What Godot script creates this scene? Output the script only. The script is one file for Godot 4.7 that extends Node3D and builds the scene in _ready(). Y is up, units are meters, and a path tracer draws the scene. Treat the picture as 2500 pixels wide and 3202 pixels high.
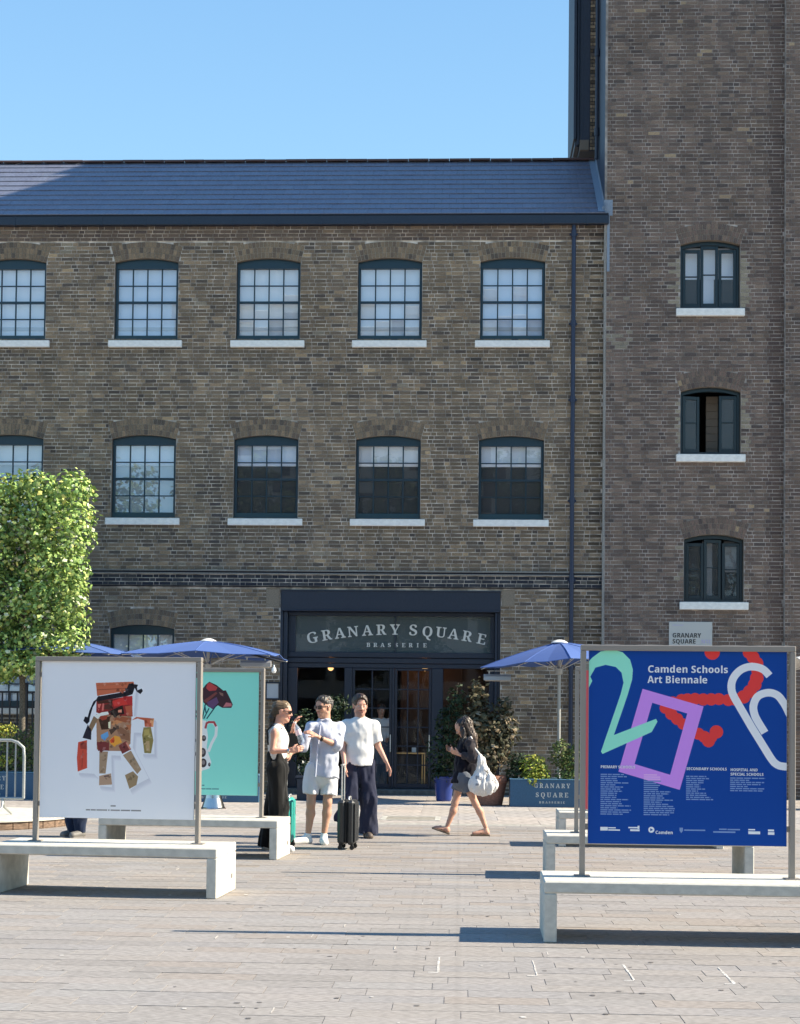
extends Node3D
# A brick warehouse with a brasserie on a sunny paved square: axes are the facade's (x along it, z out into the square).

var rng := RandomNumberGenerator.new()
var fold_noise := FastNoiseLite.new()
var tone_noise := FastNoiseLite.new()
var M := {}

const EL := 35.5
const AZ := 1.8

# ------------------------------------------------------------------ geometry collector
class Geo:
	var v := PackedVector3Array()
	var n := PackedVector3Array()
	var c := PackedColorArray()
	var t := PackedVector2Array()
	var col := Color(1, 1, 1)

	func tri(a: Vector3, b: Vector3, d: Vector3, na: Vector3, nb: Vector3, nd: Vector3) -> void:
		if (b - a).cross(d - a).dot(na + nb + nd) > 0.0:
			v.append(a); v.append(d); v.append(b)
			n.append(na); n.append(nd); n.append(nb)
		else:
			v.append(a); v.append(b); v.append(d)
			n.append(na); n.append(nb); n.append(nd)
		for i in 3:
			c.append(col); t.append(Vector2.ZERO)

	func quad(a: Vector3, b: Vector3, d: Vector3, e: Vector3, nn: Vector3) -> void:
		tri(a, b, d, nn, nn, nn)
		tri(a, d, e, nn, nn, nn)

	func quad_uv(a: Vector3, b: Vector3, d: Vector3, e: Vector3, nn: Vector3) -> void:
		# a top left, b top right, d bottom right, e bottom left, seen from the front
		v.append_array([a, b, d, a, d, e])
		for i in 6:
			n.append(nn); c.append(col)
		t.append_array([Vector2(0, 0), Vector2(1, 0), Vector2(1, 1), Vector2(0, 0), Vector2(1, 1), Vector2(0, 1)])

	func box(lo: Vector3, hi: Vector3, xf := Transform3D.IDENTITY) -> void:
		bevel(lo, hi, 0.0, xf)

	# a box with chamfered edges
	func bevel(lo: Vector3, hi: Vector3, b: float, xf := Transform3D.IDENTITY) -> void:
		var m := (lo + hi) * 0.5
		var h := (hi - lo) * 0.5
		for ax in 3:
			var u := (ax + 1) % 3
			var w := (ax + 2) % 3
			for s: float in [-1.0, 1.0]:
				var q: Array[Vector3] = []
				for k: Array in [[-1.0, -1.0], [1.0, -1.0], [1.0, 1.0], [-1.0, 1.0]]:
					var p := m
					p[ax] += s * h[ax]
					p[u] += k[0] * (h[u] - b)
					p[w] += k[1] * (h[w] - b)
					q.append(xf * p)
				var nn := Vector3.ZERO
				nn[ax] = s
				quad(q[0], q[1], q[2], q[3], xf.basis * nn)
		if b <= 0.0:
			return
		for ax in 3:
			var u := (ax + 1) % 3
			var w := (ax + 2) % 3
			for su: float in [-1.0, 1.0]:
				for sw: float in [-1.0, 1.0]:
					var q: Array[Vector3] = []
					for k: Array in [[-1.0, 0.0], [1.0, 0.0], [1.0, 1.0], [-1.0, 1.0]]:
						var p := m
						p[ax] += k[0] * (h[ax] - b)
						p[u] += su * (h[u] - (b if k[1] > 0.5 else 0.0))
						p[w] += sw * (h[w] - (0.0 if k[1] > 0.5 else b))
						q.append(xf * p)
					var nn := Vector3.ZERO
					nn[u] = su
					nn[w] = sw
					quad(q[0], q[1], q[2], q[3], (xf.basis * nn).normalized())
		for sx: float in [-1.0, 1.0]:
			for sy: float in [-1.0, 1.0]:
				for sz: float in [-1.0, 1.0]:
					var s := Vector3(sx, sy, sz)
					var o := m + s * (h - Vector3(b, b, b))
					var nn := (xf.basis * s).normalized()
					tri(xf * (o + Vector3(sx * b, 0, 0)), xf * (o + Vector3(0, sy * b, 0)), xf * (o + Vector3(0, 0, sz * b)), nn, nn, nn)

	# a tube along points, one radius each
	func tube(p: Array, r: Array, sides := 8, caps := true) -> void:
		var rings := []
		var dirs := []
		var ref := Vector3.UP
		for i in p.size():
			var d: Vector3 = (p[mini(i + 1, p.size() - 1)] - p[maxi(i - 1, 0)]).normalized()
			if i == 0:
				ref = Vector3.RIGHT if absf(d.dot(Vector3.UP)) > 0.9 else Vector3.UP
			var x := (ref - d * ref.dot(d)).normalized()
			ref = x
			var y := d.cross(x)
			var ring := PackedVector3Array()
			for k in sides + 1:
				var a := TAU * (k % sides) / sides
				ring.append(x * cos(a) + y * sin(a))
			rings.append(ring)
			dirs.append(d)
		for i in p.size() - 1:
			for k in sides:
				var n0: Vector3 = rings[i][k]
				var n1: Vector3 = rings[i][k + 1]
				var n2: Vector3 = rings[i + 1][k + 1]
				var n3: Vector3 = rings[i + 1][k]
				var a: Vector3 = p[i] + n0 * r[i]
				var b: Vector3 = p[i] + n1 * r[i]
				var d: Vector3 = p[i + 1] + n2 * r[i + 1]
				var e: Vector3 = p[i + 1] + n3 * r[i + 1]
				tri(a, b, d, n0, n1, n2)
				tri(a, d, e, n0, n2, n3)
		if caps:
			for i: int in [0, p.size() - 1]:
				var nn: Vector3 = -dirs[i] if i == 0 else dirs[i]
				for k in sides:
					tri(p[i], p[i] + rings[i][k] * r[i], p[i] + rings[i][k + 1] * r[i], nn, nn, nn)

	# a turned shape: profile of (radius, height) from bottom to top
	func lathe(prof: Array, sides := 20, at := Vector3.ZERO) -> void:
		for i in prof.size() - 1:
			var p: Vector2 = prof[i]
			var q: Vector2 = prof[i + 1]
			var e := (q - p).normalized()
			for k in sides:
				var a0 := TAU * k / sides
				var a1 := TAU * (k + 1) / sides
				var d0 := Vector3(cos(a0), 0, sin(a0))
				var d1 := Vector3(cos(a1), 0, sin(a1))
				var n0 := d0 * e.y + Vector3(0, -e.x, 0)
				var n1 := d1 * e.y + Vector3(0, -e.x, 0)
				var A := at + d0 * p.x + Vector3(0, p.y, 0)
				var B := at + d1 * p.x + Vector3(0, p.y, 0)
				var C := at + d1 * q.x + Vector3(0, q.y, 0)
				var D := at + d0 * q.x + Vector3(0, q.y, 0)
				if p.x > 1e-5:
					tri(A, B, C, n0, n1, n1)
				if q.x > 1e-5:
					tri(A, C, D, n0, n1, n0)

	# an outline in the x-y plane with thickness along z
	func prism(poly: PackedVector2Array, z0: float, z1: float, xf := Transform3D.IDENTITY) -> void:
		var ids := Geometry2D.triangulate_polygon(poly)
		for k in range(0, ids.size(), 3):
			for z: Array in [[z0, -1.0], [z1, 1.0]]:
				var nn := xf.basis * Vector3(0, 0, z[1])
				var q := []
				for j in 3:
					var p := poly[ids[k + j]]
					q.append(xf * Vector3(p.x, p.y, z[0]))
				tri(q[0], q[1], q[2], nn, nn, nn)
		var cw := Geometry2D.is_polygon_clockwise(poly)
		for i in poly.size():
			var p := poly[i]
			var q := poly[(i + 1) % poly.size()]
			var e := (q - p).normalized()
			var nn := Vector3(e.y, -e.x, 0)
			if cw:
				nn = -nn
			quad(xf * Vector3(p.x, p.y, z0), xf * Vector3(q.x, q.y, z0), xf * Vector3(q.x, q.y, z1), xf * Vector3(p.x, p.y, z1), xf.basis * nn)

	# front and four sides of one brick standing on a wall that faces +z
	func brick(x0: float, x1: float, y0: float, y1: float, z0: float, z1: float) -> void:
		var A := Vector3(x0, y0, z1)
		var B := Vector3(x1, y0, z1)
		var C := Vector3(x1, y1, z1)
		var D := Vector3(x0, y1, z1)
		var a := Vector3(x0, y0, z0)
		var b := Vector3(x1, y0, z0)
		var d := Vector3(x1, y1, z0)
		var e := Vector3(x0, y1, z0)
		v.append_array([A, C, B, A, D, C, a, B, b, a, A, B, D, d, C, D, e, d, a, e, D, a, D, A, b, C, d, b, B, C])
		for nn: Vector3 in [Vector3.BACK, Vector3.DOWN, Vector3.UP, Vector3.LEFT, Vector3.RIGHT]:
			for i in 6:
				n.append(nn)
		for i in 30:
			c.append(col)
			t.append(Vector2.ZERO)

	# top and four sides of one flat paving stone
	func stone(x0: float, x1: float, z0: float, z1: float, y0: float, y1: float) -> void:
		var A := Vector3(x0, y1, z1)
		var B := Vector3(x1, y1, z1)
		var C := Vector3(x1, y1, z0)
		var D := Vector3(x0, y1, z0)
		quad(A, B, C, D, Vector3.UP)
		var dn := Vector3(0, y0 - y1, 0)
		quad(A, B, B + dn, A + dn, Vector3.BACK)
		quad(C, D, D + dn, C + dn, Vector3.FORWARD)
		quad(B, C, C + dn, B + dn, Vector3.RIGHT)
		quad(D, A, A + dn, D + dn, Vector3.LEFT)

	func mesh() -> ArrayMesh:
		var am := ArrayMesh.new()
		var arr := []
		arr.resize(Mesh.ARRAY_MAX)
		arr[Mesh.ARRAY_VERTEX] = v
		arr[Mesh.ARRAY_NORMAL] = n
		arr[Mesh.ARRAY_COLOR] = c
		arr[Mesh.ARRAY_TEX_UV] = t
		am.add_surface_from_arrays(Mesh.PRIMITIVE_TRIANGLES, arr)
		return am

# ------------------------------------------------------------------ nodes
func inst(called: String, mesh: Mesh, mat: Material, parent: Node = self, at := Transform3D.IDENTITY) -> MeshInstance3D:
	var o := MeshInstance3D.new()
	o.name = called
	o.mesh = mesh
	o.material_override = mat
	o.transform = at
	parent.add_child(o, true)
	return o

func obj(called: String, g: Geo, mat: Material, parent: Node = self) -> MeshInstance3D:
	return inst(called, g.mesh(), mat, parent)

func thing(called: String, label: String, category: String, at := Vector3.ZERO, turn := 0.0, group := "") -> Node3D:
	var o := Node3D.new()
	o.name = called
	add_child(o, true)
	o.position = at
	o.rotation_degrees.y = turn
	tag(o, label, category, group)
	return o

func tag(o: Node, label: String, category := "", group := "") -> void:
	if label:
		o.set_meta("label", label)
	if category:
		o.set_meta("category", category)
	if group:
		o.set_meta("group", group)

func kind(o: Node, k: String) -> Node:
	o.set_meta("kind", k)
	return o

func dup(root: Node3D, at: Vector3, turn: float, label: String) -> Node3D:
	var r: Node3D = root.duplicate()
	r.name = root.name
	add_child(r, true)
	r.position = at
	r.rotation_degrees.y = turn
	r.set_meta("label", label)
	return r

func lettering(called: String, s: String, parent: Node, at: Vector3, cap: float, mat: Material, serif := false, bold := true, spin := 0.0, align := HORIZONTAL_ALIGNMENT_CENTER, depth := 0.004) -> MeshInstance3D:
	var f := SystemFont.new()
	f.font_names = PackedStringArray(["Droid Serif" if serif else "Droid Sans"])
	f.font_weight = 700 if bold else 400
	var tm := TextMesh.new()
	tm.text = s
	tm.font = f
	tm.font_size = 48
	tm.pixel_size = cap / (0.714 * 48.0)
	tm.depth = depth
	tm.horizontal_alignment = align
	tm.vertical_alignment = VERTICAL_ALIGNMENT_CENTER
	var xf := Transform3D(Basis(Vector3(0, 0, 1), spin), at)
	return inst(called, tm, mat, parent, xf)

# ------------------------------------------------------------------ materials
func lin(r: float, g: float, b: float) -> Color:
	return Color(r, g, b).linear_to_srgb()

func noise_tex(freq: float, lo: float, hi: float, size := 512, octaves := 5, normal := false, sd := 1, cell := false) -> NoiseTexture2D:
	var n := FastNoiseLite.new()
	n.seed = sd
	n.frequency = freq
	n.noise_type = FastNoiseLite.TYPE_CELLULAR if cell else FastNoiseLite.TYPE_SIMPLEX_SMOOTH
	n.fractal_octaves = octaves
	var t := NoiseTexture2D.new()
	t.noise = n
	t.width = size
	t.height = size
	t.seamless = true
	if normal:
		t.as_normal_map = true
		t.bump_strength = hi
	else:
		var g := Gradient.new()
		g.offsets = PackedFloat32Array([0.15, 0.85])
		g.colors = PackedColorArray([Color(lo, lo, lo), Color(hi, hi, hi)])
		t.color_ramp = g
	return t

func mat(color: Color, rough := 0.7, metal := 0.0, spec := 0.5) -> StandardMaterial3D:
	var m := StandardMaterial3D.new()
	m.albedo_color = color
	m.roughness = rough
	m.metallic = metal
	m.metallic_specular = spec
	return m

func vmat(rough := 0.8, tex: Texture2D = null, scale := Vector3.ONE, spec := 0.5) -> StandardMaterial3D:
	var m := mat(Color.WHITE, rough, 0.0, spec)
	m.vertex_color_use_as_albedo = true
	if tex:
		m.albedo_texture = tex
		m.uv1_triplanar = true
		m.uv1_world_triplanar = true
		m.uv1_scale = scale
	return m

func textured(color: Color, rough: float, tex: Texture2D, scale: Vector3, bump: Texture2D = null, height := 0.3) -> StandardMaterial3D:
	var m := mat(color, rough)
	m.albedo_texture = tex
	m.uv1_triplanar = true
	m.uv1_world_triplanar = true
	m.uv1_scale = scale
	if bump:
		m.heightmap_enabled = true
		m.heightmap_texture = bump
		m.heightmap_scale = height
	return m

func make_materials() -> void:
	var fine := noise_tex(0.03, 0.90, 1.0, 512, 5, false, 3)
	var rough_tone := noise_tex(0.03, 0.74, 1.0, 512, 5, false, 4)
	var blotch := noise_tex(0.008, 0.62, 1.0, 512, 4, false, 7)
	var bumpy := noise_tex(0.06, 0.0, 1.0, 512, 4, false, 9)
	M.fine = fine
	M.brick = vmat(0.9, rough_tone, Vector3(2.1, 5.0, 2.1), 0.3)
	M.brick.heightmap_enabled = true
	M.brick.heightmap_texture = bumpy
	M.brick.heightmap_scale = 0.5
	M.mortar_wing = textured(lin(0.70, 0.63, 0.545), 0.95, blotch, Vector3(0.7, 0.7, 0.7))
	M.mortar_tower = textured(lin(0.52, 0.465, 0.42), 0.95, blotch, Vector3(0.6, 0.6, 0.6))
	M.reveal = textured(lin(0.20, 0.165, 0.13), 0.95, fine, Vector3(3, 3, 3))
	M.stone_white = textured(lin(0.88, 0.87, 0.82), 0.75, noise_tex(0.012, 0.94, 1.0, 512, 5, false, 12), Vector3(1.3, 2.0, 1.3))
	M.concrete = textured(lin(0.64, 0.61, 0.53), 0.8, noise_tex(0.012, 0.90, 1.0, 512, 6, false, 5), Vector3(1.2, 1.2, 1.2), bumpy, 0.04)
	M.concrete_worn = textured(lin(0.60, 0.58, 0.51), 0.8, noise_tex(0.02, 0.92, 1.0, 512, 6, false, 6), Vector3(1.0, 1.6, 1.0), bumpy, 0.05)
	M.paving = vmat(0.85, noise_tex(0.03, 0.70, 1.0, 1024, 6, false, 15), Vector3(0.45, 1.0, 4.5), 0.3)
	M.paving.heightmap_enabled = true
	M.paving.heightmap_texture = noise_tex(0.05, 0.0, 1.0, 512, 4, false, 25)
	M.paving.heightmap_scale = 0.12
	M.paving_pale = vmat(0.85, noise_tex(0.015, 0.78, 1.0, 512, 5, false, 16), Vector3(0.8, 1.0, 1.4), 0.3)
	M.bed = textured(lin(0.46, 0.42, 0.37), 0.95, fine, Vector3(1.5, 1.5, 1.5))
	M.slate = vmat(0.42, noise_tex(0.02, 0.75, 1.0, 512, 4, false, 18), Vector3(1.2, 3.0, 3.0), 0.6)
	M.navy = textured(lin(0.016, 0.026, 0.048), 0.38, fine, Vector3(1, 1, 1))
	M.navy_pipe = mat(lin(0.020, 0.030, 0.065), 0.4)
	M.frame_teal = mat(lin(0.012, 0.036, 0.055), 0.35)
	M.frame_lower = mat(lin(0.014, 0.050, 0.066), 0.35)
	M.frame_green = mat(lin(0.008, 0.020, 0.027), 0.35)
	M.lead = textured(lin(0.26, 0.31, 0.38), 0.55, fine, Vector3(2, 2, 2))
	M.lead_dark = textured(lin(0.032, 0.040, 0.062), 0.55, fine, Vector3(1.5, 0.5, 1.5))
	M.terracotta_dark = textured(lin(0.10, 0.055, 0.05), 0.85, fine, Vector3(2, 2, 2))
	var g := mat(Color(1, 1, 1, 0.05), 0.0)
	g.transparency = BaseMaterial3D.TRANSPARENCY_ALPHA
	M.glass = g
	var white := Image.create(4, 4, false, Image.FORMAT_RGB8)
	white.fill(Color.WHITE)
	var gc := mat(Color(0.92, 0.96, 1.0, 0.19), 0.0, 1.0)
	gc.transparency = BaseMaterial3D.TRANSPARENCY_ALPHA
	gc.albedo_texture = ImageTexture.create_from_image(white)
	M.glass_coated = gc
	M.glass_door = gc.duplicate()
	M.glass_door.albedo_color.a = 0.02
	M.fascia_green = mat(lin(0.008, 0.030, 0.034), 0.6)
	M.curtain = mat(lin(0.17, 0.18, 0.19), 0.9)
	M.blind_0 = mat(lin(0.80, 0.86, 0.93), 0.9)
	M.blind_1 = mat(lin(0.70, 0.79, 0.92), 0.9)
	M.blind_2 = mat(lin(0.84, 0.86, 0.88), 0.9)
	M.blind = mat(lin(0.76, 0.84, 0.94), 0.9)
	M.blind_grey = mat(lin(0.50, 0.54, 0.58), 0.9)
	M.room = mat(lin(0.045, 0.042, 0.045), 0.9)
	M.room_floor = textured(lin(0.09, 0.06, 0.04), 0.6, fine, Vector3(0.6, 1, 3))
	M.steel = mat(lin(0.30, 0.27, 0.24), 0.5, 0.35)
	M.chrome = mat(lin(0.60, 0.59, 0.56), 0.22, 1.0)
	M.galv = textured(lin(0.42, 0.44, 0.43), 0.45, fine, Vector3(2, 2, 2))
	M.galv.metallic = 0.35
	M.aluminium = mat(lin(0.62, 0.62, 0.60), 0.35, 0.6)
	M.heater = mat(lin(0.42, 0.43, 0.45), 0.4, 0.4)
	M.pole = mat(lin(0.42, 0.42, 0.40), 0.45, 0.3)
	M.canvas = textured(lin(0.068, 0.140, 0.40), 0.85, fine, Vector3(4, 4, 4))
	M.canvas.rim_enabled = true
	M.canvas.rim = 0.08
	M.canvas.backlight_enabled = true
	M.canvas.backlight = Color(0.04, 0.05, 0.14)
	M.canvas_white = textured(lin(0.74, 0.73, 0.70), 0.85, fine, Vector3(4, 4, 4))
	M.plastic_white = mat(lin(0.82, 0.82, 0.80), 0.4)
	M.print_white = mat(lin(0.80, 0.80, 0.80), 0.5)
	M.board_back = mat(lin(0.45, 0.45, 0.44), 0.5)
	M.coral = mat(lin(0.68, 0.10, 0.12), 0.5)
	M.planter_blue = textured(lin(0.030, 0.105, 0.20), 0.5, fine, Vector3(2, 2, 2))
	M.planter_rim = mat(lin(0.12, 0.25, 0.36), 0.5)
	M.letter_pale = mat(lin(0.55, 0.56, 0.52), 0.5)
	M.letter_sign = mat(lin(0.66, 0.66, 0.62), 0.5)
	M.letter_white = mat(lin(0.80, 0.82, 0.86), 0.5)
	M.letter_black = mat(lin(0.03, 0.03, 0.03), 0.6)
	M.letter_lilac = mat(lin(0.45, 0.42, 0.60), 0.6)
	M.terracotta = textured(lin(0.36, 0.17, 0.115), 0.9, noise_tex(0.02, 0.75, 1.0, 512, 5, false, 41), Vector3(1.5, 2.5, 1.5))
	M.pot_blue = mat(lin(0.02, 0.045, 0.22), 0.3)
	M.soil = textured(lin(0.04, 0.03, 0.022), 1.0, fine, Vector3(5, 5, 5))
	M.bark = textured(lin(0.27, 0.235, 0.185), 0.95, noise_tex(0.03, 0.5, 1.0, 512, 5, false, 44), Vector3(4, 1.2, 4), bumpy, 1.0)
	M.wood_dark = textured(lin(0.030, 0.024, 0.022), 0.55, fine, Vector3(1, 6, 1))
	M.timber = textured(lin(0.33, 0.22, 0.15), 0.85, noise_tex(0.02, 0.5, 1.0, 512, 6, false, 46), Vector3(1.0, 5.0, 1.0))
	M.brass = mat(lin(0.62, 0.45, 0.22), 0.3, 0.9)
	M.leaf = vmat(0.6, null, Vector3.ONE, 0.35)
	M.leaf.backlight_enabled = true
	M.leaf.backlight = Color(0.35, 0.35, 0.35)
	M.leaf.vertex_color_use_as_albedo = true
	M.skin = vmat(0.55, null, Vector3.ONE, 0.4)
	M.skin.subsurf_scatter_enabled = true
	M.skin.subsurf_scatter_strength = 0.12
	M.cloth = vmat(0.92, noise_tex(0.2, 0.86, 1.0, 256, 3, false, 51), Vector3(6, 6, 6), 0.25)
	M.cloth.rim_enabled = true
	M.cloth.rim = 0.25
	M.hair = vmat(0.45, noise_tex(0.08, 0.55, 1.0, 256, 4, false, 53), Vector3(14, 2.5, 14), 0.5)
	M.shoe = vmat(0.55, null, Vector3.ONE, 0.4)
	M.shades = mat(lin(0.012, 0.010, 0.010), 0.15)
	M.case_teal = mat(lin(0.04, 0.36, 0.31), 0.4)
	M.case_black = mat(lin(0.022, 0.024, 0.026), 0.38)
	M.rubber = mat(lin(0.02, 0.02, 0.02), 0.8)
	M.tote = vmat(0.9, fine, Vector3(4, 4, 4), 0.2)
	M.black_cloth = textured(lin(0.014, 0.014, 0.016), 0.75, fine, Vector3(5, 5, 5))
	var bt := mat(Color(0.85, 0.92, 1.0, 0.25), 0.08)
	bt.transparency = BaseMaterial3D.TRANSPARENCY_ALPHA
	M.bottle = bt
	var em := mat(lin(1.0, 0.62, 0.25), 0.5)
	em.emission_enabled = true
	em.emission = lin(1.0, 0.55, 0.2)
	em.emission_energy_multiplier = 0.9
	M.bulb = em
	M.bulb_off = mat(lin(0.75, 0.76, 0.74), 0.25)

# ------------------------------------------------------------------ the scene
func _ready() -> void:
	rng.seed = 20240607
	fold_noise.seed = 4
	fold_noise.frequency = 1.0
	fold_noise.fractal_octaves = 2
	tone_noise.seed = 11
	tone_noise.frequency = 0.35
	tone_noise.fractal_octaves = 3
	# camera: eye height, a touch of yaw, pitch and roll, and a lens shifted upwards
	var cam := Camera3D.new()
	cam.name = "camera"
	cam.projection = Camera3D.PROJECTION_FRUSTUM
	cam.near = 0.1
	cam.far = 400.0
	cam.size = 0.1 * 2.0 * 1601.0 / 4630.0
	cam.frustum_offset = Vector2(0, 0.1 * 504.3 / 4630.0)
	cam.position = Vector3(0, 1.5, 29.9)
	cam.rotation = Vector3(deg_to_rad(1.8), deg_to_rad(2.3), 0.0105)
	add_child(cam)
	cam.current = true
	# sky
	var sky_mat := ProceduralSkyMaterial.new()
	sky_mat.sky_top_color = lin(0.061, 0.164, 0.368)
	sky_mat.sky_horizon_color = lin(0.357, 0.575, 0.655)
	sky_mat.sky_curve = 0.25
	sky_mat.ground_horizon_color = lin(0.34, 0.34, 0.33)
	sky_mat.ground_bottom_color = lin(0.26, 0.25, 0.23)
	sky_mat.sun_angle_max = 20.0
	var env := Environment.new()
	env.background_mode = Environment.BG_SKY
	env.sky = Sky.new()
	env.sky.sky_material = sky_mat
	env.tonemap_mode = Environment.TONE_MAPPER_LINEAR
	env.tonemap_exposure = 2.2
	env.sdfgi_enabled = true
	env.ssao_enabled = true
	env.ssil_enabled = true
	var we := WorldEnvironment.new()
	we.name = "world_environment"
	we.environment = env
	add_child(we)
	# sun: from the right along the facade, hardly behind its plane
	var to_sun := Vector3(cos(deg_to_rad(EL)) * cos(deg_to_rad(AZ)), sin(deg_to_rad(EL)), -cos(deg_to_rad(EL)) * sin(deg_to_rad(AZ)))
	var sun := DirectionalLight3D.new()
	sun.name = "sun"
	sun.light_energy = 1.6
	sun.light_color = Color(1.0, 0.95, 0.86)
	sun.light_angular_distance = 0.5
	sun.shadow_enabled = true
	sun.basis = Basis.looking_at(-to_sun)
	add_child(sun)

	make_materials()
	build_ground()
	build_wing()
	build_tower()
	build_shopfront()
	build_displays()
	build_terrace()
	build_plants()
	build_left_side()
	build_far_trees()
	build_far_block()
	build_people()
	build_luggage()

# ------------------------------------------------------------------ the ground
func stone_tone(pale: bool) -> Color:
	var b := rng.randf_range(0.375, 0.435) if not pale else rng.randf_range(0.42, 0.50)
	var w := rng.randf_range(-0.010, 0.018)
	if rng.randf() < 0.1:
		w += 0.02
	return Color(b * 1.03 + w, b * 0.955, b * 0.895 - w)

func build_ground() -> void:
	var g := Geo.new()
	g.quad(Vector3(-150, -0.005, -150), Vector3(150, -0.005, -150), Vector3(150, -0.005, 150), Vector3(-150, -0.005, 150), Vector3.UP)
	kind(obj("ground", g, M.bed), "structure")
	# planks of granite in running bond, the nearest three hundred one by one
	var paving := Node3D.new()
	paving.name = "pavement"
	add_child(paving)
	kind(paving, "structure")
	var rest := Geo.new()
	var tones: Array[Color] = []
	for i in 12:
		tones.append(stone_tone(false))
	var shared := {}
	var single := 0
	var z := 27.0
	var row := 0
	while z > 8.62:
		var dz := 0.2
		var depth := 29.9 - z
		var half := maxf(depth, 4.0) * 0.30 + 5.0
		var mid := -depth * 0.04
		var x := mid - half - 0.56 + (0.28 if row % 2 else 0.0) + rng.randf_range(-0.04, 0.04)
		x = floorf(x / 0.56) * 0.56 + fmod(row * 0.217, 0.56) + rng.randf_range(0.0, 0.2)
		while x < mid + half:
			var len := 0.56
			var inside := absf(x + 0.28 - mid) < depth * 0.272 and z < 22.75
			if inside and single < 300:
				single += 1
				var k := rng.randi() % 12
				if not shared.has(k):
					var s := Geo.new()
					s.col = tones[k]
					s.stone(0.002, 0.558, 0.002, 0.198, -0.014, 0.0)
					shared[k] = s.mesh()
				inst("paving_stone", shared[k], M.paving, paving, Transform3D(Basis.IDENTITY, Vector3(x, rng.randf_range(-0.0015, 0.001), z - dz)))
			else:
				rest.col = stone_tone(false) * (1.0 + 0.13 * tone_noise.get_noise_2d(x * 0.9, z * 1.6))
				rest.stone(x + 0.002, x + len - 0.002, z - dz + 0.002, z - 0.002, -0.014, rng.randf_range(-0.0015, 0.001))
			x += len
		z -= dz
		row += 1
	kind(obj("paving_stones", rest, M.paving, paving), "stuff")
	# pale pointed joints that stand out in the foreground
	var jm := Geo.new()
	for q: Array in [[-0.11, 20.70], [0.475, 20.76], [1.03, 20.86], [1.60, 20.92]]:
		jm.col = Color(0.70, 0.665, 0.61)
		for k in 4:
			jm.stone(q[0] - 0.006 + rng.randf_range(-0.004, 0.004), q[0] + 0.006 + rng.randf_range(-0.004, 0.004), q[1] - 0.22 + k * 0.14, q[1] - 0.09 + k * 0.14, -0.01, 0.0022)
		jm.stone(q[0] - 0.06, q[0], q[1] + 0.335, q[1] + 0.352, -0.01, 0.0022)
	for i in 26:
		jm.col = Color(0.56, 0.525, 0.475)
		var jz := rng.randf_range(11.0, 22.5)
		var jx := rng.randf_range(-0.26, 0.24) * (29.9 - jz)
		jm.stone(jx - 0.003, jx + 0.003, jz - 0.08, jz + 0.06, -0.004, 0.002)
	kind(obj("pointed_joints", jm, M.paving_pale, paving), "stuff")
	# trodden gum and spots
	var gum := Geo.new()
	for i in 260:
		var gz := rng.randf_range(9.5, 22.8)
		var gx := rng.randf_range(-0.28, 0.26) * (29.9 - gz)
		var gr := rng.randf_range(0.007, 0.019)
		gum.col = Color(0.15, 0.14, 0.13) if rng.randf() < 0.7 else Color(0.6, 0.58, 0.54)
		for k in 7:
			gum.tri(Vector3(gx, 0.003, gz), Vector3(gx + cos(TAU * k / 7.0) * gr, 0.002, gz + sin(TAU * k / 7.0) * gr), Vector3(gx + cos(TAU * (k + 1) / 7.0) * gr, 0.002, gz + sin(TAU * (k + 1) / 7.0) * gr), Vector3.UP, Vector3.UP, Vector3.UP)
	kind(obj("gum_spots", gum, M.shoe, paving), "stuff")
	# pale drain line, then the big pale slabs in front of the building
	var line := Geo.new()
	var x2 := -18.0
	while x2 < 20.0:
		line.col = Color(0.47, 0.45, 0.40)
		line.stone(x2 + 0.003, x2 + 0.897, 8.3, 8.615, -0.014, 0.0)
		x2 += 0.9
	kind(obj("drain_line", line, M.paving_pale, paving), "stuff")
	var slabs := Geo.new()
	z = 8.29
	row = 0
	while z > -0.4:
		var x3 := -18.0 + (0.6 if row % 2 else 0.0)
		while x3 < 20.0:
			slabs.col = stone_tone(true)
			slabs.stone(x3 + 0.004, x3 + 1.196, z - 0.796, z - 0.004, -0.014, 0.0)
			x3 += 1.2
		z -= 0.8
		row += 1
	kind(obj("large_slabs", slabs, M.paving_pale, paving), "stuff")
	# an inspection cover frame set in the slabs
	var cover := thing("inspection_cover", "pale square inspection cover set in the slabs in front of the walking woman", "cover", Vector3(-0.72, 0.0, 7.3))
	var cf := Geo.new()
	cf.col = Color(0.58, 0.56, 0.50)
	for q: Array in [[-0.45, 0.45, -0.45, -0.37], [-0.45, 0.45, 0.37, 0.45], [-0.45, -0.37, -0.37, 0.37], [0.37, 0.45, -0.37, 0.37]]:
		cf.box(Vector3(q[0], 0.001, q[2]), Vector3(q[1], 0.006, q[3]))
	obj("frame", cf, M.paving_pale, cover)
	var lid := Geo.new()
	lid.col = Color(0.36, 0.33, 0.28)
	lid.box(Vector3(-0.365, 0.001, -0.365), Vector3(0.365, 0.004, 0.365))
	obj("lid", lid, M.paving_pale, cover)

# ------------------------------------------------------------------ brickwork
# an opening is [x0, x1, bottom, spring of the arch, rise, with a brick arch]
func arch_y(o: Array, x: float) -> float:
	if o[4] <= 0.0:
		return o[3]
	var h: float = (o[1] - o[0]) * 0.5
	var r: float = (h * h + o[4] * o[4]) / (2.0 * o[4])
	var cx: float = (o[0] + o[1]) * 0.5
	return o[3] + o[4] - r + sqrt(maxf(r * r - (x - cx) * (x - cx), 0.0))

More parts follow.
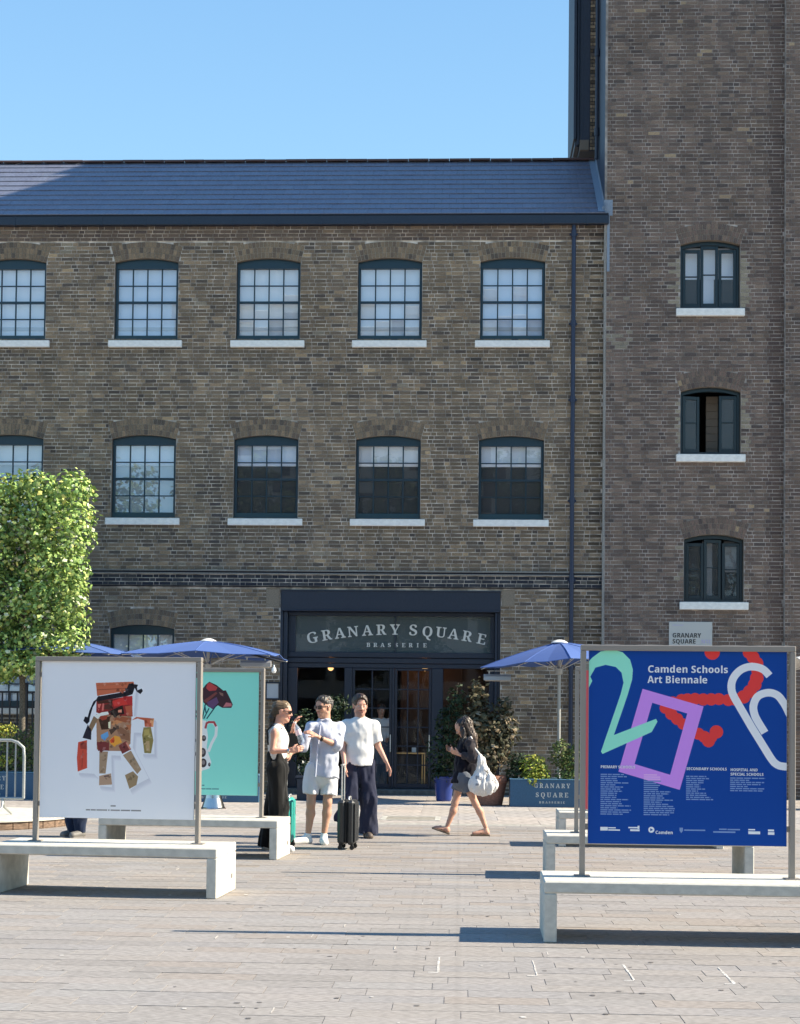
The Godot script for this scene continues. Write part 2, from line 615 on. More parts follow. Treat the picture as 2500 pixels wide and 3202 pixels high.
func wall_sheet(g: Geo, xa: float, xb: float, ya: float, yb: float, z: float, openings: Array) -> void:
	var xs: Array[float] = [xa, xb]
	for o: Array in openings:
		for i in 9:
			xs.append(lerpf(o[0], o[1], i / 8.0))
	xs.sort()
	for i in xs.size() - 1:
		var l := xs[i]
		var r := xs[i + 1]
		if r - l < 1e-4 or l < xa - 1e-4 or r > xb + 1e-4:
			continue
		var here := openings.filter(func(o: Array) -> bool: return o[0] < (l + r) * 0.5 and o[1] > (l + r) * 0.5)
		here.sort_custom(func(a: Array, b: Array) -> bool: return a[2] < b[2])
		var yl := ya
		var yr := ya
		for o: Array in here:
			if o[2] > ya + 1e-3:
				g.quad(Vector3(l, yl, z), Vector3(r, yr, z), Vector3(r, o[2], z), Vector3(l, o[2], z), Vector3.BACK)
			yl = arch_y(o, l)
			yr = arch_y(o, r)
		g.quad(Vector3(l, yl, z), Vector3(r, yr, z), Vector3(r, yb, z), Vector3(l, yb, z), Vector3.BACK)

func reveals(g: Geo, o: Array, z0: float, z1: float) -> void:
	g.quad(Vector3(o[0], o[2], z0), Vector3(o[0], o[3], z0), Vector3(o[0], o[3], z1), Vector3(o[0], o[2], z1), Vector3.RIGHT)
	g.quad(Vector3(o[1], o[2], z0), Vector3(o[1], o[3], z0), Vector3(o[1], o[3], z1), Vector3(o[1], o[2], z1), Vector3.LEFT)
	for i in 8:
		var l := lerpf(o[0], o[1], i / 8.0)
		var r := lerpf(o[0], o[1], (i + 1) / 8.0)
		g.quad(Vector3(l, arch_y(o, l), z0), Vector3(r, arch_y(o, r), z0), Vector3(r, arch_y(o, r), z1), Vector3(l, arch_y(o, l), z1), Vector3.DOWN)

# what an opening with its brick arch takes out of the course at height y: [x0, x1] or nothing
func taken(o: Array, y: float) -> Array:
	if y < o[2] or o[0] > o[1]:
		return []
	if y <= o[3]:
		return [o[0], o[1]]
	if not o[5]:
		return []
	var ring := 0.335
	var h: float = (o[1] - o[0]) * 0.5
	var r: float = (h * h + o[4] * o[4]) / (2.0 * o[4])
	var cx: float = (o[0] + o[1]) * 0.5
	var cy: float = o[3] + o[4] - r
	var dy := y - cy
	var ro := r + ring
	if dy >= ro:
		return []
	var side: float = h / (r - o[4]) * dy
	var arc := sqrt(ro * ro - dy * dy)
	var w := minf(side, arc)
	return [cx - w, cx + w]

func pick(palette: Array, weights: Array) -> Color:
	var s := 0.0
	for w: float in weights:
		s += w
	var q := rng.randf() * s
	for i in palette.size():
		q -= weights[i]
		if q <= 0.0:
			return palette[i]
	return palette[0]

const WING_TONES := [Color(0.371, 0.279, 0.190), Color(0.312, 0.237, 0.166), Color(0.253, 0.196, 0.146), Color(0.183, 0.150, 0.125), Color(0.457, 0.333, 0.216), Color(0.627, 0.450, 0.273)]
const WING_SHARE := [5.0, 5.5, 3.2, 1.3, 2.3, 0.25]
const TOWER_TONES := [Color(0.295, 0.215, 0.173), Color(0.253, 0.190, 0.156), Color(0.211, 0.161, 0.139), Color(0.161, 0.129, 0.117), Color(0.344, 0.253, 0.194), Color(0.550, 0.405, 0.262)]
const TOWER_SHARE := [5.0, 5.5, 3.0, 1.1, 1.6, 0.12]
const BAND_TONES := [Color(0.055, 0.062, 0.077), Color(0.083, 0.089, 0.101), Color(0.114, 0.114, 0.118), Color(0.184, 0.175, 0.158)]
const BAND_SHARE := [4.0, 3.0, 2.0, 0.8]
const COURSE := 0.0765

# lays Flemish bond; tone(x, y) gives a brick's colour, the nearest bricks to near become meshes of their own
func lay_bricks(parent: Node, xa: float, xb: float, ya: float, yb: float, z: float, openings: Array, tone: Callable, near: Vector2, singles: int) -> void:
	var list := []
	var y := ya
	var row := 0
	while y + COURSE <= yb + 0.01:
		var ym := y + COURSE * 0.5
		var cuts := []
		for o: Array in openings:
			var t := taken(o, ym)
			if t:
				cuts.append(t)
		var x := xa - (0.0 if row % 2 else 0.1725)
		var stretcher := row % 2 == 0
		while x < xb:
			var w := 0.235 if stretcher else 0.115
			w += rng.randf_range(-0.006, 0.006)
			var parts := [[maxf(x, xa), minf(x + w - 0.013, xb)]]
			for t: Array in cuts:
				var next := []
				for p: Array in parts:
					if t[1] <= p[0] or t[0] >= p[1]:
						next.append(p)
					else:
						if t[0] - 0.008 > p[0]:
							next.append([p[0], t[0] - 0.008])
						if t[1] + 0.008 < p[1]:
							next.append([t[1] + 0.008, p[1]])
				parts = next
			for p: Array in parts:
				if p[1] - p[0] > 0.025:
					list.append([p[0], p[1], y, (Vector2((p[0] + p[1]) * 0.5, ym) - near).length_squared() if p[1] - p[0] > 0.2 else 1e9])
			x += w
			stretcher = not stretcher
		y += COURSE
		row += 1
	var order := list.duplicate()
	order.sort_custom(func(a: Array, b: Array) -> bool: return a[3] < b[3])
	var limit: float = order[singles][3] if singles and order.size() > singles else -1.0
	var g := Geo.new()
	var shared := {}
	for b: Array in list:
		var col: Color = tone.call((b[0] + b[1]) * 0.5, b[2] + 0.035)
		var sag := rng.randf_range(-0.002, 0.002)
		if b[3] < limit:
			var k := rng.randi() % 24
			if not shared.has(k):
				var s := Geo.new()
				s.col = col
				s.brick(-0.1125, 0.1125, 0.006, COURSE - 0.011, -0.012, rng.randf_range(-0.002, 0.003))
				shared[k] = s.mesh()
			inst("brick", shared[k], M.brick, parent, Transform3D(Basis.IDENTITY.scaled(Vector3((b[1] - b[0]) / 0.225, 1, 1)), Vector3((b[0] + b[1]) * 0.5, b[2] + sag, z)))
		else:
			g.col = col
			var zz := z + rng.randf_range(-0.002, 0.003)
			g.brick(b[0], b[1], b[2] + 0.006 + sag, b[2] + COURSE - 0.011 + sag, z - 0.012, zz)
	kind(obj("bricks", g, M.brick, parent), "stuff")

# three rings of headers on edge over an opening
func brick_arch(parent: Node, o: Array, z: float, tones: Array, share: Array, pale: float) -> void:
	var h: float = (o[1] - o[0]) * 0.5
	var r: float = (h * h + o[4] * o[4]) / (2.0 * o[4])
	var cx: float = (o[0] + o[1]) * 0.5
	var cy: float = o[3] + o[4] - r
	var a := atan2(h, r - o[4])
	var g := Geo.new()
	# the mortar that shows between the rings
	g.col = Color(0.40, 0.365, 0.31).lerp(Color(0.62, 0.56, 0.46), pale)
	for i in 16:
		var a0 := -a + 2.0 * a * i / 16.0
		var a1 := -a + 2.0 * a * (i + 1) / 16.0
		var ri := r + 0.002
		var ro := r + 0.335
		g.quad(Vector3(cx + ri * sin(a0), cy + ri * cos(a0), z - 0.0035), Vector3(cx + ri * sin(a1), cy + ri * cos(a1), z - 0.0035), Vector3(cx + ro * sin(a1), cy + ro * cos(a1), z - 0.0035), Vector3(cx + ro * sin(a0), cy + ro * cos(a0), z - 0.0035), Vector3.BACK)
	for ring in 3:
		var r0 := r + 0.004 + ring * 0.111
		var r1 := r0 + 0.101
		var cnt := int(round(2.0 * a * (r0 + 0.05) / 0.077))
		for i in cnt:
			var a0 := -a + 2.0 * a * (i + 0.07) / cnt
			var a1 := -a + 2.0 * a * (i + 0.93) / cnt
			g.col = pick(tones, share)
			var zz := z + 0.004 + rng.randf_range(-0.001, 0.002)
			var p := []
			for k: Array in [[r0, a0], [r0, a1], [r1, a1], [r1, a0]]:
				p.append(Vector3(cx + k[0] * sin(k[1]), cy + k[0] * cos(k[1]), zz))
			g.quad(p[0], p[1], p[2], p[3], Vector3.BACK)
			var m: Vector3 = (p[0] + p[2]) * 0.5
			for k in 4:
				var q0: Vector3 = p[k]
				var q1: Vector3 = p[(k + 1) % 4]
				var nn: Vector3 = ((q0 + q1) * 0.5 - m).normalized()
				g.quad(q0, q1, q1 - Vector3(0, 0, 0.012), q0 - Vector3(0, 0, 0.012), nn)
	kind(obj("brick_arch", g, M.brick, parent), "stuff")

# a four by four sash: blind says how many of the four rows of panes the blind covers, grey the share of a grey screen
var pane_mesh: ArrayMesh

func sash_window(parent: Node3D, o: Array, blind: int, screen: bool) -> void:
	var w := Node3D.new()
	w.name = "window"
	parent.add_child(w, true)
	var cx: float = (o[0] + o[1]) * 0.5
	w.position = Vector3(cx, o[2], 0)
	var hw: float = (o[1] - o[0]) * 0.5 - 0.004
	var hh: float = o[3] - o[2]
	# head board up to the arch
	var head := PackedVector2Array()
	for i in 9:
		var x := lerpf(-hw, hw, i / 8.0)
		head.append(Vector2(x, arch_y(o, x + cx) - o[2] - 0.003))
	head.append(Vector2(hw, hh - 0.115))
	head.append(Vector2(-hw, hh - 0.115))
	var f := Geo.new()
	f.prism(head, -0.165, -0.085)
	for s: float in [-1.0, 1.0]:
		f.bevel(Vector3(minf(s * hw, s * (hw - 0.052)), 0.0, -0.165), Vector3(maxf(s * hw, s * (hw - 0.052)), hh - 0.116, -0.09), 0.004)
	var pw := (hw - 0.052) * 2.0
	var top := hh - 0.115
	var bot := 0.118
	var ph := (top - bot) / 4.0
	for i in 3:
		var x := -hw + 0.052 + pw * (i + 1) / 4.0
		f.bevel(Vector3(x - 0.013, bot, -0.150), Vector3(x + 0.013, top, -0.112), 0.004)
	for j in 3:
		var y := bot + ph * (j + 1)
		var t := 0.024 if j == 1 else 0.011
		f.bevel(Vector3(-hw + 0.053, y - t, -0.148 if j != 1 else -0.155), Vector3(hw - 0.053, y + t, -0.114 if j != 1 else -0.106), 0.003)
	obj("frame", f, M.frame_teal, w)
	var r := Geo.new()
	r.bevel(Vector3(-hw + 0.001, 0.0, -0.16), Vector3(hw - 0.001, bot, -0.083), 0.006)
	obj("bottom_rail", r, M.frame_lower, w)
	if pane_mesh == null:
		var g := Geo.new()
		g.quad(Vector3(-0.5, -0.5, 0), Vector3(0.5, -0.5, 0), Vector3(0.5, 0.5, 0), Vector3(-0.5, 0.5, 0), Vector3.BACK)
		pane_mesh = g.mesh()
	for j in 4:
		for i in 4:
			var at := Vector3(-hw + 0.052 + pw * (i + 0.5) / 4.0, bot + ph * (j + 0.5), -0.13)
			var b := Basis.from_euler(Vector3(rng.randf_range(-0.012, 0.012), rng.randf_range(-0.012, 0.012), 0)).scaled_local(Vector3(pw / 4.0 - 0.012, ph - 0.01, 1))
			inst("pane", pane_mesh, M.glass if blind == 1 and not screen and j < 3 else M.glass_coated, w, Transform3D(b, at))
	if blind > 0:
		var g := Geo.new()
		var low := bot + ph * (4 - blind) - (0.035 if blind < 4 else 0.0)
		g.box(Vector3(-hw + 0.03, low, -0.212), Vector3(hw - 0.03, top + 0.05, -0.206))
		g.bevel(Vector3(-hw + 0.03, low - 0.022, -0.22), Vector3(hw - 0.03, low, -0.2), 0.004)
		obj("blind", g, M["blind_%d" % (w.get_index() % 3)], w)
		if blind == 4:
			var lg := Geo.new()
			lg.bevel(Vector3(-hw + 0.04, bot + ph * 0.36, -0.200), Vector3(hw - 0.04, bot + ph * 0.58, -0.190), 0.003)
			obj("inner_ledge", lg, M.blind_grey, w)
	if screen:
		var g := Geo.new()
		g.box(Vector3(-hw + 0.03, 0.06, -0.24), Vector3(hw - 0.03, top, -0.235))
		obj("grey_screen", g, M.blind_grey, w)
	var sill := Geo.new()
	sill.bevel(Vector3(-hw - 0.105, -0.152, -0.09), Vector3(hw + 0.105, -0.015, 0.065), 0.006)
	sill.bevel(Vector3(-hw, -0.018, -0.165), Vector3(hw, 0.0, -0.02), 0.002)
	obj("sill", sill, M.stone_white, w)

# ------------------------------------------------------------------ the long wing
func build_wing() -> void:
	var wing := thing("brick_warehouse", "long dark stock-brick warehouse wing with slate roof and rows of sash windows", "building")
	var cols := [-9.235, -6.495, -3.98, -1.488, 1.01]
	var ops := []
	for cx: float in cols:
		ops.append([cx - 0.657, cx + 0.657, 9.225, 10.84, 0.085, true])
	for cx: float in cols:
		ops.append([cx - 0.660, cx + 0.660, 5.575, 7.19, 0.085, true])
	ops.append([-9.235 - 0.66, -9.235 + 0.66, 1.69, 3.30, 0.085, true])
	ops.append([-6.47 - 0.66, -6.47 + 0.66, 1.69, 3.30, 0.085, true])
	var shop := [-3.64, 0.82, 0.0, 4.11, 0.0, false]
	ops.append(shop)
	var wall := Node3D.new()
	wall.name = "wall"
	wing.add_child(wall)
	var g := Geo.new()
	wall_sheet(g, -13.0, 2.85, 0.0, 11.56, -0.007, ops)
	obj("mortar", g, M.mortar_wing, wall)
	var back := Geo.new()
	back.box(Vector3(-13.0, 0.0, -7.0), Vector3(2.85, 11.7, -6.8))
	back.box(Vector3(-13.2, 0.0, -7.0), Vector3(-13.0, 11.7, -0.02))
	for y: float in [4.4, 8.3]:
		back.box(Vector3(-13.0, y, -6.8), Vector3(2.8, y + 0.3, -0.31))
	back.box(Vector3(-5.2, 0.0, -6.8), Vector3(-5.0, 4.4, -0.31))
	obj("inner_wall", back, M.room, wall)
	for o: Array in ops:
		var rv := Geo.new()
		reveals(rv, o, -0.006, -0.30)
		obj("reveal", rv, M.reveal, wall)
	var tone := func(x: float, y: float) -> Color:
		var c := pick(WING_TONES, WING_SHARE)
		var t := tone_noise.get_noise_2d(x * 2.2, y * 3.0)
		c = c * (1.0 + 0.34 * t)
		if tone_noise.get_noise_2d(x * 3.4 + 70.0, y * 5.0) > 0.50 and rng.randf() < 0.55:
			c = c.lerp(Color(0.46, 0.40, 0.30), 0.7)
		if y < 4.5 and y > 4.18:
			c = pick(BAND_TONES, BAND_SHARE)
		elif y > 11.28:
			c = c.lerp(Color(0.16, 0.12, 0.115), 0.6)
		if x > 2.52 and int(y / COURSE) % 2 == 0:
			c = c * 0.5
		# soot that ran down between the windows
		var run := absf(x + 5.05 + 0.12 * sin(y * 2.0))
		if run < 0.35 and y < 7.0 and y > 4.5:
			c = c.lerp(Color(0.07, 0.072, 0.08), 0.55 * (1.0 - run / 0.35))
		# damp runs below the ends of the sills, a cleaner patch below their middle
		for o: Array in ops:
			if o[2] > 1.0 and y < o[2] - 0.14 and y > o[2] - 1.5:
				var fall: float = 1.0 - (o[2] - 0.14 - y) / 1.36
				var ends_d := minf(absf(x - o[0] + 0.06), absf(x - o[1] - 0.06)) + 0.05 * sin(y * 9.0 + x * 5.0)
				if ends_d < 0.13:
					c = c.lerp(Color(0.075, 0.07, 0.068), 0.55 * fall * (1.0 - ends_d / 0.13))
				elif x > o[0] and x < o[1] and fall > 0.72:
					c = c.lerp(Color(0.11, 0.105, 0.10), 0.35)
		c.a = 1.0
		return c
	lay_bricks(wall, -11.2, 2.845, 0.0, 4.17, 0.0, ops, tone, Vector2.ZERO, 0)
	lay_bricks(wall, -11.2, 2.845, 4.52, 11.27, 0.0, ops, tone, Vector2(-0.2, 5.0), 300)
	# the projecting band of sooty blue bricks over the ground floor
	var band := Node3D.new()
	band.name = "string_course"
	wing.add_child(band)
	var bg := Geo.new()
	bg.col = Color(1, 1, 1)
	bg.box(Vector3(-13.0, 4.185, -0.006), Vector3(2.845, 4.505, 0.028))
	obj("mortar", bg, M.mortar_wing, band)
	lay_bricks(band, -11.2, 2.84, 4.19, 4.19 + COURSE * 3.0, 0.036, [], tone, Vector2.ZERO, 0)
	var ledge := Geo.new()
	ledge.col = Color(0.40, 0.38, 0.34)
	ledge.bevel(Vector3(-13.0, 4.425, 0.0), Vector3(2.843, 4.450, 0.068), 0.004)
	ledge.bevel(Vector3(-13.0, 4.487, 0.0), Vector3(2.842, 4.509, 0.055), 0.004)
	ledge.col = Color(0.035, 0.035, 0.042)
	ledge.bevel(Vector3(-13.0, 4.452, 0.0), Vector3(2.843, 4.485, 0.046), 0.003)
	ledge.bevel(Vector3(-13.0, 4.168, 0.0), Vector3(2.841, 4.188, 0.042), 0.003)
	obj("ledge", ledge, M.brick, band)
	# stepping courses under the gutter
	var eaves := Node3D.new()
	eaves.name = "eaves_courses"
	wing.add_child(eaves)
	for k in 4:
		var lo := 11.275 + 0.071 * k
		var q := Geo.new()
		q.box(Vector3(-13.0, lo, -0.006), Vector3(2.845, lo + 0.070, 0.006 + 0.018 * k))
		obj("mortar", q, M.mortar_wing, eaves)
		lay_bricks(eaves, -11.2 + 0.05 * k, 2.84, lo, lo + COURSE, 0.013 + 0.018 * k, [], tone, Vector2.ZERO, 0)
	for i in ops.size() - 1:
		brick_arch(wing, ops[i], 0.0, WING_TONES, WING_SHARE, 0.9 if i == 2 or i == 3 or i == 4 else 0.15)
	for i in 5:
		sash_window(wing, ops[i], 4, false)
	sash_window(wing, ops[5], 1, true)
	sash_window(wing, ops[6], 1, true)
	for i in [7, 8, 9]:
		sash_window(wing, ops[i], 1, false)
	sash_window(wing, ops[10], 4, false)
	sash_window(wing, ops[11], 4, false)
	# stone pad under the beam's left end
	var pad := Geo.new()
	pad.col = Color(0.40, 0.33, 0.25)
	pad.bevel(Vector3(-3.94, 3.76, -0.01), Vector3(-3.66, 4.15, 0.012), 0.006)
	pad.bevel(Vector3(0.84, 3.80, -0.01), Vector3(1.10, 4.14, 0.010), 0.006)
	obj("pad_stone", pad, M.brick, wing)
	# roof
	var roof := Node3D.new()
	roof.name = "roof"
	wing.add_child(roof)
	var eave := Vector3(0, 11.77, 0.17)
	var ridge := Vector3(0, 13.73, -2.18)
	var up := (ridge - eave).normalized()
	var out := Vector3(0, -up.z, up.y).normalized()
	var span := (ridge - eave).length()
	var deck := Geo.new()
	deck.quad(Vector3(-13.2, eave.y, eave.z) - out * 0.02, Vector3(2.84, eave.y, eave.z) - out * 0.02, Vector3(2.84, ridge.y, ridge.z) - out * 0.02, Vector3(-13.2, ridge.y, ridge.z) - out * 0.02, out)
	deck.quad(Vector3(-13.2, ridge.y - 0.01, ridge.z), Vector3(2.84, ridge.y - 0.01, ridge.z), Vector3(2.84, 11.6, -7.0), Vector3(-13.2, 11.6, -7.0), Vector3(0, 0.9, -0.43))
	deck.quad(Vector3(-13.19, 11.6, -7.0), Vector3(-13.19, ridge.y - 0.02, ridge.z), Vector3(-13.19, 11.6, 0.1), Vector3(-13.19, 11.6, 0.1), Vector3.LEFT)
	obj("roof_deck", deck, M.room, roof)
	var rows := 11
	var gauge := span / rows
	var slate_meshes := []
	for k in 8:
		var s := Geo.new()
		var b := rng.randf_range(0.098, 0.114)
		s.col = Color(b * 2.05, b * 2.15, b * 2.75)
		var T := rng.randf_range(0.016, 0.022)
		var a0 := Vector3(-0.148, 0, 0) + out * T
		var a1 := Vector3(0.148, 0, 0) + out * T
		var a2 := Vector3(0.148, 0, 0) + up * (gauge + 0.05) + out * 0.002
		var a3 := Vector3(-0.148, 0, 0) + up * (gauge + 0.05) + out * 0.002
		s.quad(a0, a1, a2, a3, out)
		s.quad(a0, a1, a1 - out * 0.014, a0 - out * 0.014, -up)
		s.quad(a0, a3, a3 - out * 0.012, a0 - out * 0.014, Vector3.LEFT)
		s.quad(a1, a2, a2 - out * 0.012, a1 - out * 0.014, Vector3.RIGHT)
		slate_meshes.append(s)
	var rest := Geo.new()
	var made := 0
	for r in rows:
		var x := 2.70 + (0.15 if r % 2 else 0.0)
		while x > -12.6:
			var at := Vector3(x, eave.y, eave.z) + up * (gauge * r - 0.03) + out * 0.004
			var s: Geo = slate_meshes[rng.randi() % 8]
			if x > -9.9 and made < 300 and r < 8:
				made += 1
				if not s.has_meta("mesh"):
					s.set_meta("mesh", s.mesh())
				inst("slate", s.get_meta("mesh"), M.slate, roof, Transform3D(Basis.IDENTITY, at))
			else:
				for q in s.v.size():
					rest.v.append(s.v[q] + at)
				rest.n.append_array(s.n)
				rest.c.append_array(s.c)
				rest.t.append_array(s.t)
			x -= 0.3
	kind(obj("slates", rest, M.slate, roof), "stuff")
	var tile := Geo.new()
	var arc := []
	for k in 7:
		var a := PI * k / 6.0
		arc.append(Vector2(cos(a) * 0.11, sin(a) * 0.075))
	for k in 6:
		var n0 := Vector3(0, arc[k].y, arc[k].x).normalized()
		var n1 := Vector3(0, arc[k + 1].y, arc[k + 1].x).normalized()
		tile.tri(Vector3(-0.22, arc[k].y, arc[k].x), Vector3(0.222, arc[k].y, arc[k].x), Vector3(0.222, arc[k + 1].y, arc[k + 1].x), n0, n0, n1)
		tile.tri(Vector3(-0.22, arc[k].y, arc[k].x), Vector3(0.222, arc[k + 1].y, arc[k + 1].x), Vector3(-0.22, arc[k + 1].y, arc[k + 1].x), n0, n1, n1)
	var tm := tile.mesh()
	var xr := 2.6
	while xr > -13.0:
		inst("ridge_tile", tm, M.terracotta_dark, roof, Transform3D(Basis.IDENTITY, Vector3(xr, ridge.y - 0.012 + rng.randf_range(-0.004, 0.004), ridge.z)))
		xr -= 0.45
	var lead := Geo.new()
	for k in 3:
		var p0 := Vector3(0, eave.y, eave.z) + up * (span * k / 3.0) + out * (0.028 + 0.003 * (2 - k))
		var p1 := Vector3(0, eave.y, eave.z) + up * (span * (k + 1) / 3.0 + 0.05) + out * (0.026 + 0.003 * (2 - k))
		lead.quad(p0 + Vector3(2.715, 0, 0), p0 + Vector3(2.848, 0, 0), p1 + Vector3(2.848, 0, 0), p1 + Vector3(2.715, 0, 0), out)
		lead.quad(p0 + Vector3(2.848, 0, 0), p1 + Vector3(2.848, 0, 0), p1 + Vector3(2.848, 0.16, 0), p0 + Vector3(2.848, 0.16, 0), Vector3.LEFT)
	obj("lead_flashing", lead, M.lead, roof)
	var gut := Geo.new()
	gut.bevel(Vector3(-13.0, 11.555, 0.065), Vector3(2.93, 11.745, 0.185), 0.012)
	gut.bevel(Vector3(-13.0, 11.745, 0.075), Vector3(2.925, 11.768, 0.205), 0.008)
	obj("gutter", gut, M.navy, wing)
	var br := Geo.new()
	br.bevel(Vector3(-0.018, 11.545, 0.02), Vector3(0.018, 11.56, 0.195), 0.003)
	br.bevel(Vector3(-0.018, 11.56, 0.186), Vector3(0.018, 11.74, 0.193), 0.002)
	var bm := br.mesh()
	for i in 17:
		inst("gutter_bracket", bm, M.navy, wing, Transform3D(Basis.IDENTITY, Vector3(2.5 - 0.9 * i, 0, 0)))
	var pipe := Geo.new()
	pipe.tube([Vector3(2.235, 11.56, 0.085), Vector3(2.235, 0.0, 0.085)], [0.043, 0.043], 12)
	for y: float in [11.38, 9.55, 8.0, 5.95, 4.35, 2.6, 0.8]:
		pipe.tube([Vector3(2.235, y - 0.06, 0.085), Vector3(2.235, y + 0.06, 0.085)], [0.057, 0.057], 12)
		pipe.bevel(Vector3(2.15, y - 0.02, 0.0), Vector3(2.32, y + 0.02, 0.05), 0.004)
	obj("downpipe", pipe, M.navy_pipe, wing)

# ------------------------------------------------------------------ the tall granary at the right
func casement(parent: Node3D, o: Array, mode: int) -> void:
	var w := Node3D.new()
	w.name = "window"
	parent.add_child(w, true)
	var cx: float = (o[0] + o[1]) * 0.5
	w.position = Vector3(cx, o[2], 0.1)
	var hw: float = (o[1] - o[0]) * 0.5 - 0.004
	var hh: float = o[3] - o[2]
	var f := Geo.new()
	# outer frame: head follows the arch
	var head := PackedVector2Array()
	for i in 9:
		var x := lerpf(-hw, hw, i / 8.0)
		head.append(Vector2(x, arch_y(o, x + cx) - o[2] - 0.003))
	for i in 9:
		var x := lerpf(hw, -hw, i / 8.0)
		head.append(Vector2(x, arch_y(o, x + cx) - o[2] - 0.075))
	f.prism(head, -0.19, -0.1)
	for s: float in [-1.0, 1.0]:
		f.bevel(Vector3(minf(s * hw, s * (hw - 0.05)), 0.0, -0.19), Vector3(maxf(s * hw, s * (hw - 0.05)), hh - 0.06, -0.10), 0.004)
	f.bevel(Vector3(-hw + 0.05, 0.0, -0.19), Vector3(hw - 0.05, 0.055, -0.1), 0.004)
	obj("frame", f, M.frame_green, w)
	var third := (hw - 0.05) * 2.0 / 3.0
	for k in 3:
		if mode == 1 and k == 1:
			continue
		var leaf := Node3D.new()
		leaf.name = "casement"
		w.add_child(leaf, true)
		var open := 0.0
		var x0 := -hw + 0.05 + third * k
		leaf.position = Vector3(x0, 0.055, -0.13)
		if mode == 1 and k == 0:
			open = 0.22
		if mode == 2 and k == 1:
			open = 0.12
		leaf.rotation.y = open
		# thing > part (window) > sub-part: the leaf is one mesh, its panes another
		var q := Geo.new()
		var top: float = minf(arch_y(o, cx + x0), arch_y(o, cx + x0 + third)) - o[2] - 0.08 - 0.055
		for s: Array in [[0.004, 0.062], [third - 0.062, third - 0.004]]:
			q.bevel(Vector3(s[0], 0.0, -0.03), Vector3(s[1], top, 0.012), 0.004)
		q.bevel(Vector3(0.062, 0.0, -0.03), Vector3(third - 0.062, 0.075, 0.012), 0.004)
		q.bevel(Vector3(0.062, top - 0.07, -0.03), Vector3(third - 0.062, top, 0.012), 0.004)
		q.bevel(Vector3(0.062, top * 0.53 - 0.012, -0.022), Vector3(third - 0.062, top * 0.53 + 0.012, 0.004), 0.003)
		var xf := leaf.transform
		leaf.free()
		var lm := obj("casement", q, M.frame_green, w)
		lm.transform = xf
		var p := Geo.new()
		p.quad(Vector3(0.06, 0.07, -0.01), Vector3(third - 0.06, 0.07, -0.01), Vector3(third - 0.06, top * 0.53, -0.01), Vector3(0.06, top * 0.53, -0.01), Vector3.BACK)
		var p2 := Geo.new()
		p2.quad(Vector3(0.06, top * 0.53, -0.01), Vector3(third - 0.06, top * 0.53, -0.01), Vector3(third - 0.06, top - 0.06, -0.01), Vector3(0.06, top - 0.06, -0.01), Vector3.BACK)
		obj("pane", p, M.glass, w).transform = xf
		obj("pane", p2, M.glass, w).transform = xf
	if mode != 1:
		var b := Geo.new()
		if mode == 0:
			b.box(Vector3(-hw + 0.06, hh * 0.52, -0.30), Vector3(hw - 0.06, hh + 0.02, -0.295))
			b.box(Vector3(-0.13, 0.1, -0.29), Vector3(0.12, hh * 0.52, -0.286))
		else:
			b.box(Vector3(-0.18, 0.1, -0.32), Vector3(0.02, hh, -0.315))
			b.box(Vector3(0.25, hh * 0.5, -0.32), Vector3(hw - 0.06, hh, -0.315))
		obj("blind", b, M.blind if mode == 0 else M.curtain, w)
	else:
		var b := Geo.new()
		for i in 8:
			b.bevel(Vector3(0.0, 0.05 + i * 0.155, -0.62), Vector3(0.24, 0.05 + i * 0.155 + 0.15, -0.56), 0.004)
		obj("inner_brickwork", b, M.reveal, w)
	var sill := Geo.new()
	sill.bevel(Vector3(-hw - 0.09, -0.165, -0.10), Vector3(hw + 0.09, -0.015, 0.07), 0.006)
	sill.bevel(Vector3(-hw, -0.018, -0.19), Vector3(hw, 0.0, -0.02), 0.002)
	obj("sill", sill, M.stone_white, w)

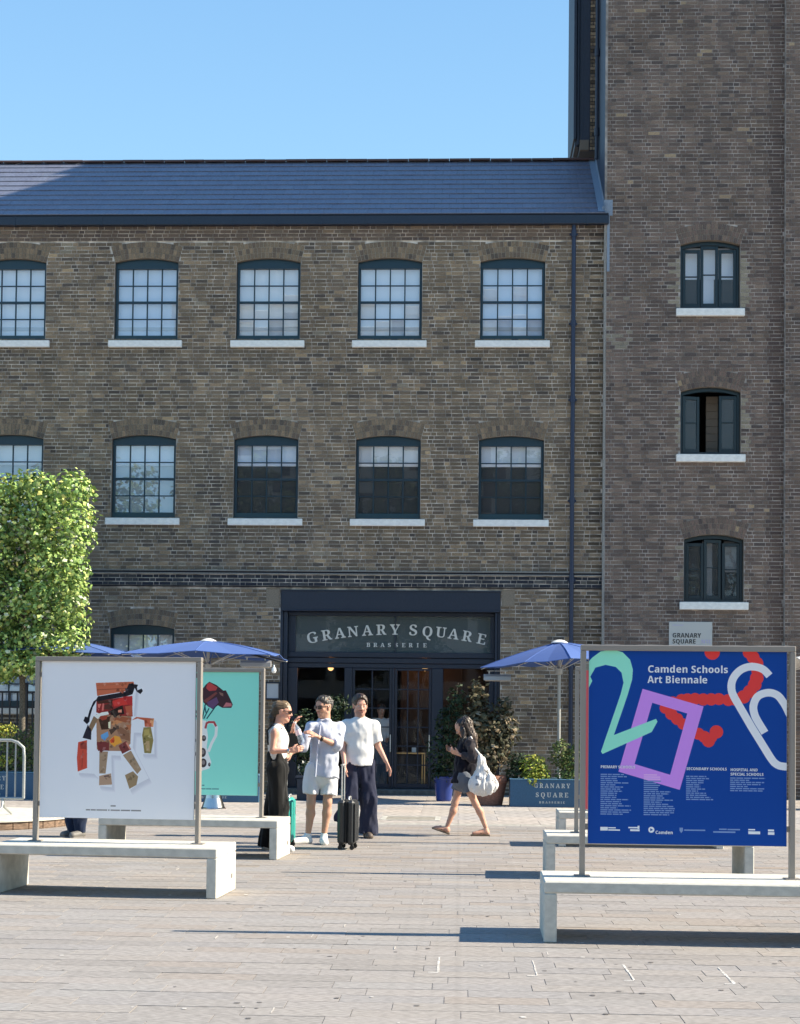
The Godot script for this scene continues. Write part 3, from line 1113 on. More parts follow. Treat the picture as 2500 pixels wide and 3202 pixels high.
func build_tower() -> void:
	var tower := thing("brick_granary", "tall purple-brown brick granary block rising out of the picture at right", "building")
	var ops := [[4.38, 5.575, 9.85, 11.14, 0.10, true], [4.395, 5.597, 6.90, 8.16, 0.10, true], [4.475, 5.665, 3.93, 5.18, 0.10, true]]
	var wall := Node3D.new()
	wall.name = "wall"
	tower.add_child(wall)
	var g := Geo.new()
	wall_sheet(g, 2.85, 6.47, 0.0, 21.35, 0.093, ops)
	wall_sheet(g, 6.455, 15.0, 0.0, 21.35, 0.213, [])
	g.quad(Vector3(6.455, 0, 0.093), Vector3(6.455, 21.35, 0.093), Vector3(6.455, 21.35, 0.213), Vector3(6.455, 0, 0.213), Vector3.LEFT)
	g.quad(Vector3(2.85, 0, 0.093), Vector3(2.85, 0, -9.0), Vector3(2.85, 11.6, -9.0), Vector3(2.85, 11.6, 0.093), Vector3.LEFT)
	obj("mortar", g, M.mortar_tower, wall)
	var side := Geo.new()
	side.box(Vector3(2.852, 11.6, -9.0), Vector3(3.1, 21.35, 0.088))
	side.box(Vector3(3.1, 0.0, -9.0), Vector3(15.0, 21.35, -8.8))
	side.box(Vector3(14.8, 0.0, -8.8), Vector3(15.0, 21.35, 0.2))
	side.box(Vector3(3.1, 21.6, -8.8), Vector3(14.8, 21.35, 0.08))
	obj("side_wall", side, M.lead_dark, wall)
	var inner := Geo.new()
	inner.box(Vector3(3.12, 0.0, -3.2), Vector3(14.8, 21.5, -3.0))
	for y: float in [3.4, 6.4, 9.4, 12.4]:
		inner.box(Vector3(3.12, y, -3.0), Vector3(14.8, y + 0.25, -0.25))
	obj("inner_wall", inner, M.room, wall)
	for o: Array in ops:
		var rv := Geo.new()
		reveals(rv, o, 0.094, -0.22)
		obj("reveal", rv, M.reveal, wall)
	var tone := func(x: float, y: float) -> Color:
		var c := pick(TOWER_TONES, TOWER_SHARE)
		var t := tone_noise.get_noise_2d(x * 2.0 + 200.0, y * 2.4)
		c = c * (1.0 + 0.30 * t)
		# repairs in pale brick at the window jambs
		for o: Array in ops:
			var d := minf(absf(x - o[0]), absf(x - o[1]))
			if d < 0.17 and y > o[2] + 0.05 and y < o[3] - 0.1 and (x < o[0] or x > o[1]) and rng.randf() < (0.75 if o[2] > 5.0 else 0.25):
				c = Color(0.45, 0.39, 0.29) * rng.randf_range(0.8, 1.15)
		if absf(x - 3.1) < 0.3 and y < 10.1 and y > 9.0 and rng.randf() < 0.18:
			c = Color(0.40, 0.35, 0.27)
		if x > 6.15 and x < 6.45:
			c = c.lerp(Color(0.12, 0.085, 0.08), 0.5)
		c.a = 1.0
		return c
	lay_bricks(wall, 2.90, 6.45, 0.0, 18.6, 0.1, ops, tone, Vector2(3.6, 6.0), 300)
	lay_bricks(wall, 6.46, 13.0, 0.0, 18.6, 0.22, [], tone, Vector2.ZERO, 0)
	var fillet := Geo.new()
	fillet.col = Color(0.45, 0.43, 0.39)
	fillet.bevel(Vector3(2.846, 0.0, 0.02), Vector3(2.885, 11.5, 0.099), 0.003)
	obj("mortar_fillet", fillet, M.brick, tower)
	for i in 3:
		brick_arch(tower, ops[i], 0.1, TOWER_TONES, TOWER_SHARE, 0.35 if i == 0 else 0.05)
		casement(tower, ops[i], i)
	var step := Geo.new()
	step.box(Vector3(2.84, 11.74, 0.10), Vector3(3.01, 12.06, 0.112))
	step.box(Vector3(2.80, 11.72, 0.08), Vector3(2.94, 11.93, 0.118))
	step.box(Vector3(2.90, 10.6, 0.10), Vector3(2.955, 11.74, 0.108))
	obj("lead_step", step, M.lead, tower)
	# the hoist bay that juts from the side wall above the roof, on a stepped foot
	var bay := Node3D.new()
	bay.name = "jutting_bay"
	tower.add_child(bay)
	var core := Geo.new()
	core.box(Vector3(2.50, 13.90, -3.6), Vector3(2.848, 21.35, -2.02))
	core.bevel(Vector3(2.585, 14.05, -2.02), Vector3(2.72, 21.35, -2.0), 0.004)
	core.bevel(Vector3(2.40, 14.00, -3.6), Vector3(2.50, 21.35, -2.06), 0.01)
	obj("bay_wall", core, M.lead_dark, bay)
	var strip := Geo.new()
	strip.bevel(Vector3(2.365, 14.13, -3.65), Vector3(2.425, 21.35, -1.95), 0.006)
	strip.bevel(Vector3(2.44, 14.02, -3.62), Vector3(2.49, 21.35, -1.99), 0.006)
	obj("corner_board", strip, M.lead_dark, bay)
	var fr := Geo.new()
	fr.bevel(Vector3(2.502, 13.895, -2.05), Vector3(2.70, 14.12, -1.97), 0.006)
	obj("foot", fr, M.reveal, bay)
	var toothed := func(x: float, y: float) -> Color:
		return pick(WING_TONES, WING_SHARE) * (0.6 if int(y / COURSE) % 3 == 0 else 1.15)
	lay_bricks(bay, 2.722, 2.83, 13.9, 19.0, -1.985, [], toothed, Vector2.ZERO, 0)
	var drain := Geo.new()
	drain.tube([Vector3(2.80, 13.4, -1.2), Vector3(2.80, 19.0, -1.2)], [0.04, 0.04], 10)
	for y: float in [13.9, 15.6, 17.3]:
		drain.tube([Vector3(2.80, y, -1.2), Vector3(2.80, y + 0.16, -1.2)], [0.055, 0.055], 10)
	obj("downpipe", drain, M.lead_dark, tower)
	# street name board on the wall
	var sign_board := thing("wall_sign", "pale square wall board reading GRANARY SQUARE above the blue poster", "sign", Vector3(4.61, 3.06, 0.104))
	var sb := Geo.new()
	sb.bevel(Vector3(-0.43, -0.46, 0.0), Vector3(0.43, 0.46, 0.035), 0.006)
	obj("board", sb, mat(lin(0.50, 0.50, 0.47), 0.6), sign_board)
	lettering("lettering", "GRANARY", sign_board, Vector3(-0.365, 0.185, 0.037), 0.088, M.letter_black, false, true, 0.0, HORIZONTAL_ALIGNMENT_LEFT)
	lettering("lettering", "SQUARE", sign_board, Vector3(-0.365, 0.065, 0.037), 0.088, M.letter_black, false, true, 0.0, HORIZONTAL_ALIGNMENT_LEFT)
	lettering("lettering", "N1C", sign_board, Vector3(0.21, 0.065, 0.037), 0.075, M.letter_lilac, false, true, 0.0, HORIZONTAL_ALIGNMENT_LEFT)
	var rule := Geo.new()
	rule.box(Vector3(-0.365, 0.385, 0.035), Vector3(-0.14, 0.397, 0.038))
	obj("small_print", rule, M.letter_lilac, sign_board)

# ------------------------------------------------------------------ the brasserie front
func build_shopfront() -> void:
	var wing := get_node("brick_warehouse")
	var front := Node3D.new()
	front.name = "shopfront"
	wing.add_child(front)
	var beam := Geo.new()
	beam.bevel(Vector3(-3.63, 3.705, -0.10), Vector3(0.81, 4.105, 0.035), 0.012)
	beam.bevel(Vector3(-3.63, 3.685, -0.12), Vector3(0.81, 3.715, 0.055), 0.006)
	beam.bevel(Vector3(-3.63, 4.09, -0.08), Vector3(0.81, 4.118, 0.05), 0.006)
	obj("beam", beam, M.navy, front)
	for s: Array in [[-3.635, -3.50], [0.71, 0.815]]:
		var p := Geo.new()
		p.bevel(Vector3(s[0], 0.0, -0.28), Vector3(s[0] + 0.045, 3.68, 0.02), 0.006)
		p.bevel(Vector3(s[0] + 0.05, 0.0, -0.28), Vector3(s[1], 3.68, -0.03), 0.006)
		obj("jamb", p, M.navy, front)
	var tr := Geo.new()
	tr.bevel(Vector3(-3.498, 3.61, -0.27), Vector3(0.708, 3.68, -0.16), 0.006)
	tr.bevel(Vector3(-3.498, 2.76, -0.27), Vector3(0.708, 2.868, -0.15), 0.008)
	tr.bevel(Vector3(-3.498, 2.645, -0.27), Vector3(0.708, 2.752, -0.17), 0.008)
	tr.bevel(Vector3(-3.498, 2.55, -0.27), Vector3(0.708, 2.64, -0.19), 0.006)
	tr.bevel(Vector3(-3.498, 2.868, -0.26), Vector3(-3.35, 3.61, -0.19), 0.006)
	tr.bevel(Vector3(0.62, 2.868, -0.26), Vector3(0.708, 3.61, -0.19), 0.006)
	tr.bevel(Vector3(-1.325, 2.868, -0.25), Vector3(-1.30, 3.61, -0.20), 0.004)
	for s: Array in [[-3.498, -3.30], [-2.34, -2.185], [-1.365, -1.32], [-0.56, -0.33], [0.60, 0.708]]:
		tr.bevel(Vector3(s[0], 0.1, -0.27), Vector3(s[1], 2.548, -0.16), 0.008)
	for s: Array in [[-3.298, -2.342], [-0.328, 0.598]]:
		tr.bevel(Vector3(s[0], 0.1, -0.26), Vector3(s[1], 0.52, -0.19), 0.008)
	obj("frame", tr, M.navy, front)
	for s: Array in [[-3.35, -1.325], [-1.30, 0.62]]:
		var g := Geo.new()
		g.quad(Vector3(s[0], 2.868, -0.224), Vector3(s[1], 2.868, -0.224), Vector3(s[1], 3.61, -0.224), Vector3(s[0], 3.61, -0.224), Vector3.BACK)
		obj("transom_glass", g, M.glass, front)
		var bk := Geo.new()
		bk.box(Vector3(s[0], 2.868, -0.262), Vector3(s[1], 3.61, -0.25))
		obj("transom_backing", bk, M.fascia_green, front)
	for s: Array in [[-3.298, -2.342], [-0.328, 0.598]]:
		var g := Geo.new()
		g.quad(Vector3(s[0], 0.52, -0.22), Vector3(s[1], 0.52, -0.22), Vector3(s[1], 2.55, -0.22), Vector3(s[0], 2.55, -0.22), Vector3.BACK)
		obj("pane", g, M.glass_door, front)
	# door leaves: stiles, rails, glazing bars and panes
	for d: Array in [[-2.183, -1.367, 2, 6], [-1.318, -0.562, 3, 6]]:
		var q := Geo.new()
		q.bevel(Vector3(d[0], 0.11, -0.25), Vector3(d[0] + 0.055, 2.545, -0.20), 0.005)
		q.bevel(Vector3(d[1] - 0.055, 0.11, -0.25), Vector3(d[1], 2.545, -0.20), 0.005)
		q.bevel(Vector3(d[0] + 0.056, 0.11, -0.25), Vector3(d[1] - 0.056, 0.20, -0.20), 0.005)
		q.bevel(Vector3(d[0] + 0.056, 2.50, -0.25), Vector3(d[1] - 0.056, 2.545, -0.20), 0.005)
		var w: float = d[1] - d[0] - 0.11
		for i in range(1, d[2]):
			var x: float = d[0] + 0.055 + w * i / d[2]
			q.bevel(Vector3(x - 0.012, 0.2, -0.24), Vector3(x + 0.012, 2.5, -0.21), 0.003)
		for j in range(1, d[3]):
			var y: float = 0.2 + 2.3 * j / d[3]
			q.bevel(Vector3(d[0] + 0.056, y - 0.012, -0.238), Vector3(d[1] - 0.056, y + 0.012, -0.212), 0.003)
		obj("door", q, M.navy, front)
		for j in d[3]:
			for i in d[2]:
				var at := Vector3(d[0] + 0.055 + w * (i + 0.5) / d[2], 0.2 + 2.3 * (j + 0.5) / d[3], -0.225)
				inst("pane", pane_mesh, M.glass_door, front, Transform3D(Basis.from_euler(Vector3(rng.randf_range(-0.004, 0.004), rng.randf_range(-0.004, 0.004), 0)).scaled_local(Vector3(w / d[2] - 0.01, 2.3 / d[3] - 0.01, 1)), at))
	var hd := Geo.new()
	for x: float in [-1.39, -0.60]:
		hd.tube([Vector3(x, 0.85, -0.15), Vector3(x, 1.20, -0.15)], [0.012, 0.012], 8)
		hd.tube([Vector3(x, 0.88, -0.15), Vector3(x, 0.88, -0.21)], [0.008, 0.008], 6)
		hd.tube([Vector3(x, 1.17, -0.15), Vector3(x, 1.17, -0.21)], [0.008, 0.008], 6)
	obj("door_handle", hd, M.aluminium, front)
	var st := Geo.new()
	st.col = Color(0.20, 0.19, 0.175)
	st.bevel(Vector3(-3.49, 0.0, -0.30), Vector3(0.70, 0.098, 0.26), 0.01)
	obj("doorstep", st, M.paving_pale, front)
	# the room behind
	var room := Geo.new()
	room.box(Vector3(-4.98, 0.0, -6.78), Vector3(2.8, 0.09, -0.31))
	obj("room_floor", room, M.room_floor, front)
	var panel := Geo.new()
	panel.bevel(Vector3(-1.30, 0.1, -2.9), Vector3(0.9, 2.75, -2.8), 0.01)
	for i in 5:
		panel.bevel(Vector3(-1.28 + i * 0.44, 0.1, -2.8), Vector3(-1.24 + i * 0.44, 2.75, -2.78), 0.004)
	panel.bevel(Vector3(-1.30, 2.75, -2.92), Vector3(0.9, 2.85, -2.76), 0.01)
	obj("inner_panelling", panel, textured(lin(0.085, 0.060, 0.045), 0.7, M.fine, Vector3(1, 4, 1)), front)
	# the lettering over the doors: each letter on the arc
	var sgn := thing("brasserie_sign", "arched pale lettering GRANARY SQUARE over small BRASSERIE on the dark transom", "sign", Vector3(-1.287, 0.0, -0.218))
	var word := "GRANARY SQUARE"
	var xs := [330.0, 415.0, 493.0, 573.0, 656.0, 740.0, 822.0, 0.0, 932.0, 1015.0, 1095.0, 1168.0, 1250.0, 1335.0]
	for i in word.length():
		if word[i] == " ":
			continue
		var dx: float = (xs[i] - 832.0) * 0.003435
		var r := 2423.0 * 0.003435
		var a := dx / r
		var y: float = 3.335 - r * (1.0 - cos(a))
		if word[i] == "Q":
			y -= 0.012
		lettering("letter", word[i], sgn, Vector3(dx, y, 0.012), 0.212 if i > 0 and i != 8 else 0.226, M.letter_sign, true, true, -a, HORIZONTAL_ALIGNMENT_CENTER, 0.014)
	var small := "BRASSERIE"
	for i in small.length():
		lettering("letter", small[i], sgn, Vector3(-0.575 + 0.144 * i, 3.02, 0.010), 0.084, M.letter_sign, true, true, 0.0, HORIZONTAL_ALIGNMENT_CENTER, 0.010)
	# host stand just inside the door
	var hs := thing("host_stand", "dark wooden host stand with brass edging behind the right door leaf", "stand", Vector3(-1.05, 0.092, -1.0))
	var hb := Geo.new()
	hb.bevel(Vector3(-0.36, 0.0, -0.25), Vector3(0.28, 0.70, 0.22), 0.008)
	obj("cabinet", hb, M.wood_dark, hs)
	var he := Geo.new()
	he.bevel(Vector3(-0.38, 0.702, -0.27), Vector3(0.36, 0.735, 0.25), 0.004)
	he.bevel(Vector3(0.285, 0.0, 0.19), Vector3(0.31, 0.70, 0.24), 0.003)
	he.bevel(Vector3(0.335, 0.0, 0.19), Vector3(0.36, 0.70, 0.24), 0.003)
	obj("brass_trim", he, M.brass, hs)
	var card := thing("menu_card", "small white card standing on the host stand", "card", Vector3(-0.93, 0.828, -0.9))
	var cg := Geo.new()
	cg.bevel(Vector3(-0.045, 0.0, -0.01), Vector3(0.045, 0.10, 0.0), 0.002)
	obj("card", cg, M.print_white, card)
	# lamps indoors
	for l: Array in [[Vector3(-0.75, 2.62, -2.2), "glowing round pendant lamp indoors above the right door leaf"], [Vector3(-2.72, 2.58, -1.3), "glowing round pendant lamp indoors behind the left window"]]:
		var lamp := thing("pendant_lamp", l[1], "lamp", l[0], 0.0, "pendant lamps indoors")
		var b := Geo.new()
		b.lathe([Vector2(0.0, -0.06), Vector2(0.035, -0.05), Vector2(0.058, -0.02), Vector2(0.058, 0.015), Vector2(0.035, 0.05), Vector2(0.0, 0.06)], 14)
		obj("lamp_globe", b, M.bulb, lamp)
		var cord := Geo.new()
		cord.tube([Vector3(0, 0.06, 0), Vector3(0, 1.75, 0)], [0.006, 0.006], 6)
		obj("cord", cord, M.rubber, lamp)
		var o := OmniLight3D.new()
		o.name = "lamp_light"
		o.light_color = Color(1.0, 0.62, 0.30)
		o.light_energy = 0.035
		o.light_size = 0.06
		o.omni_range = 9.0
		o.omni_attenuation = 2.0
		o.shadow_enabled = true
		lamp.add_child(o)
	var cm := thing("framed_menu", "small framed menu on the brickwork left of the brasserie front", "menu", Vector3(-3.78, 2.06, 0.006))
	var fr := Geo.new()
	for q: Array in [[-0.15, 0.15, 0.15, 0.18], [-0.15, 0.15, -0.18, -0.15], [-0.15, -0.12, -0.15, 0.15], [0.12, 0.15, -0.15, 0.15]]:
		fr.bevel(Vector3(q[0], q[2], 0.0), Vector3(q[1], q[3], 0.03), 0.003)
	obj("frame", fr, M.navy, cm)
	var pp := Geo.new()
	pp.box(Vector3(-0.12, -0.15, 0.002), Vector3(0.12, 0.15, 0.012))
	obj("sheet", pp, M.blind_grey, cm)

# ------------------------------------------------------------------ posters
func fill_poly(img: Image, poly: PackedVector2Array, col: Color) -> void:
	var y0 := img.get_height()
	var y1 := 0
	for p in poly:
		y0 = mini(y0, int(floor(p.y)))
		y1 = maxi(y1, int(ceil(p.y)))
	y0 = maxi(y0, 0)
	y1 = mini(y1, img.get_height() - 1)
	for y in range(y0, y1 + 1):
		var yy := y + 0.5
		var cross: Array[float] = []
		for i in poly.size():
			var a := poly[i]
			var b := poly[(i + 1) % poly.size()]
			if (a.y <= yy) != (b.y <= yy):
				cross.append(a.x + (yy - a.y) / (b.y - a.y) * (b.x - a.x))
		cross.sort()
		for k in range(0, cross.size() - 1, 2):
			var l := maxi(int(round(cross[k])), 0)
			var r := mini(int(round(cross[k + 1])), img.get_width())
			if r > l:
				img.fill_rect(Rect2i(l, y, r - l, 1), col)

func circle(at: Vector2, r: float, squash := 1.0) -> PackedVector2Array:
	var p := PackedVector2Array()
	for i in 28:
		p.append(at + Vector2(cos(TAU * i / 28.0) * r * squash, sin(TAU * i / 28.0) * r))
	return p

func stroke(img: Image, pts: PackedVector2Array, half: float, col: Color) -> void:
	for poly in Geometry2D.offset_polyline(pts, half, Geometry2D.JOIN_ROUND, Geometry2D.END_BUTT):
		if not Geometry2D.is_polygon_clockwise(poly):
			fill_poly(img, poly, col)

func pts(flat: Array, ox: float, oy: float, s: float) -> PackedVector2Array:
	var p := PackedVector2Array()
	for i in range(0, flat.size(), 2):
		p.append(Vector2((flat[i] - ox) * s, (flat[i + 1] - oy) * s))
	return p

# pigment that reads as (r, g, b) of 255 under open sky in the shade
func ink(r: float, g: float, b: float) -> Color:
	var c := Color(r / 255.0, g / 255.0, b / 255.0).srgb_to_linear()
	return Color(minf(c.r / 0.58, 0.86), minf(c.g / 0.68, 0.86), minf(c.b / 0.92, 0.88)).linear_to_srgb()

func poster_figure() -> Image:
	var im := Image.create(1024, 1024, false, Image.FORMAT_RGB8)
	im.fill(ink(190, 202, 236))
	var ox := -560.0
	var oy := -86.0
	var s := 1024.0 / 2530.0
	var put := func(col: Color, flat: Array) -> void: fill_poly(im, pts(flat, ox, oy, s), col)
	# soft printed shadow of the cut-out, then the cut-out itself
	var cut := [320, 240, 960, 225, 1000, 330, 965, 800, 1300, 825, 1315, 1405, 1110, 1405, 1095, 1060, 975, 1060, 960, 1300, 1230, 1790, 1060, 1880, 920, 1985, 825, 1740, 760, 1435, 610, 1430, 630, 1945, 412, 1925, 400, 1800, 330, 1730, 60, 1720, 35, 1480, 55, 1220, 105, 1170, 215, 930, 290, 800, 335, 700]
	for k in 8:
		var sh := PackedVector2Array()
		for p in pts(cut, ox, oy, s):
			sh.append(p + Vector2(10 + (7 - k) * 2.0, 14 + (7 - k) * 3.0))
		fill_poly(im, sh, ink(187 - k * 2.5, 199 - k * 2.5, 232 - k * 2.5))
	put.call(ink(206, 218, 242), cut)
	put.call(ink(160, 93, 76), [335, 265, 955, 240, 970, 300, 860, 390, 360, 475])
	put.call(ink(128, 72, 60), [350, 370, 870, 340, 860, 352, 355, 386])
	put.call(ink(140, 82, 70), [348, 300, 900, 275, 900, 283, 350, 310])
	put.call(ink(118, 42, 46), [350, 560, 930, 470, 950, 800, 600, 835, 350, 740])
	put.call(ink(168, 52, 54), [610, 560, 820, 480, 930, 600, 640, 645])
	put.call(ink(150, 44, 52), [800, 480, 940, 470, 945, 640, 860, 600])
	put.call(ink(72, 44, 44), [480, 620, 620, 580, 590, 700, 480, 690])
	put.call(ink(178, 104, 106), [370, 610, 430, 600, 385, 720])
	put.call(ink(168, 96, 100), [450, 590, 480, 585, 470, 710, 440, 715])
	put.call(ink(62, 38, 36), [360, 560, 620, 530, 610, 590, 380, 600])
	put.call(ink(150, 80, 68), [820, 640, 940, 620, 940, 790, 860, 780])
	put.call(ink(138, 112, 100), [350, 770, 930, 800, 920, 1240, 800, 1360, 570, 1360, 370, 1340])
	put.call(ink(165, 120, 92), [600, 880, 810, 840, 820, 880, 640, 950, 600, 930])
	put.call(ink(128, 78, 62), [620, 840, 760, 800, 930, 830, 900, 920, 830, 900])
	put.call(ink(150, 100, 80), [840, 940, 930, 930, 920, 1020, 850, 1010])
	put.call(ink(112, 84, 74), [680, 1000, 760, 970, 900, 1060, 910, 1200, 770, 1160])
	put.call(ink(70, 58, 56), [560, 1020, 720, 970, 690, 1010, 600, 1100])
	put.call(ink(58, 42, 38), [390, 850, 580, 800, 560, 1010, 440, 1020])
	put.call(ink(128, 60, 52), [400, 800, 540, 790, 520, 850, 420, 880])
	put.call(ink(226, 224, 220), [330, 790, 440, 740, 540, 725, 560, 770, 420, 800, 370, 860])
	put.call(ink(205, 196, 190), [550, 900, 590, 880, 590, 1000, 555, 990])
	put.call(ink(38, 30, 32), [560, 720, 780, 620, 815, 760, 700, 790, 660, 830])
	put.call(ink(60, 56, 58), [600, 720, 640, 700, 690, 820, 650, 830])
	put.call(ink(190, 128, 118), [705, 700, 770, 690, 770, 740, 710, 740])
	put.call(ink(30, 30, 42), [340, 545, 370, 485, 820, 405, 880, 270, 1030, 290, 1010, 335, 1020, 380, 1090, 350, 1110, 390, 1070, 440, 1010, 400, 975, 340, 940, 445, 850, 475, 360, 565])
	put.call(ink(22, 24, 38), [350, 530, 300, 565, 235, 720, 210, 820, 165, 810, 140, 880, 200, 935, 240, 890, 245, 830, 290, 660, 345, 565])
	put.call(ink(112, 96, 84), [310, 800, 380, 850, 270, 1065, 235, 965])
	put.call(ink(36, 36, 52), [215, 935, 275, 1050, 272, 1185, 130, 1155])
	put.call(ink(165, 70, 64), [60, 1225, 205, 1190, 215, 1640, 60, 1700, 42, 1480])
	put.call(ink(126, 56, 54), [90, 1240, 200, 1230, 200, 1340, 100, 1330])
	put.call(ink(140, 62, 58), [130, 1360, 150, 1355, 140, 1640, 118, 1650])
	put.call(ink(84, 138, 206), [430, 1105, 545, 1045, 560, 1120, 500, 1185, 440, 1160])
	put.call(ink(206, 138, 64), [570, 1185, 660, 1110, 740, 1130, 782, 1220, 650, 1285, 590, 1240])
	put.call(ink(178, 74, 52), [580, 1190, 650, 1130, 660, 1220, 600, 1235])
	put.call(ink(98, 48, 54), [365, 1220, 570, 1210, 572, 1355, 390, 1362])
	put.call(ink(98, 52, 58), [725, 1275, 850, 1195, 935, 1330, 790, 1405])
	put.call(ink(168, 116, 112), [840, 1225, 865, 1215, 930, 1320, 905, 1335])
	put.call(ink(132, 118, 110), [412, 1370, 555, 1370, 520, 1725, 415, 1725])
	put.call(ink(146, 128, 122), [415, 1765, 610, 1720, 630, 1900, 415, 1915])
	put.call(ink(70, 58, 72), [495, 1762, 580, 1748, 580, 1768, 495, 1782])
	put.call(ink(134, 120, 110), [800, 1425, 930, 1350, 1105, 1650, 1040, 1725, 970, 1640])
	put.call(ink(126, 114, 100), [838, 1745, 970, 1680, 1055, 1765, 1030, 1900, 915, 1965])
	put.call(ink(158, 84, 70), [930, 865, 1010, 808, 1300, 830, 1290, 965, 1150, 965, 1140, 862, 1030, 832])
	put.call(ink(196, 138, 110), [1250, 850, 1300, 840, 1290, 960, 1262, 960])
	put.call(ink(116, 112, 76), [1130, 975, 1250, 965, 1295, 1180, 1260, 1390, 1150, 1385, 1110, 1100])
	put.call(ink(146, 140, 96), [1150, 1010, 1220, 1000, 1230, 1090, 1140, 1110])
	put.call(ink(148, 134, 112), [1160, 1200, 1230, 1190, 1240, 1360, 1180, 1350])
	# the scraps themselves: small patches of paper and cloth in neighbouring tones
	var r := RandomNumberGenerator.new()
	r.seed = 31
	for i in 420:
		var at := Vector2(r.randf_range(0.24, 0.74), r.randf_range(0.12, 0.84)) * 1024.0
		var under := im.get_pixelv(Vector2i(at))
		if under.v > 0.72 and under.s < 0.25:
			continue
		var q := PackedVector2Array()
		var turn := r.randf() * TAU
		for k in 4:
			q.append(at + Vector2.from_angle(turn + TAU * (k + r.randf_range(-0.2, 0.2)) / 4.0) * r.randf_range(5.0, 17.0))
		var inside := true
		for p in q:
			var u := im.get_pixelv(Vector2i(p))
			if u.v > 0.72 and u.s < 0.25:
				inside = false
		if inside:
			fill_poly(im, q, under.lightened(r.randf_range(0.0, 0.22)) if r.randf() < 0.5 else under.darkened(r.randf_range(0.0, 0.32)))
	# blurred caption
	for w: Array in [[474, 508, 0], [310, 338, 1], [342, 376, 1], [380, 452, 1], [458, 468, 1], [474, 536, 1], [542, 604, 1], [610, 676, 1]]:
		im.fill_rect(Rect2i(w[0], 938 + 28 * w[2], w[1] - w[0], 9), ink(112, 118, 134))
	return im

func poster_biennale() -> Image:
	var im := Image.create(1024, 1024, false, Image.FORMAT_RGB8)
	im.fill(ink(13, 58, 148))
	var ox := 462.0
	var oy := 252.0
	var s := 1024.0 / 1166.0
	var red := ink(214, 58, 66)
	for c: Array in [[1190, 262, 45], [1405, 262, 36], [1430, 290, 38], [1452, 325, 38], [1458, 370, 38], [1452, 415, 40], [1440, 455, 40], [1412, 495, 40], [1375, 528, 40], [1330, 545, 38], [1285, 548, 36], [1230, 543, 36], [1185, 545, 37], [1138, 546, 37], [1090, 543, 36], [1045, 546, 36], [1010, 548, 34], [960, 555, 26], [915, 600, 34], [950, 635, 36], [985, 665, 36], [1020, 695, 34], [1110, 752, 36], [1145, 770, 36], [1170, 795, 38], [1190, 775, 30], [1216, 740, 40]]:
		fill_poly(im, circle((Vector2(c[0], c[1]) - Vector2(ox, oy)) * s, c[2] * s), red)
	var lilac := ink(168, 124, 232)
	var put := func(col: Color, flat: Array) -> void: fill_poly(im, pts(flat, ox, oy, s), col)
	put.call(lilac, [780, 485, 1140, 588, 1122, 655, 825, 565])
	put.call(lilac, [780, 485, 840, 560, 735, 938, 640, 985])
	put.call(lilac, [640, 985, 735, 938, 945, 1000, 1002, 1090])
	put.call(lilac, [1140, 588, 1002, 1090, 945, 1000, 1045, 628])
	put.call(ink(122, 212, 204), [455, 330, 480, 300, 530, 262, 600, 250, 660, 265, 705, 310, 722, 370, 718, 430, 690, 530, 612, 765, 860, 665, 869, 682, 835, 745, 545, 880, 536, 865, 650, 520, 667, 450, 655, 390, 620, 355, 560, 343, 500, 360, 470, 415, 482, 440, 455, 495])
	var clip := ink(204, 220, 246)
	var curve := func(flat: Array) -> PackedVector2Array:
		var c := Curve2D.new()
		var p := pts(flat, ox, oy, s)
		for i in p.size():
			var t := (p[mini(i + 1, p.size() - 1)] - p[maxi(i - 1, 0)]) / 6.0
			c.add_point(p[i], -t, t)
		return c.tessellate(4, 3)
	stroke(im, curve.call([1526, 400, 1485, 360, 1420, 346, 1360, 365, 1315, 415, 1303, 475, 1325, 540, 1420, 705, 1530, 885, 1570, 930, 1610, 942, 1660, 944]), 23.0 * s, clip)
	stroke(im, curve.call([1500, 742, 1465, 685, 1440, 635, 1433, 580, 1458, 525, 1515, 502, 1570, 515, 1612, 565, 1650, 640]), 23.0 * s, clip)
	# the lists, too small to read: rows of uneven length
	var pale := ink(98, 128, 192)
	var r := RandomNumberGenerator.new()
	r.seed = 5
	for col: Array in [[535, 1000, 20, 150], [790, 1000, 20, 165], [1040, 1005, 12, 130], [1298, 1012, 7, 175]]:
		for k in col[2]:
			if col[0] == 790 and k < 8:
				var w2 := r.randf_range(70, 115)
				im.fill_rect(Rect2i(int((col[0] - ox) * s), int((col[1] - oy + k * 12.5) * s), int(w2 * s), 6), ink(186, 158, 238) if k < 3 else pale)
				continue
			var w: float = r.randf_range(0.5, 1.25) * col[3]
			var x: float = col[0]
			while x < col[0] + w:
				var q := minf(r.randf_range(16, 44), col[0] + w - x)
				im.fill_rect(Rect2i(int((x - ox) * s), int((col[1] - oy + k * 12.5) * s), int(q * s), 6), pale)
				x += q + 4
	# the sponsors' marks along the foot
	var mk := ink(186, 202, 236)
	for b: Array in [[535, 1318, 45, 22], [582, 1320, 45, 7], [582, 1332, 70, 9], [700, 1316, 55, 9], [712, 1330, 56, 12], [755, 1308, 12, 20], [1030, 1326, 125, 9], [1235, 1318, 45, 9], [1283, 1320, 75, 8], [1200, 1334, 130, 10], [1405, 1318, 40, 9], [1405, 1332, 70, 18], [1520, 1320, 36, 12], [1520, 1336, 38, 16]]:
		im.fill_rect(Rect2i(int((b[0] - ox) * s), int((b[1] - oy) * s), int(b[2] * s), int(b[3] * s)), mk if b[0] < 900 or b[0] > 1390 else pale)
	put.call(pale, [1002, 1316, 1022, 1316, 1022, 1334, 1012, 1348, 1002, 1334])
	fill_poly(im, circle((Vector2(836, 1331) - Vector2(ox, oy)) * s, 18 * s), mk)
	put.call(ink(13, 58, 148), [830, 1322, 846, 1331, 830, 1340])
	return im

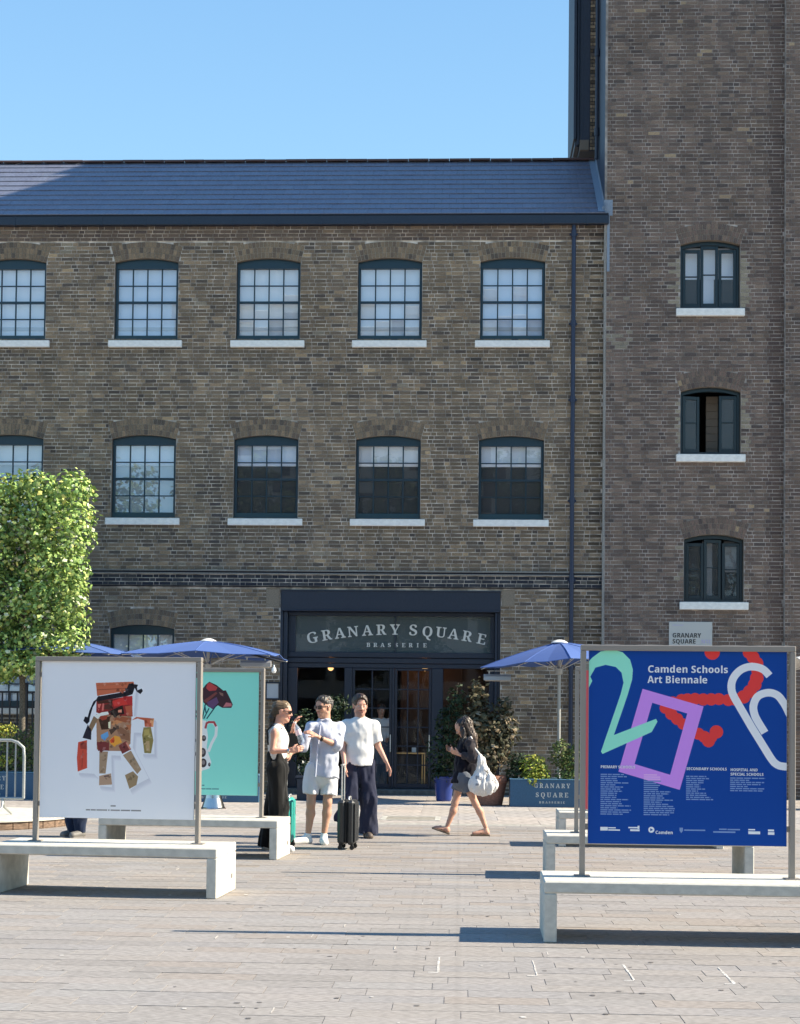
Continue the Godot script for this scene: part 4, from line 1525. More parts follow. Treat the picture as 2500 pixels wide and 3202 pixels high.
func poster_jug() -> Image:
	var im := Image.create(1024, 1024, false, Image.FORMAT_RGB8)
	im.fill(ink(116, 196, 206))
	# panel's top right corner is (1000, 235) on a grid of 0.823 mm
	var s := 1024.0 / 1640.0
	var ox := -640.0
	var oy := 235.0
	var put := func(col: Color, flat: Array) -> void: fill_poly(im, pts(flat, ox, oy, s), col)
	for side: Array in [[1.0, 0.0], [-1.0, 330.0]]:
		var m := func(flat: Array) -> Array:
			var o := []
			for i in range(0, flat.size(), 2):
				o.append(flat[i] * side[0] + side[1])
				o.append(flat[i + 1])
			return o
		put.call(ink(56, 42, 54), m.call([230, 470, 285, 400, 330, 365, 430, 410, 520, 482, 555, 478, 600, 560, 652, 668, 632, 712, 510, 712, 450, 680, 380, 732, 310, 690, 250, 640]))
		put.call(ink(152, 62, 72), m.call([285, 450, 305, 390, 340, 378, 440, 440, 420, 480, 330, 490]))
		put.call(ink(84, 66, 108), m.call([300, 640, 430, 570, 460, 640, 380, 728, 320, 700]))
		put.call(ink(108, 86, 90), m.call([460, 500, 520, 520, 520, 560, 480, 540]))
		put.call(ink(156, 100, 118), m.call([560, 640, 630, 650, 640, 690, 520, 700]))
		put.call(ink(100, 60, 66), m.call([250, 620, 420, 500, 440, 520, 290, 650]))
	for l: Array in [[280, 660, 240, 860], [330, 720, 260, 860], [420, 690, 300, 860], [270, 680, 290, 780], [120, 690, 200, 860], [60, 690, 180, 860]]:
		stroke(im, pts(l, ox, oy, s), 5.0, ink(24, 66, 84))
	put.call(ink(204, 208, 226), [60, 900, 120, 870, 290, 885, 300, 960, 322, 1100, 305, 1240, 340, 1350, 372, 1440, 350, 1520, 200, 1572, 60, 1540, 0, 1440, 40, 1300, 20, 1100, 50, 980])
	var c := Curve2D.new()
	for p in pts([280, 960, 320, 905, 390, 905, 435, 970, 428, 1080, 370, 1190, 330, 1300], ox, oy, s):
		c.add_point(p, Vector2.ZERO, Vector2.ZERO)
	stroke(im, c.get_baked_points(), 12.0, ink(206, 206, 224))
	stroke(im, pts([284, 990, 300, 920, 330, 905, 400, 905, 430, 960], ox, oy, s), 9.0, ink(140, 62, 76))
	for d: Array in [[250, 1310, 46, 62], [260, 1450, 48, 60], [120, 1330, 40, 60], [110, 1460, 40, 50], [345, 1470, 16, 26], [225, 1010, 14, 36], [110, 1010, 26, 40], [265, 1120, 30, 40], [130, 1150, 30, 40]]:
		fill_poly(im, circle((Vector2(d[0], d[1]) - Vector2(ox, oy)) * s, d[3] * s, float(d[2]) / d[3]), ink(52, 50, 62))
		fill_poly(im, circle((Vector2(d[0] + 4, d[1] - 6) - Vector2(ox, oy)) * s, d[3] * 0.5 * s, float(d[2]) / d[3]), ink(112, 112, 126))
	for w: Array in [[250, 285, 0], [190, 225, 1], [230, 300, 1], [306, 380, 1], [386, 480, 1]]:
		im.fill_rect(Rect2i(int((w[0] - ox) * s), int((1742 + 45 * w[2] - oy) * s), int((w[1] - w[0]) * s), 9), ink(70, 120, 140))
	return im

# ------------------------------------------------------------------ benches and display boards
func make_bench(label: String, at: Vector3, turn: float, worn: bool) -> Node3D:
	var b := thing("concrete_bench", label, "bench", at, turn, "concrete benches carrying display boards")
	var m: Material = M.concrete_worn if worn else M.concrete
	var L := 0.98
	for s: Array in [[-0.365, -0.003], [0.003, 0.365]]:
		var g := Geo.new()
		g.bevel(Vector3(-L, 0.335, s[0]), Vector3(L, 0.417, s[1]), 0.009)
		obj("seat_slab", g, m, b)
	for s: float in [-1.0, 1.0]:
		var g := Geo.new()
		g.bevel(Vector3(minf(s * L, s * (L - 0.088)), 0.0, -0.363), Vector3(maxf(s * L, s * (L - 0.088)), 0.3345, 0.363), 0.008)
		obj("leg", g, m, b)
	var p := Geo.new()
	p.box(Vector3(L - 0.001, 0.118, -0.225), Vector3(L + 0.003, 0.158, -0.195))
	p.box(Vector3(L - 0.001, 0.118, -0.19), Vector3(L + 0.003, 0.158, -0.165))
	obj("maker_plate", p, M.steel, b)
	return b

func make_board(label: String, at: Vector3, turn: float, cc: float, w: float, lo: float, hi: float, top: float, print_tex: Image, plain: Material = null) -> Node3D:
	var d := thing("display_board", label, "display board", at, turn, "poster boards on benches")
	var y0 := 0.417
	for s: float in [-1.0, 1.0]:
		var g := Geo.new()
		g.bevel(Vector3(s * cc * 0.5 - 0.019, y0, -0.032), Vector3(s * cc * 0.5 + 0.019, top - 0.0405, 0.032), 0.004)
		obj("post", g, M.steel, d)
		var f := Geo.new()
		f.bevel(Vector3(s * cc * 0.5 - 0.055, y0 - 0.0005, -0.05), Vector3(s * cc * 0.5 + 0.055, y0 + 0.008, 0.05), 0.002)
		obj("base_plate", f, M.steel, d)
	var r := Geo.new()
	r.bevel(Vector3(-cc * 0.5 - 0.019, top - 0.04, -0.032), Vector3(cc * 0.5 + 0.019, top, 0.032), 0.004)
	obj("top_rail", r, M.steel, d)
	var panel := Geo.new()
	panel.bevel(Vector3(-w * 0.5, lo, -0.008), Vector3(w * 0.5, hi, 0.008), 0.001)
	obj("panel", panel, plain if plain else M.board_back, d)
	for s: float in [-1.0, 1.0]:
		for y: float in [lo + 0.12, hi - 0.12]:
			var clips := Geo.new()
			clips.box(Vector3(minf(s * w * 0.5, s * (cc * 0.5 - 0.019)), y - 0.02, -0.006), Vector3(maxf(s * w * 0.5, s * (cc * 0.5 - 0.019)), y + 0.02, 0.004))
			obj("clip", clips, M.steel, d)
	if print_tex:
		var m := StandardMaterial3D.new()
		m.albedo_texture = ImageTexture.create_from_image(print_tex)
		m.roughness = 0.6
		m.metallic_specular = 0.25
		m.texture_repeat = false
		var q := Geo.new()
		q.quad_uv(Vector3(-w * 0.5 + 0.002, hi - 0.002, 0.0105), Vector3(w * 0.5 - 0.002, hi - 0.002, 0.0105), Vector3(w * 0.5 - 0.002, lo + 0.002, 0.0105), Vector3(-w * 0.5 + 0.002, lo + 0.002, 0.0105), Vector3.BACK)
		obj("poster_print", q, m, d)
	return d

func build_displays() -> void:
	make_bench("pale concrete bench under the white robot-figure poster, front left", Vector3(-2.945, 0, 17.24), -3.9, false)
	make_bench("pale concrete bench under the turquoise jug poster beside the standing woman", Vector3(-2.862, 0, 13.785), -4.2, false)
	make_bench("stained concrete bench under the blue Art Biennale poster, nearest at right", Vector3(1.572, 0, 19.445), -0.9, true)
	make_bench("concrete bench under the coral board, second in the right-hand row", Vector3(1.825, 0, 15.36), -0.9, true)
	make_bench("concrete bench behind the coral board, farthest in the right-hand row", Vector3(2.19, 0, 11.70), -0.9, false)
	make_board("steel framed white poster with a collage figure of brown and red scraps", Vector3(-2.945, 0, 17.20), -3.9, 1.436, 1.370, 0.622, 1.982, 2.018, poster_figure())
	make_board("steel framed turquoise poster with a spotted jug of dark flowers", Vector3(-2.86, 0, 13.75), -4.2, 1.44, 1.355, 0.655, 2.004, 2.045, poster_jug())
	var d := make_board("steel framed blue poster titled Camden Schools Art Biennale", Vector3(1.600, 0, 19.43), -0.9, 1.455, 1.380, 0.645, 2.010, 2.042, poster_biennale())
	# lettering of the blue poster, on a grid of its own print (462..1628 across, 252..1399 down)
	var u := 1.380 / 1166.0
	var px := func(x: float, y: float) -> Vector3: return Vector3(-0.690 + (x - 462.0) * u, 2.010 - (y - 252.0) * 1.365 / 1148.0, 0.012)
	lettering("lettering", "Camden Schools", d, px.call(809.0, 366.0), 0.0490, M.letter_white, false, true, 0.0, HORIZONTAL_ALIGNMENT_LEFT, 0.002).scale.x = 1.04
	lettering("lettering", "Art Biennale", d, px.call(809.0, 428.0), 0.0490, M.letter_white, false, true, 0.0, HORIZONTAL_ALIGNMENT_LEFT, 0.002).scale.x = 1.02
	lettering("lettering", "PRIMARY SCHOOLS", d, px.call(535.0, 946.0), 0.0190, M.letter_white, false, true, 0.0, HORIZONTAL_ALIGNMENT_LEFT, 0.002)
	lettering("lettering", "SECONDARY SCHOOLS", d, px.call(1040.0, 951.0), 0.0190, M.letter_white, false, true, 0.0, HORIZONTAL_ALIGNMENT_LEFT, 0.002)
	lettering("lettering", "HOSPITAL AND", d, px.call(1298.0, 954.0), 0.0190, M.letter_white, false, true, 0.0, HORIZONTAL_ALIGNMENT_LEFT, 0.002)
	lettering("lettering", "SPECIAL SCHOOLS", d, px.call(1298.0, 980.0), 0.0190, M.letter_white, false, true, 0.0, HORIZONTAL_ALIGNMENT_LEFT, 0.002)
	lettering("lettering", "Camden", d, px.call(860.0, 1328.0), 0.022, M.letter_white, false, true, 0.0, HORIZONTAL_ALIGNMENT_LEFT, 0.002)
	make_board("steel framed plain coral board standing behind the blue poster", Vector3(1.885, 0, 15.345), -0.9, 1.462, 1.386, 0.645, 2.010, 2.042, null, M.coral)
	make_board("steel framed board hidden behind the coral one, last in the row", Vector3(2.27, 0, 11.685), -0.9, 1.462, 1.386, 0.645, 2.010, 2.042, null, M.print_white)

# ------------------------------------------------------------------ parasols, planters, pots
func make_parasol(label: String, at: Vector3, half: float, apex: float, mid: float, corner: float, canvas: Material, turn := 0.0, tilt := 0.0) -> Node3D:
	var u := thing("parasol", label, "parasol", at, turn, "parasols along the brasserie front")
	var rim := []
	for k in 8:
		var a := TAU * k / 8.0
		var d := Vector3(cos(a), 0, sin(a))
		var r := half if k % 2 == 0 else half * 1.4142
		rim.append(d * r + Vector3(0, (mid if k % 2 == 0 else corner) + tilt * d.rotated(Vector3.UP, deg_to_rad(turn)).x * r, 0))
	var c := Geo.new()
	var steps := 6
	var top := Vector3(0, apex, 0)
	var at_rib := func(k: int, t: float) -> Vector3:
		var e: Vector3 = rim[k % 8]
		return top.lerp(e, t) + Vector3(0, 0.03 * sin(PI * t), 0)
	for k in 8:
		for j in 2:
			for i in steps:
				var q := []
				for w: Array in [[j / 2.0, float(i) / steps], [(j + 1) / 2.0, float(i) / steps], [(j + 1) / 2.0, float(i + 1) / steps], [j / 2.0, float(i + 1) / steps]]:
					var p: Vector3 = at_rib.call(k, w[1]).lerp(at_rib.call(k + 1, w[1]), w[0])
					p.y -= 0.028 * 4.0 * w[0] * (1.0 - w[0]) * w[1]
					q.append(p)
				var nn: Vector3 = (q[2] - q[0]).cross(q[3] - q[1])
				if nn.length() < 1e-9:
					nn = Vector3.UP
				nn = nn.normalized() * (1.0 if nn.y > 0.0 else -1.0)
				c.quad(q[0], q[1], q[2], q[3], nn)
	obj("canopy", c, canvas, u)
	var seam := Geo.new()
	for k in 8:
		var line := []
		for i in steps + 1:
			line.append(at_rib.call(k, float(i) / steps) + Vector3(0, 0.002, 0))
		seam.tube(line, [0.007, 0.007, 0.007, 0.007, 0.007, 0.007, 0.007], 5)
		seam.tube([rim[k], rim[(k + 1) % 8].lerp(rim[k], 0.5) + Vector3(0, -0.026, 0), rim[(k + 1) % 8]], [0.008, 0.008, 0.008], 5)
	obj("seams", seam, canvas, u)
	var rb := Geo.new()
	for k in 8:
		rb = Geo.new()
		rb.tube([Vector3(0, apex - 0.07, 0), rim[k] * Vector3(0.99, 1, 0.99) + Vector3(0, -0.025, 0)], [0.011, 0.009], 6)
		rb.tube([rim[k] * Vector3(0.5, 0, 0.5) + Vector3(0, (apex + rim[k].y) * 0.5 - 0.045, 0), Vector3(0, corner - 0.16, 0)], [0.009, 0.009], 6)
		obj("rib", rb, M.aluminium, u)
	var p := Geo.new()
	p.tube([Vector3(0, 0.05, 0), Vector3(0, apex - 0.03, 0)], [0.032, 0.032], 12)
	obj("pole", p, M.pole, u)
	var h := Geo.new()
	h.lathe([Vector2(0.033, corner - 0.24), Vector2(0.07, corner - 0.22), Vector2(0.075, corner - 0.13), Vector2(0.05, corner - 0.10), Vector2(0.033, corner - 0.09)], 14)
	obj("hub", h, M.pole, u)
	var f := Geo.new()
	f.lathe([Vector2(0.0, apex - 0.03), Vector2(0.15, apex - 0.022), Vector2(0.155, apex - 0.005), Vector2(0.09, apex + 0.03), Vector2(0.05, apex + 0.042), Vector2(0.0, apex + 0.046)], 16)
	obj("cap", f, M.plastic_white, u)
	var b := Geo.new()
	b.bevel(Vector3(-0.36, 0.0, -0.36), Vector3(0.36, 0.07, 0.36), 0.02)
	obj("base", b, M.steel, u)
	return u

func make_heater(label: String, at: Vector3, len: float, turn := 0.0) -> void:
	var h := thing("patio_heater", label, "heater", at, turn, "heaters hung under the parasols")
	var g := Geo.new()
	g.prism(PackedVector2Array([Vector2(-0.07, 0.0), Vector2(-0.06, 0.085), Vector2(-0.02, 0.11), Vector2(0.04, 0.11), Vector2(0.075, 0.07), Vector2(0.085, 0.0)]), -len * 0.5, len * 0.5, Transform3D(Basis(Vector3.UP, -PI / 2.0), Vector3.ZERO))
	obj("housing", g, M.heater, h)
	var r := Geo.new()
	r.tube([Vector3(-len * 0.45, -0.005, 0), Vector3(len * 0.45, -0.005, 0)], [0.012, 0.012], 8)
	obj("element", r, M.chrome, h)
	var k := Geo.new()
	for s: float in [-0.3, 0.3]:
		k.bevel(Vector3(s * len - 0.012, 0.10, -0.012), Vector3(s * len + 0.012, 0.17, 0.012), 0.003)
	k.bevel(Vector3(-len * 0.38, 0.165, -0.015), Vector3(len * 0.38, 0.18, 0.015), 0.003)
	obj("bracket", k, M.aluminium, h)

func make_planter(label: String, at: Vector3, w: float, text_at: float) -> Node3D:
	var p := thing("planter", label, "planter", at, 0.0, "blue lettered planters")
	var g := Geo.new()
	for q: Array in [[-w * 0.5, w * 0.5, -0.05, 0.0], [-w * 0.5, w * 0.5, -0.60, -0.55], [-w * 0.5, -w * 0.5 + 0.05, -0.55, -0.05], [w * 0.5 - 0.05, w * 0.5, -0.55, -0.05]]:
		g.bevel(Vector3(q[0], 0.0, q[2]), Vector3(q[1], 0.475, q[3]), 0.006)
	obj("box", g, M.planter_blue, p)
	var r := Geo.new()
	for q: Array in [[-w * 0.5 - 0.01, w * 0.5 + 0.01, -0.06, 0.01], [-w * 0.5 - 0.01, w * 0.5 + 0.01, -0.61, -0.54], [-w * 0.5 - 0.01, -w * 0.5 + 0.06, -0.54, -0.06], [w * 0.5 - 0.06, w * 0.5 + 0.01, -0.54, -0.06]]:
		r.bevel(Vector3(q[0], 0.476, q[2]), Vector3(q[1], 0.492, q[3]), 0.004)
	obj("rim", r, M.planter_rim, p)
	var s := Geo.new()
	s.box(Vector3(-w * 0.5 + 0.05, 0.05, -0.55), Vector3(w * 0.5 - 0.05, 0.44, -0.05))
	obj("soil", s, M.soil, p)
	lettering("lettering", "G R A N A R Y", p, Vector3(text_at, 0.375, 0.002), 0.078, M.letter_pale, true, true).scale.x = 0.86
	lettering("lettering", "S Q U A R E", p, Vector3(text_at, 0.215, 0.002), 0.082, M.letter_pale, true, true).scale.x = 0.9
	lettering("lettering", "B R A S S E R I E", p, Vector3(text_at, 0.085, 0.002), 0.036, M.letter_pale, true, true).scale.x = 1.15
	return p

func build_terrace() -> void:
	make_parasol("blue parasol right of the brasserie door with a heater under its left corner", Vector3(1.84, 0, 2.5), 1.03, 2.965, 2.615, 2.60, M.canvas, -41.0, 0.085)
	var l2 := make_parasol("blue parasol left of the brasserie door rising behind the white poster", Vector3(-4.68, 0, 2.5), 1.33, 2.935, 2.69, 2.63, M.canvas)
	make_parasol("blue parasol half hidden by the clipped tree", Vector3(-7.75, 0, 1.75), 1.36, 2.99, 2.74, 2.66, M.canvas)
	make_parasol("white parasol cut by the right edge of the picture", Vector3(7.62, 0, 2.5), 1.45, 2.955, 2.72, 2.52, M.canvas_white)
	var arm := Geo.new()
	arm.tube([Vector3(0.9, 2.66, 1.0), Vector3(1.52, 2.50, 1.32)], [0.018, 0.014], 8)
	arm.tube([Vector3(0.92, 2.70, 0.98), Vector3(1.55, 2.54, 1.32)], [0.012, 0.010], 8)
	obj("strut", arm, M.rubber, l2)
	var bulb := Geo.new()
	bulb.lathe([Vector2(0.0, -0.065), Vector2(0.032, -0.05), Vector2(0.045, -0.015), Vector2(0.036, 0.025), Vector2(0.018, 0.05), Vector2(0.016, 0.085), Vector2(0.0, 0.085)], 12, Vector3(1.40, 2.36, 1.33))
	obj("bulb", bulb, M.bulb_off, l2)
	make_heater("grey patio heater under the right parasol's left corner", Vector3(0.70, 2.25, 2.45), 0.50)
	make_heater("grey patio heater above the turquoise poster's top corner", Vector3(-3.70, 2.44, 3.1), 0.55)
	make_planter("blue planter reading GRANARY SQUARE BRASSERIE right of the terracotta pot", Vector3(1.635, 0, 3.9), 1.46, 0.0)
	make_planter("blue lettered planter behind the steel barrier at far left", Vector3(-8.45, 0, 3.5), 1.75, -0.01)
	make_planter("blue lettered planter low behind the turquoise poster", Vector3(-4.35, 0, 3.6), 1.6, 0.0)
	make_planter("blue lettered planter seen past the blue poster's right post", Vector3(7.35, 0, 3.9), 1.7, 0.0)
	var pot := thing("terracotta_pot", "large terracotta pot with a rolled rim beside the walking woman", "pot", Vector3(0.545, 0, 3.45))
	var g := Geo.new()
	g.lathe([Vector2(0.0, 0.0), Vector2(0.225, 0.0), Vector2(0.24, 0.02), Vector2(0.315, 0.40), Vector2(0.335, 0.41), Vector2(0.345, 0.44), Vector2(0.345, 0.50), Vector2(0.335, 0.525), Vector2(0.305, 0.53), Vector2(0.29, 0.48), Vector2(0.0, 0.47)], 28)
	obj("pot_body", g, M.terracotta, pot)
	var blue := thing("blue_pot", "glazed dark blue pot left of the terracotta pot by the door", "pot", Vector3(-0.27, 0, 2.3))
	var b := Geo.new()
	b.lathe([Vector2(0.0, 0.0), Vector2(0.13, 0.0), Vector2(0.145, 0.03), Vector2(0.185, 0.40), Vector2(0.195, 0.42), Vector2(0.195, 0.455), Vector2(0.175, 0.46), Vector2(0.165, 0.42), Vector2(0.0, 0.41)], 24)
	obj("pot_body", b, M.pot_blue, blue)
	var crate := thing("dark_planter", "dark patterned planter with white flowers behind the man in shorts", "planter", Vector3(-2.72, 0, 2.4))
	var c := Geo.new()
	c.bevel(Vector3(-0.26, 0.0, -0.22), Vector3(0.26, 0.40, 0.22), 0.012)
	c.bevel(Vector3(-0.29, 0.40, -0.25), Vector3(0.29, 0.45, 0.25), 0.01)
	obj("box", c, M.lead_dark, crate)
	var ro := Geo.new()
	ro.lathe([Vector2(0.0, 0.0), Vector2(0.085, 0.0), Vector2(0.085, 0.014), Vector2(0.06, 0.02), Vector2(0.0, 0.02)], 16)
	var rm := ro.mesh()
	for x: float in [-0.13, 0.13]:
		inst("rosette", rm, M.navy, crate, Transform3D(Basis(Vector3.RIGHT, PI / 2.0), Vector3(x, 0.21, 0.22)))
	var bol := thing("steel_bollard", "polished steel bollard flaring at its foot below the turquoise poster", "bollard", Vector3(-4.04, 0, 5.55))
	var bo := Geo.new()
	bo.lathe([Vector2(0.0, 0.0), Vector2(0.215, 0.0), Vector2(0.215, 0.012), Vector2(0.19, 0.03), Vector2(0.14, 0.18), Vector2(0.112, 0.32), Vector2(0.10, 0.5), Vector2(0.095, 0.88), Vector2(0.07, 0.92), Vector2(0.0, 0.925)], 28)
	obj("post", bo, M.chrome, bol)

# ------------------------------------------------------------------ plants
# leaves scattered through lumps: lumps are [centre, radii]; palette of linear greens
func leaf_mesh(len: float, wid: float, droop: float) -> ArrayMesh:
	var g := Geo.new()
	var p := [Vector3(0, 0, 0), Vector3(wid * 0.5, len * 0.45, -droop * 0.3), Vector3(0, len, -droop), Vector3(-wid * 0.5, len * 0.45, -droop * 0.3), Vector3(0, len * 0.5, 0.06 * len)]
	for k: Array in [[0, 1, 4], [1, 2, 4], [2, 3, 4], [3, 0, 4]]:
		var nn: Vector3 = (p[k[1]] - p[k[0]]).cross(p[k[2]] - p[k[0]]).normalized()
		if nn.z < 0.0:
			nn = -nn
		nn = (nn + Vector3(0, 0, 0.6)).normalized()
		g.tri(p[k[0]], p[k[1]], p[k[2]], nn, nn, nn)
	return g.mesh()

func foliage(called: String, parent: Node, lumps: Array, count: int, leaf: ArrayMesh, palette: Array, share: Array, shell := 0.35, size := 1.0) -> void:
	var total := 0.0
	for l: Array in lumps:
		total += l[1].x * l[1].y + l[1].x * l[1].z
	var mm := MultiMesh.new()
	mm.transform_format = MultiMesh.TRANSFORM_3D
	mm.use_colors = true
	mm.mesh = leaf
	var xf: Array[Transform3D] = []
	var cs: Array[Color] = []
	for l: Array in lumps:
		var n := int(count * (l[1].x * l[1].y + l[1].x * l[1].z) / total)
		var lump_tone := rng.randf_range(0.8, 1.15)
		for i in n:
			var d := Vector3(rng.randfn(), rng.randfn(), rng.randfn()).normalized()
			var r := 1.0 - shell * pow(rng.randf(), 1.4)
			r *= 1.0 + 0.10 * fold_noise.get_noise_3dv(d * 2.2 + l[0])
			var at: Vector3 = l[0] + d * r * l[1]
			var look := (d + Vector3(rng.randfn(), rng.randfn() + 0.5, rng.randfn()) * 0.6).normalized()
			var b := Basis.looking_at(-look, Vector3.UP if absf(look.y) < 0.95 else Vector3.RIGHT)
			b = b * Basis(Vector3(0, 0, 1), rng.randf_range(-2.6, 2.6))
			xf.append(Transform3D(b.scaled_local(Vector3.ONE * rng.randf_range(0.65, 1.25) * size), at))
			var c := pick(palette, share) * rng.randf_range(0.75, 1.25) * lump_tone
			c.a = 1.0
			cs.append(c)
	mm.instance_count = xf.size()
	for i in xf.size():
		mm.set_instance_transform(i, xf[i])
		mm.set_instance_color(i, cs[i])
	var o := MultiMeshInstance3D.new()
	o.name = called
	o.multimesh = mm
	o.material_override = M.leaf
	parent.add_child(o, true)
	kind(o, "stuff")

func stems(parent: Node, base: Vector3, tips: Array, r: float) -> void:
	var g := Geo.new()
	for t: Vector3 in tips:
		var m := base.lerp(t, 0.5) + Vector3(rng.randf_range(-0.05, 0.05), 0.05, rng.randf_range(-0.05, 0.05))
		g.tube([base, m, t], [r, r * 0.7, r * 0.35], 7)
	obj("stem", g, M.bark, parent)

func build_plants() -> void:
	var round_leaf := leaf_mesh(0.10, 0.075, 0.02)
	var small_leaf := leaf_mesh(0.06, 0.035, 0.012)
	var broad_leaf := leaf_mesh(0.13, 0.075, 0.03)
	# the clipped tree at the left
	var tree := thing("clipped_tree", "bright green box-clipped tree at the left edge in front of the warehouse", "tree", Vector3(-8.1, 0, 2.75))
	var t := Geo.new()
	t.tube([Vector3(0, 0, 0), Vector3(0.02, 1.0, 0.0), Vector3(0.0, 2.3, 0.0), Vector3(0.02, 3.4, 0.02), Vector3(0, 4.8, 0)], [0.075, 0.058, 0.052, 0.045, 0.02], 12)
	t.tube([Vector3(0.0, 2.28, 0.0), Vector3(0.0, 2.18, 0.0)], [0.075, 0.06], 12)
	for i in 12:
		var y := 2.4 + 0.2 * i
		var a := 2.4 * i
		t.tube([Vector3(0, y, 0), Vector3(cos(a) * 0.5, y + 0.25, sin(a) * 0.3), Vector3(cos(a) * 1.0, y + 0.35, sin(a) * 0.5)], [0.03, 0.02, 0.008], 6)
	obj("trunk", t, M.bark, tree)
	var greens := [Color(0.32, 0.45, 0.12), Color(0.23, 0.35, 0.095), Color(0.47, 0.56, 0.18), Color(0.12, 0.21, 0.06), Color(0.60, 0.56, 0.16), Color(0.64, 0.70, 0.46)]
	var share := [4.0, 4.0, 2.2, 3.4, 0.6, 1.0]
	var lumps := []
	var r := RandomNumberGenerator.new()
	r.seed = 77
	for iy in 8:
		for ix in range(-2, 6):
			for iz in 2:
				var c := Vector3(-1.10 + 0.40 * ix + r.randf_range(-0.1, 0.1), 2.45 + 0.460 * iy + r.randf_range(-0.12, 0.12), -0.32 + 0.62 * iz + r.randf_range(-0.08, 0.08))
				var q := Vector3(r.randf_range(0.28, 0.38), r.randf_range(0.28, 0.38), r.randf_range(0.28, 0.36))
				if ix == 5 and iy == 0:
					c.x -= 0.15
				lumps.append([c, q])
	foliage("crown", tree, lumps, 24000, round_leaf, greens, share, 0.5, 1.0)
	# planting along the terrace
	var dark := [Color(0.022, 0.044, 0.021), Color(0.033, 0.060, 0.026), Color(0.016, 0.032, 0.018), Color(0.055, 0.080, 0.034)]
	var dshare := [4.0, 3.0, 2.0, 1.0]
	var lime := [Color(0.33, 0.36, 0.045), Color(0.22, 0.28, 0.045), Color(0.42, 0.40, 0.07), Color(0.12, 0.19, 0.04)]
	var mid := [Color(0.095, 0.145, 0.038), Color(0.065, 0.11, 0.032), Color(0.16, 0.19, 0.055), Color(0.24, 0.23, 0.09)]
	var s1 := thing("lime_shrub", "yellow-green rounded shrub in the blue planter by the terracotta pot", "shrub", Vector3(1.32, 0.43, 3.62))
	foliage("leaves", s1, [[Vector3(0, 0.22, 0), Vector3(0.26, 0.28, 0.24)], [Vector3(0.12, 0.12, 0.08), Vector3(0.2, 0.2, 0.2)], [Vector3(-0.02, 0.03, 0.24), Vector3(0.14, 0.12, 0.08)]], 1100, small_leaf, lime, [4.0, 3.0, 2.0, 1.5], 0.5)
	stems(s1, Vector3(0, 0, 0), [Vector3(0.1, 0.3, 0), Vector3(-0.12, 0.3, 0.05), Vector3(0, 0.4, -0.05)], 0.012)
	var s2 := thing("green_shrub", "olive-green shrub at the foot of the right parasol's pole", "shrub", Vector3(1.90, 0.43, 3.6))
	foliage("leaves", s2, [[Vector3(-0.1, 0.5, 0), Vector3(0.2, 0.26, 0.2)], [Vector3(0.12, 0.38, 0), Vector3(0.28, 0.26, 0.24)], [Vector3(0.1, 0.1, 0.1), Vector3(0.3, 0.2, 0.2)], [Vector3(0.25, 0.62, 0.0), Vector3(0.14, 0.14, 0.14)]], 1700, small_leaf, mid, [4.0, 3.0, 2.0, 0.8], 0.5)
	stems(s2, Vector3(0, 0, 0), [Vector3(-0.1, 0.6, 0), Vector3(0.2, 0.5, 0.05), Vector3(0.25, 0.7, -0.05)], 0.014)
	var s3 := thing("dark_shrub", "dark bushy shrub at the left end of the blue planter", "shrub", Vector3(1.02, 0.43, 3.55))
	foliage("leaves", s3, [[Vector3(0, 0.15, 0), Vector3(0.2, 0.24, 0.2)], [Vector3(0.05, 0.32, -0.1), Vector3(0.22, 0.2, 0.15)]], 700, small_leaf, dark, dshare, 0.6)
	stems(s3, Vector3(0, 0, 0), [Vector3(0.0, 0.3, 0), Vector3(0.08, 0.4, -0.08)], 0.012)
	# the big bronze-leaved shrub in the terracotta pot
	var bronze := [Color(0.10, 0.085, 0.045), Color(0.06, 0.062, 0.035), Color(0.20, 0.15, 0.09), Color(0.34, 0.27, 0.18), Color(0.045, 0.05, 0.032)]
	var s4 := thing("bronze_shrub", "tall shrub with dry bronze leaves in the terracotta pot", "shrub", Vector3(0.545, 0.47, 3.4))
	foliage("leaves", s4, [[Vector3(-0.1, 0.95, 0), Vector3(0.42, 0.45, 0.35)], [Vector3(0.22, 0.75, 0), Vector3(0.33, 0.5, 0.3)], [Vector3(0.0, 0.4, 0), Vector3(0.34, 0.38, 0.3)], [Vector3(-0.22, 1.45, 0), Vector3(0.18, 0.38, 0.18)], [Vector3(0.25, 1.25, 0.05), Vector3(0.16, 0.2, 0.16)], [Vector3(-0.36, 0.75, 0.1), Vector3(0.2, 0.35, 0.2)]], 1900, broad_leaf, bronze, [4.0, 4.0, 2.0, 0.8, 3.0], 0.8, 0.85)
	stems(s4, Vector3(0, 0, 0), [Vector3(-0.25, 1.7, 0), Vector3(0.2, 1.2, 0.05), Vector3(-0.1, 1.2, -0.1), Vector3(0.3, 0.9, 0), Vector3(-0.35, 0.9, 0.1)], 0.016)
	var s5 := thing("bay_shrub", "dark green shrub growing up beside the door from the blue pot", "shrub", Vector3(-0.27, 0.41, 2.3))
	foliage("leaves", s5, [[Vector3(0, 0.5, 0), Vector3(0.34, 0.42, 0.3)], [Vector3(0.1, 1.0, 0), Vector3(0.3, 0.4, 0.28)], [Vector3(0.22, 1.45, -0.05), Vector3(0.2, 0.3, 0.2)], [Vector3(-0.05, 0.1, 0.05), Vector3(0.25, 0.22, 0.2)]], 1050, broad_leaf, dark, dshare, 0.7, 0.7)
	stems(s5, Vector3(0, 0, 0), [Vector3(0, 0.8, 0), Vector3(0.1, 1.4, 0), Vector3(0.25, 1.8, -0.05)], 0.016)
	var s6 := thing("climbing_shrub", "dark green leafy shrub left of the doors behind the two men", "shrub", Vector3(-2.78, 0.42, 1.6))
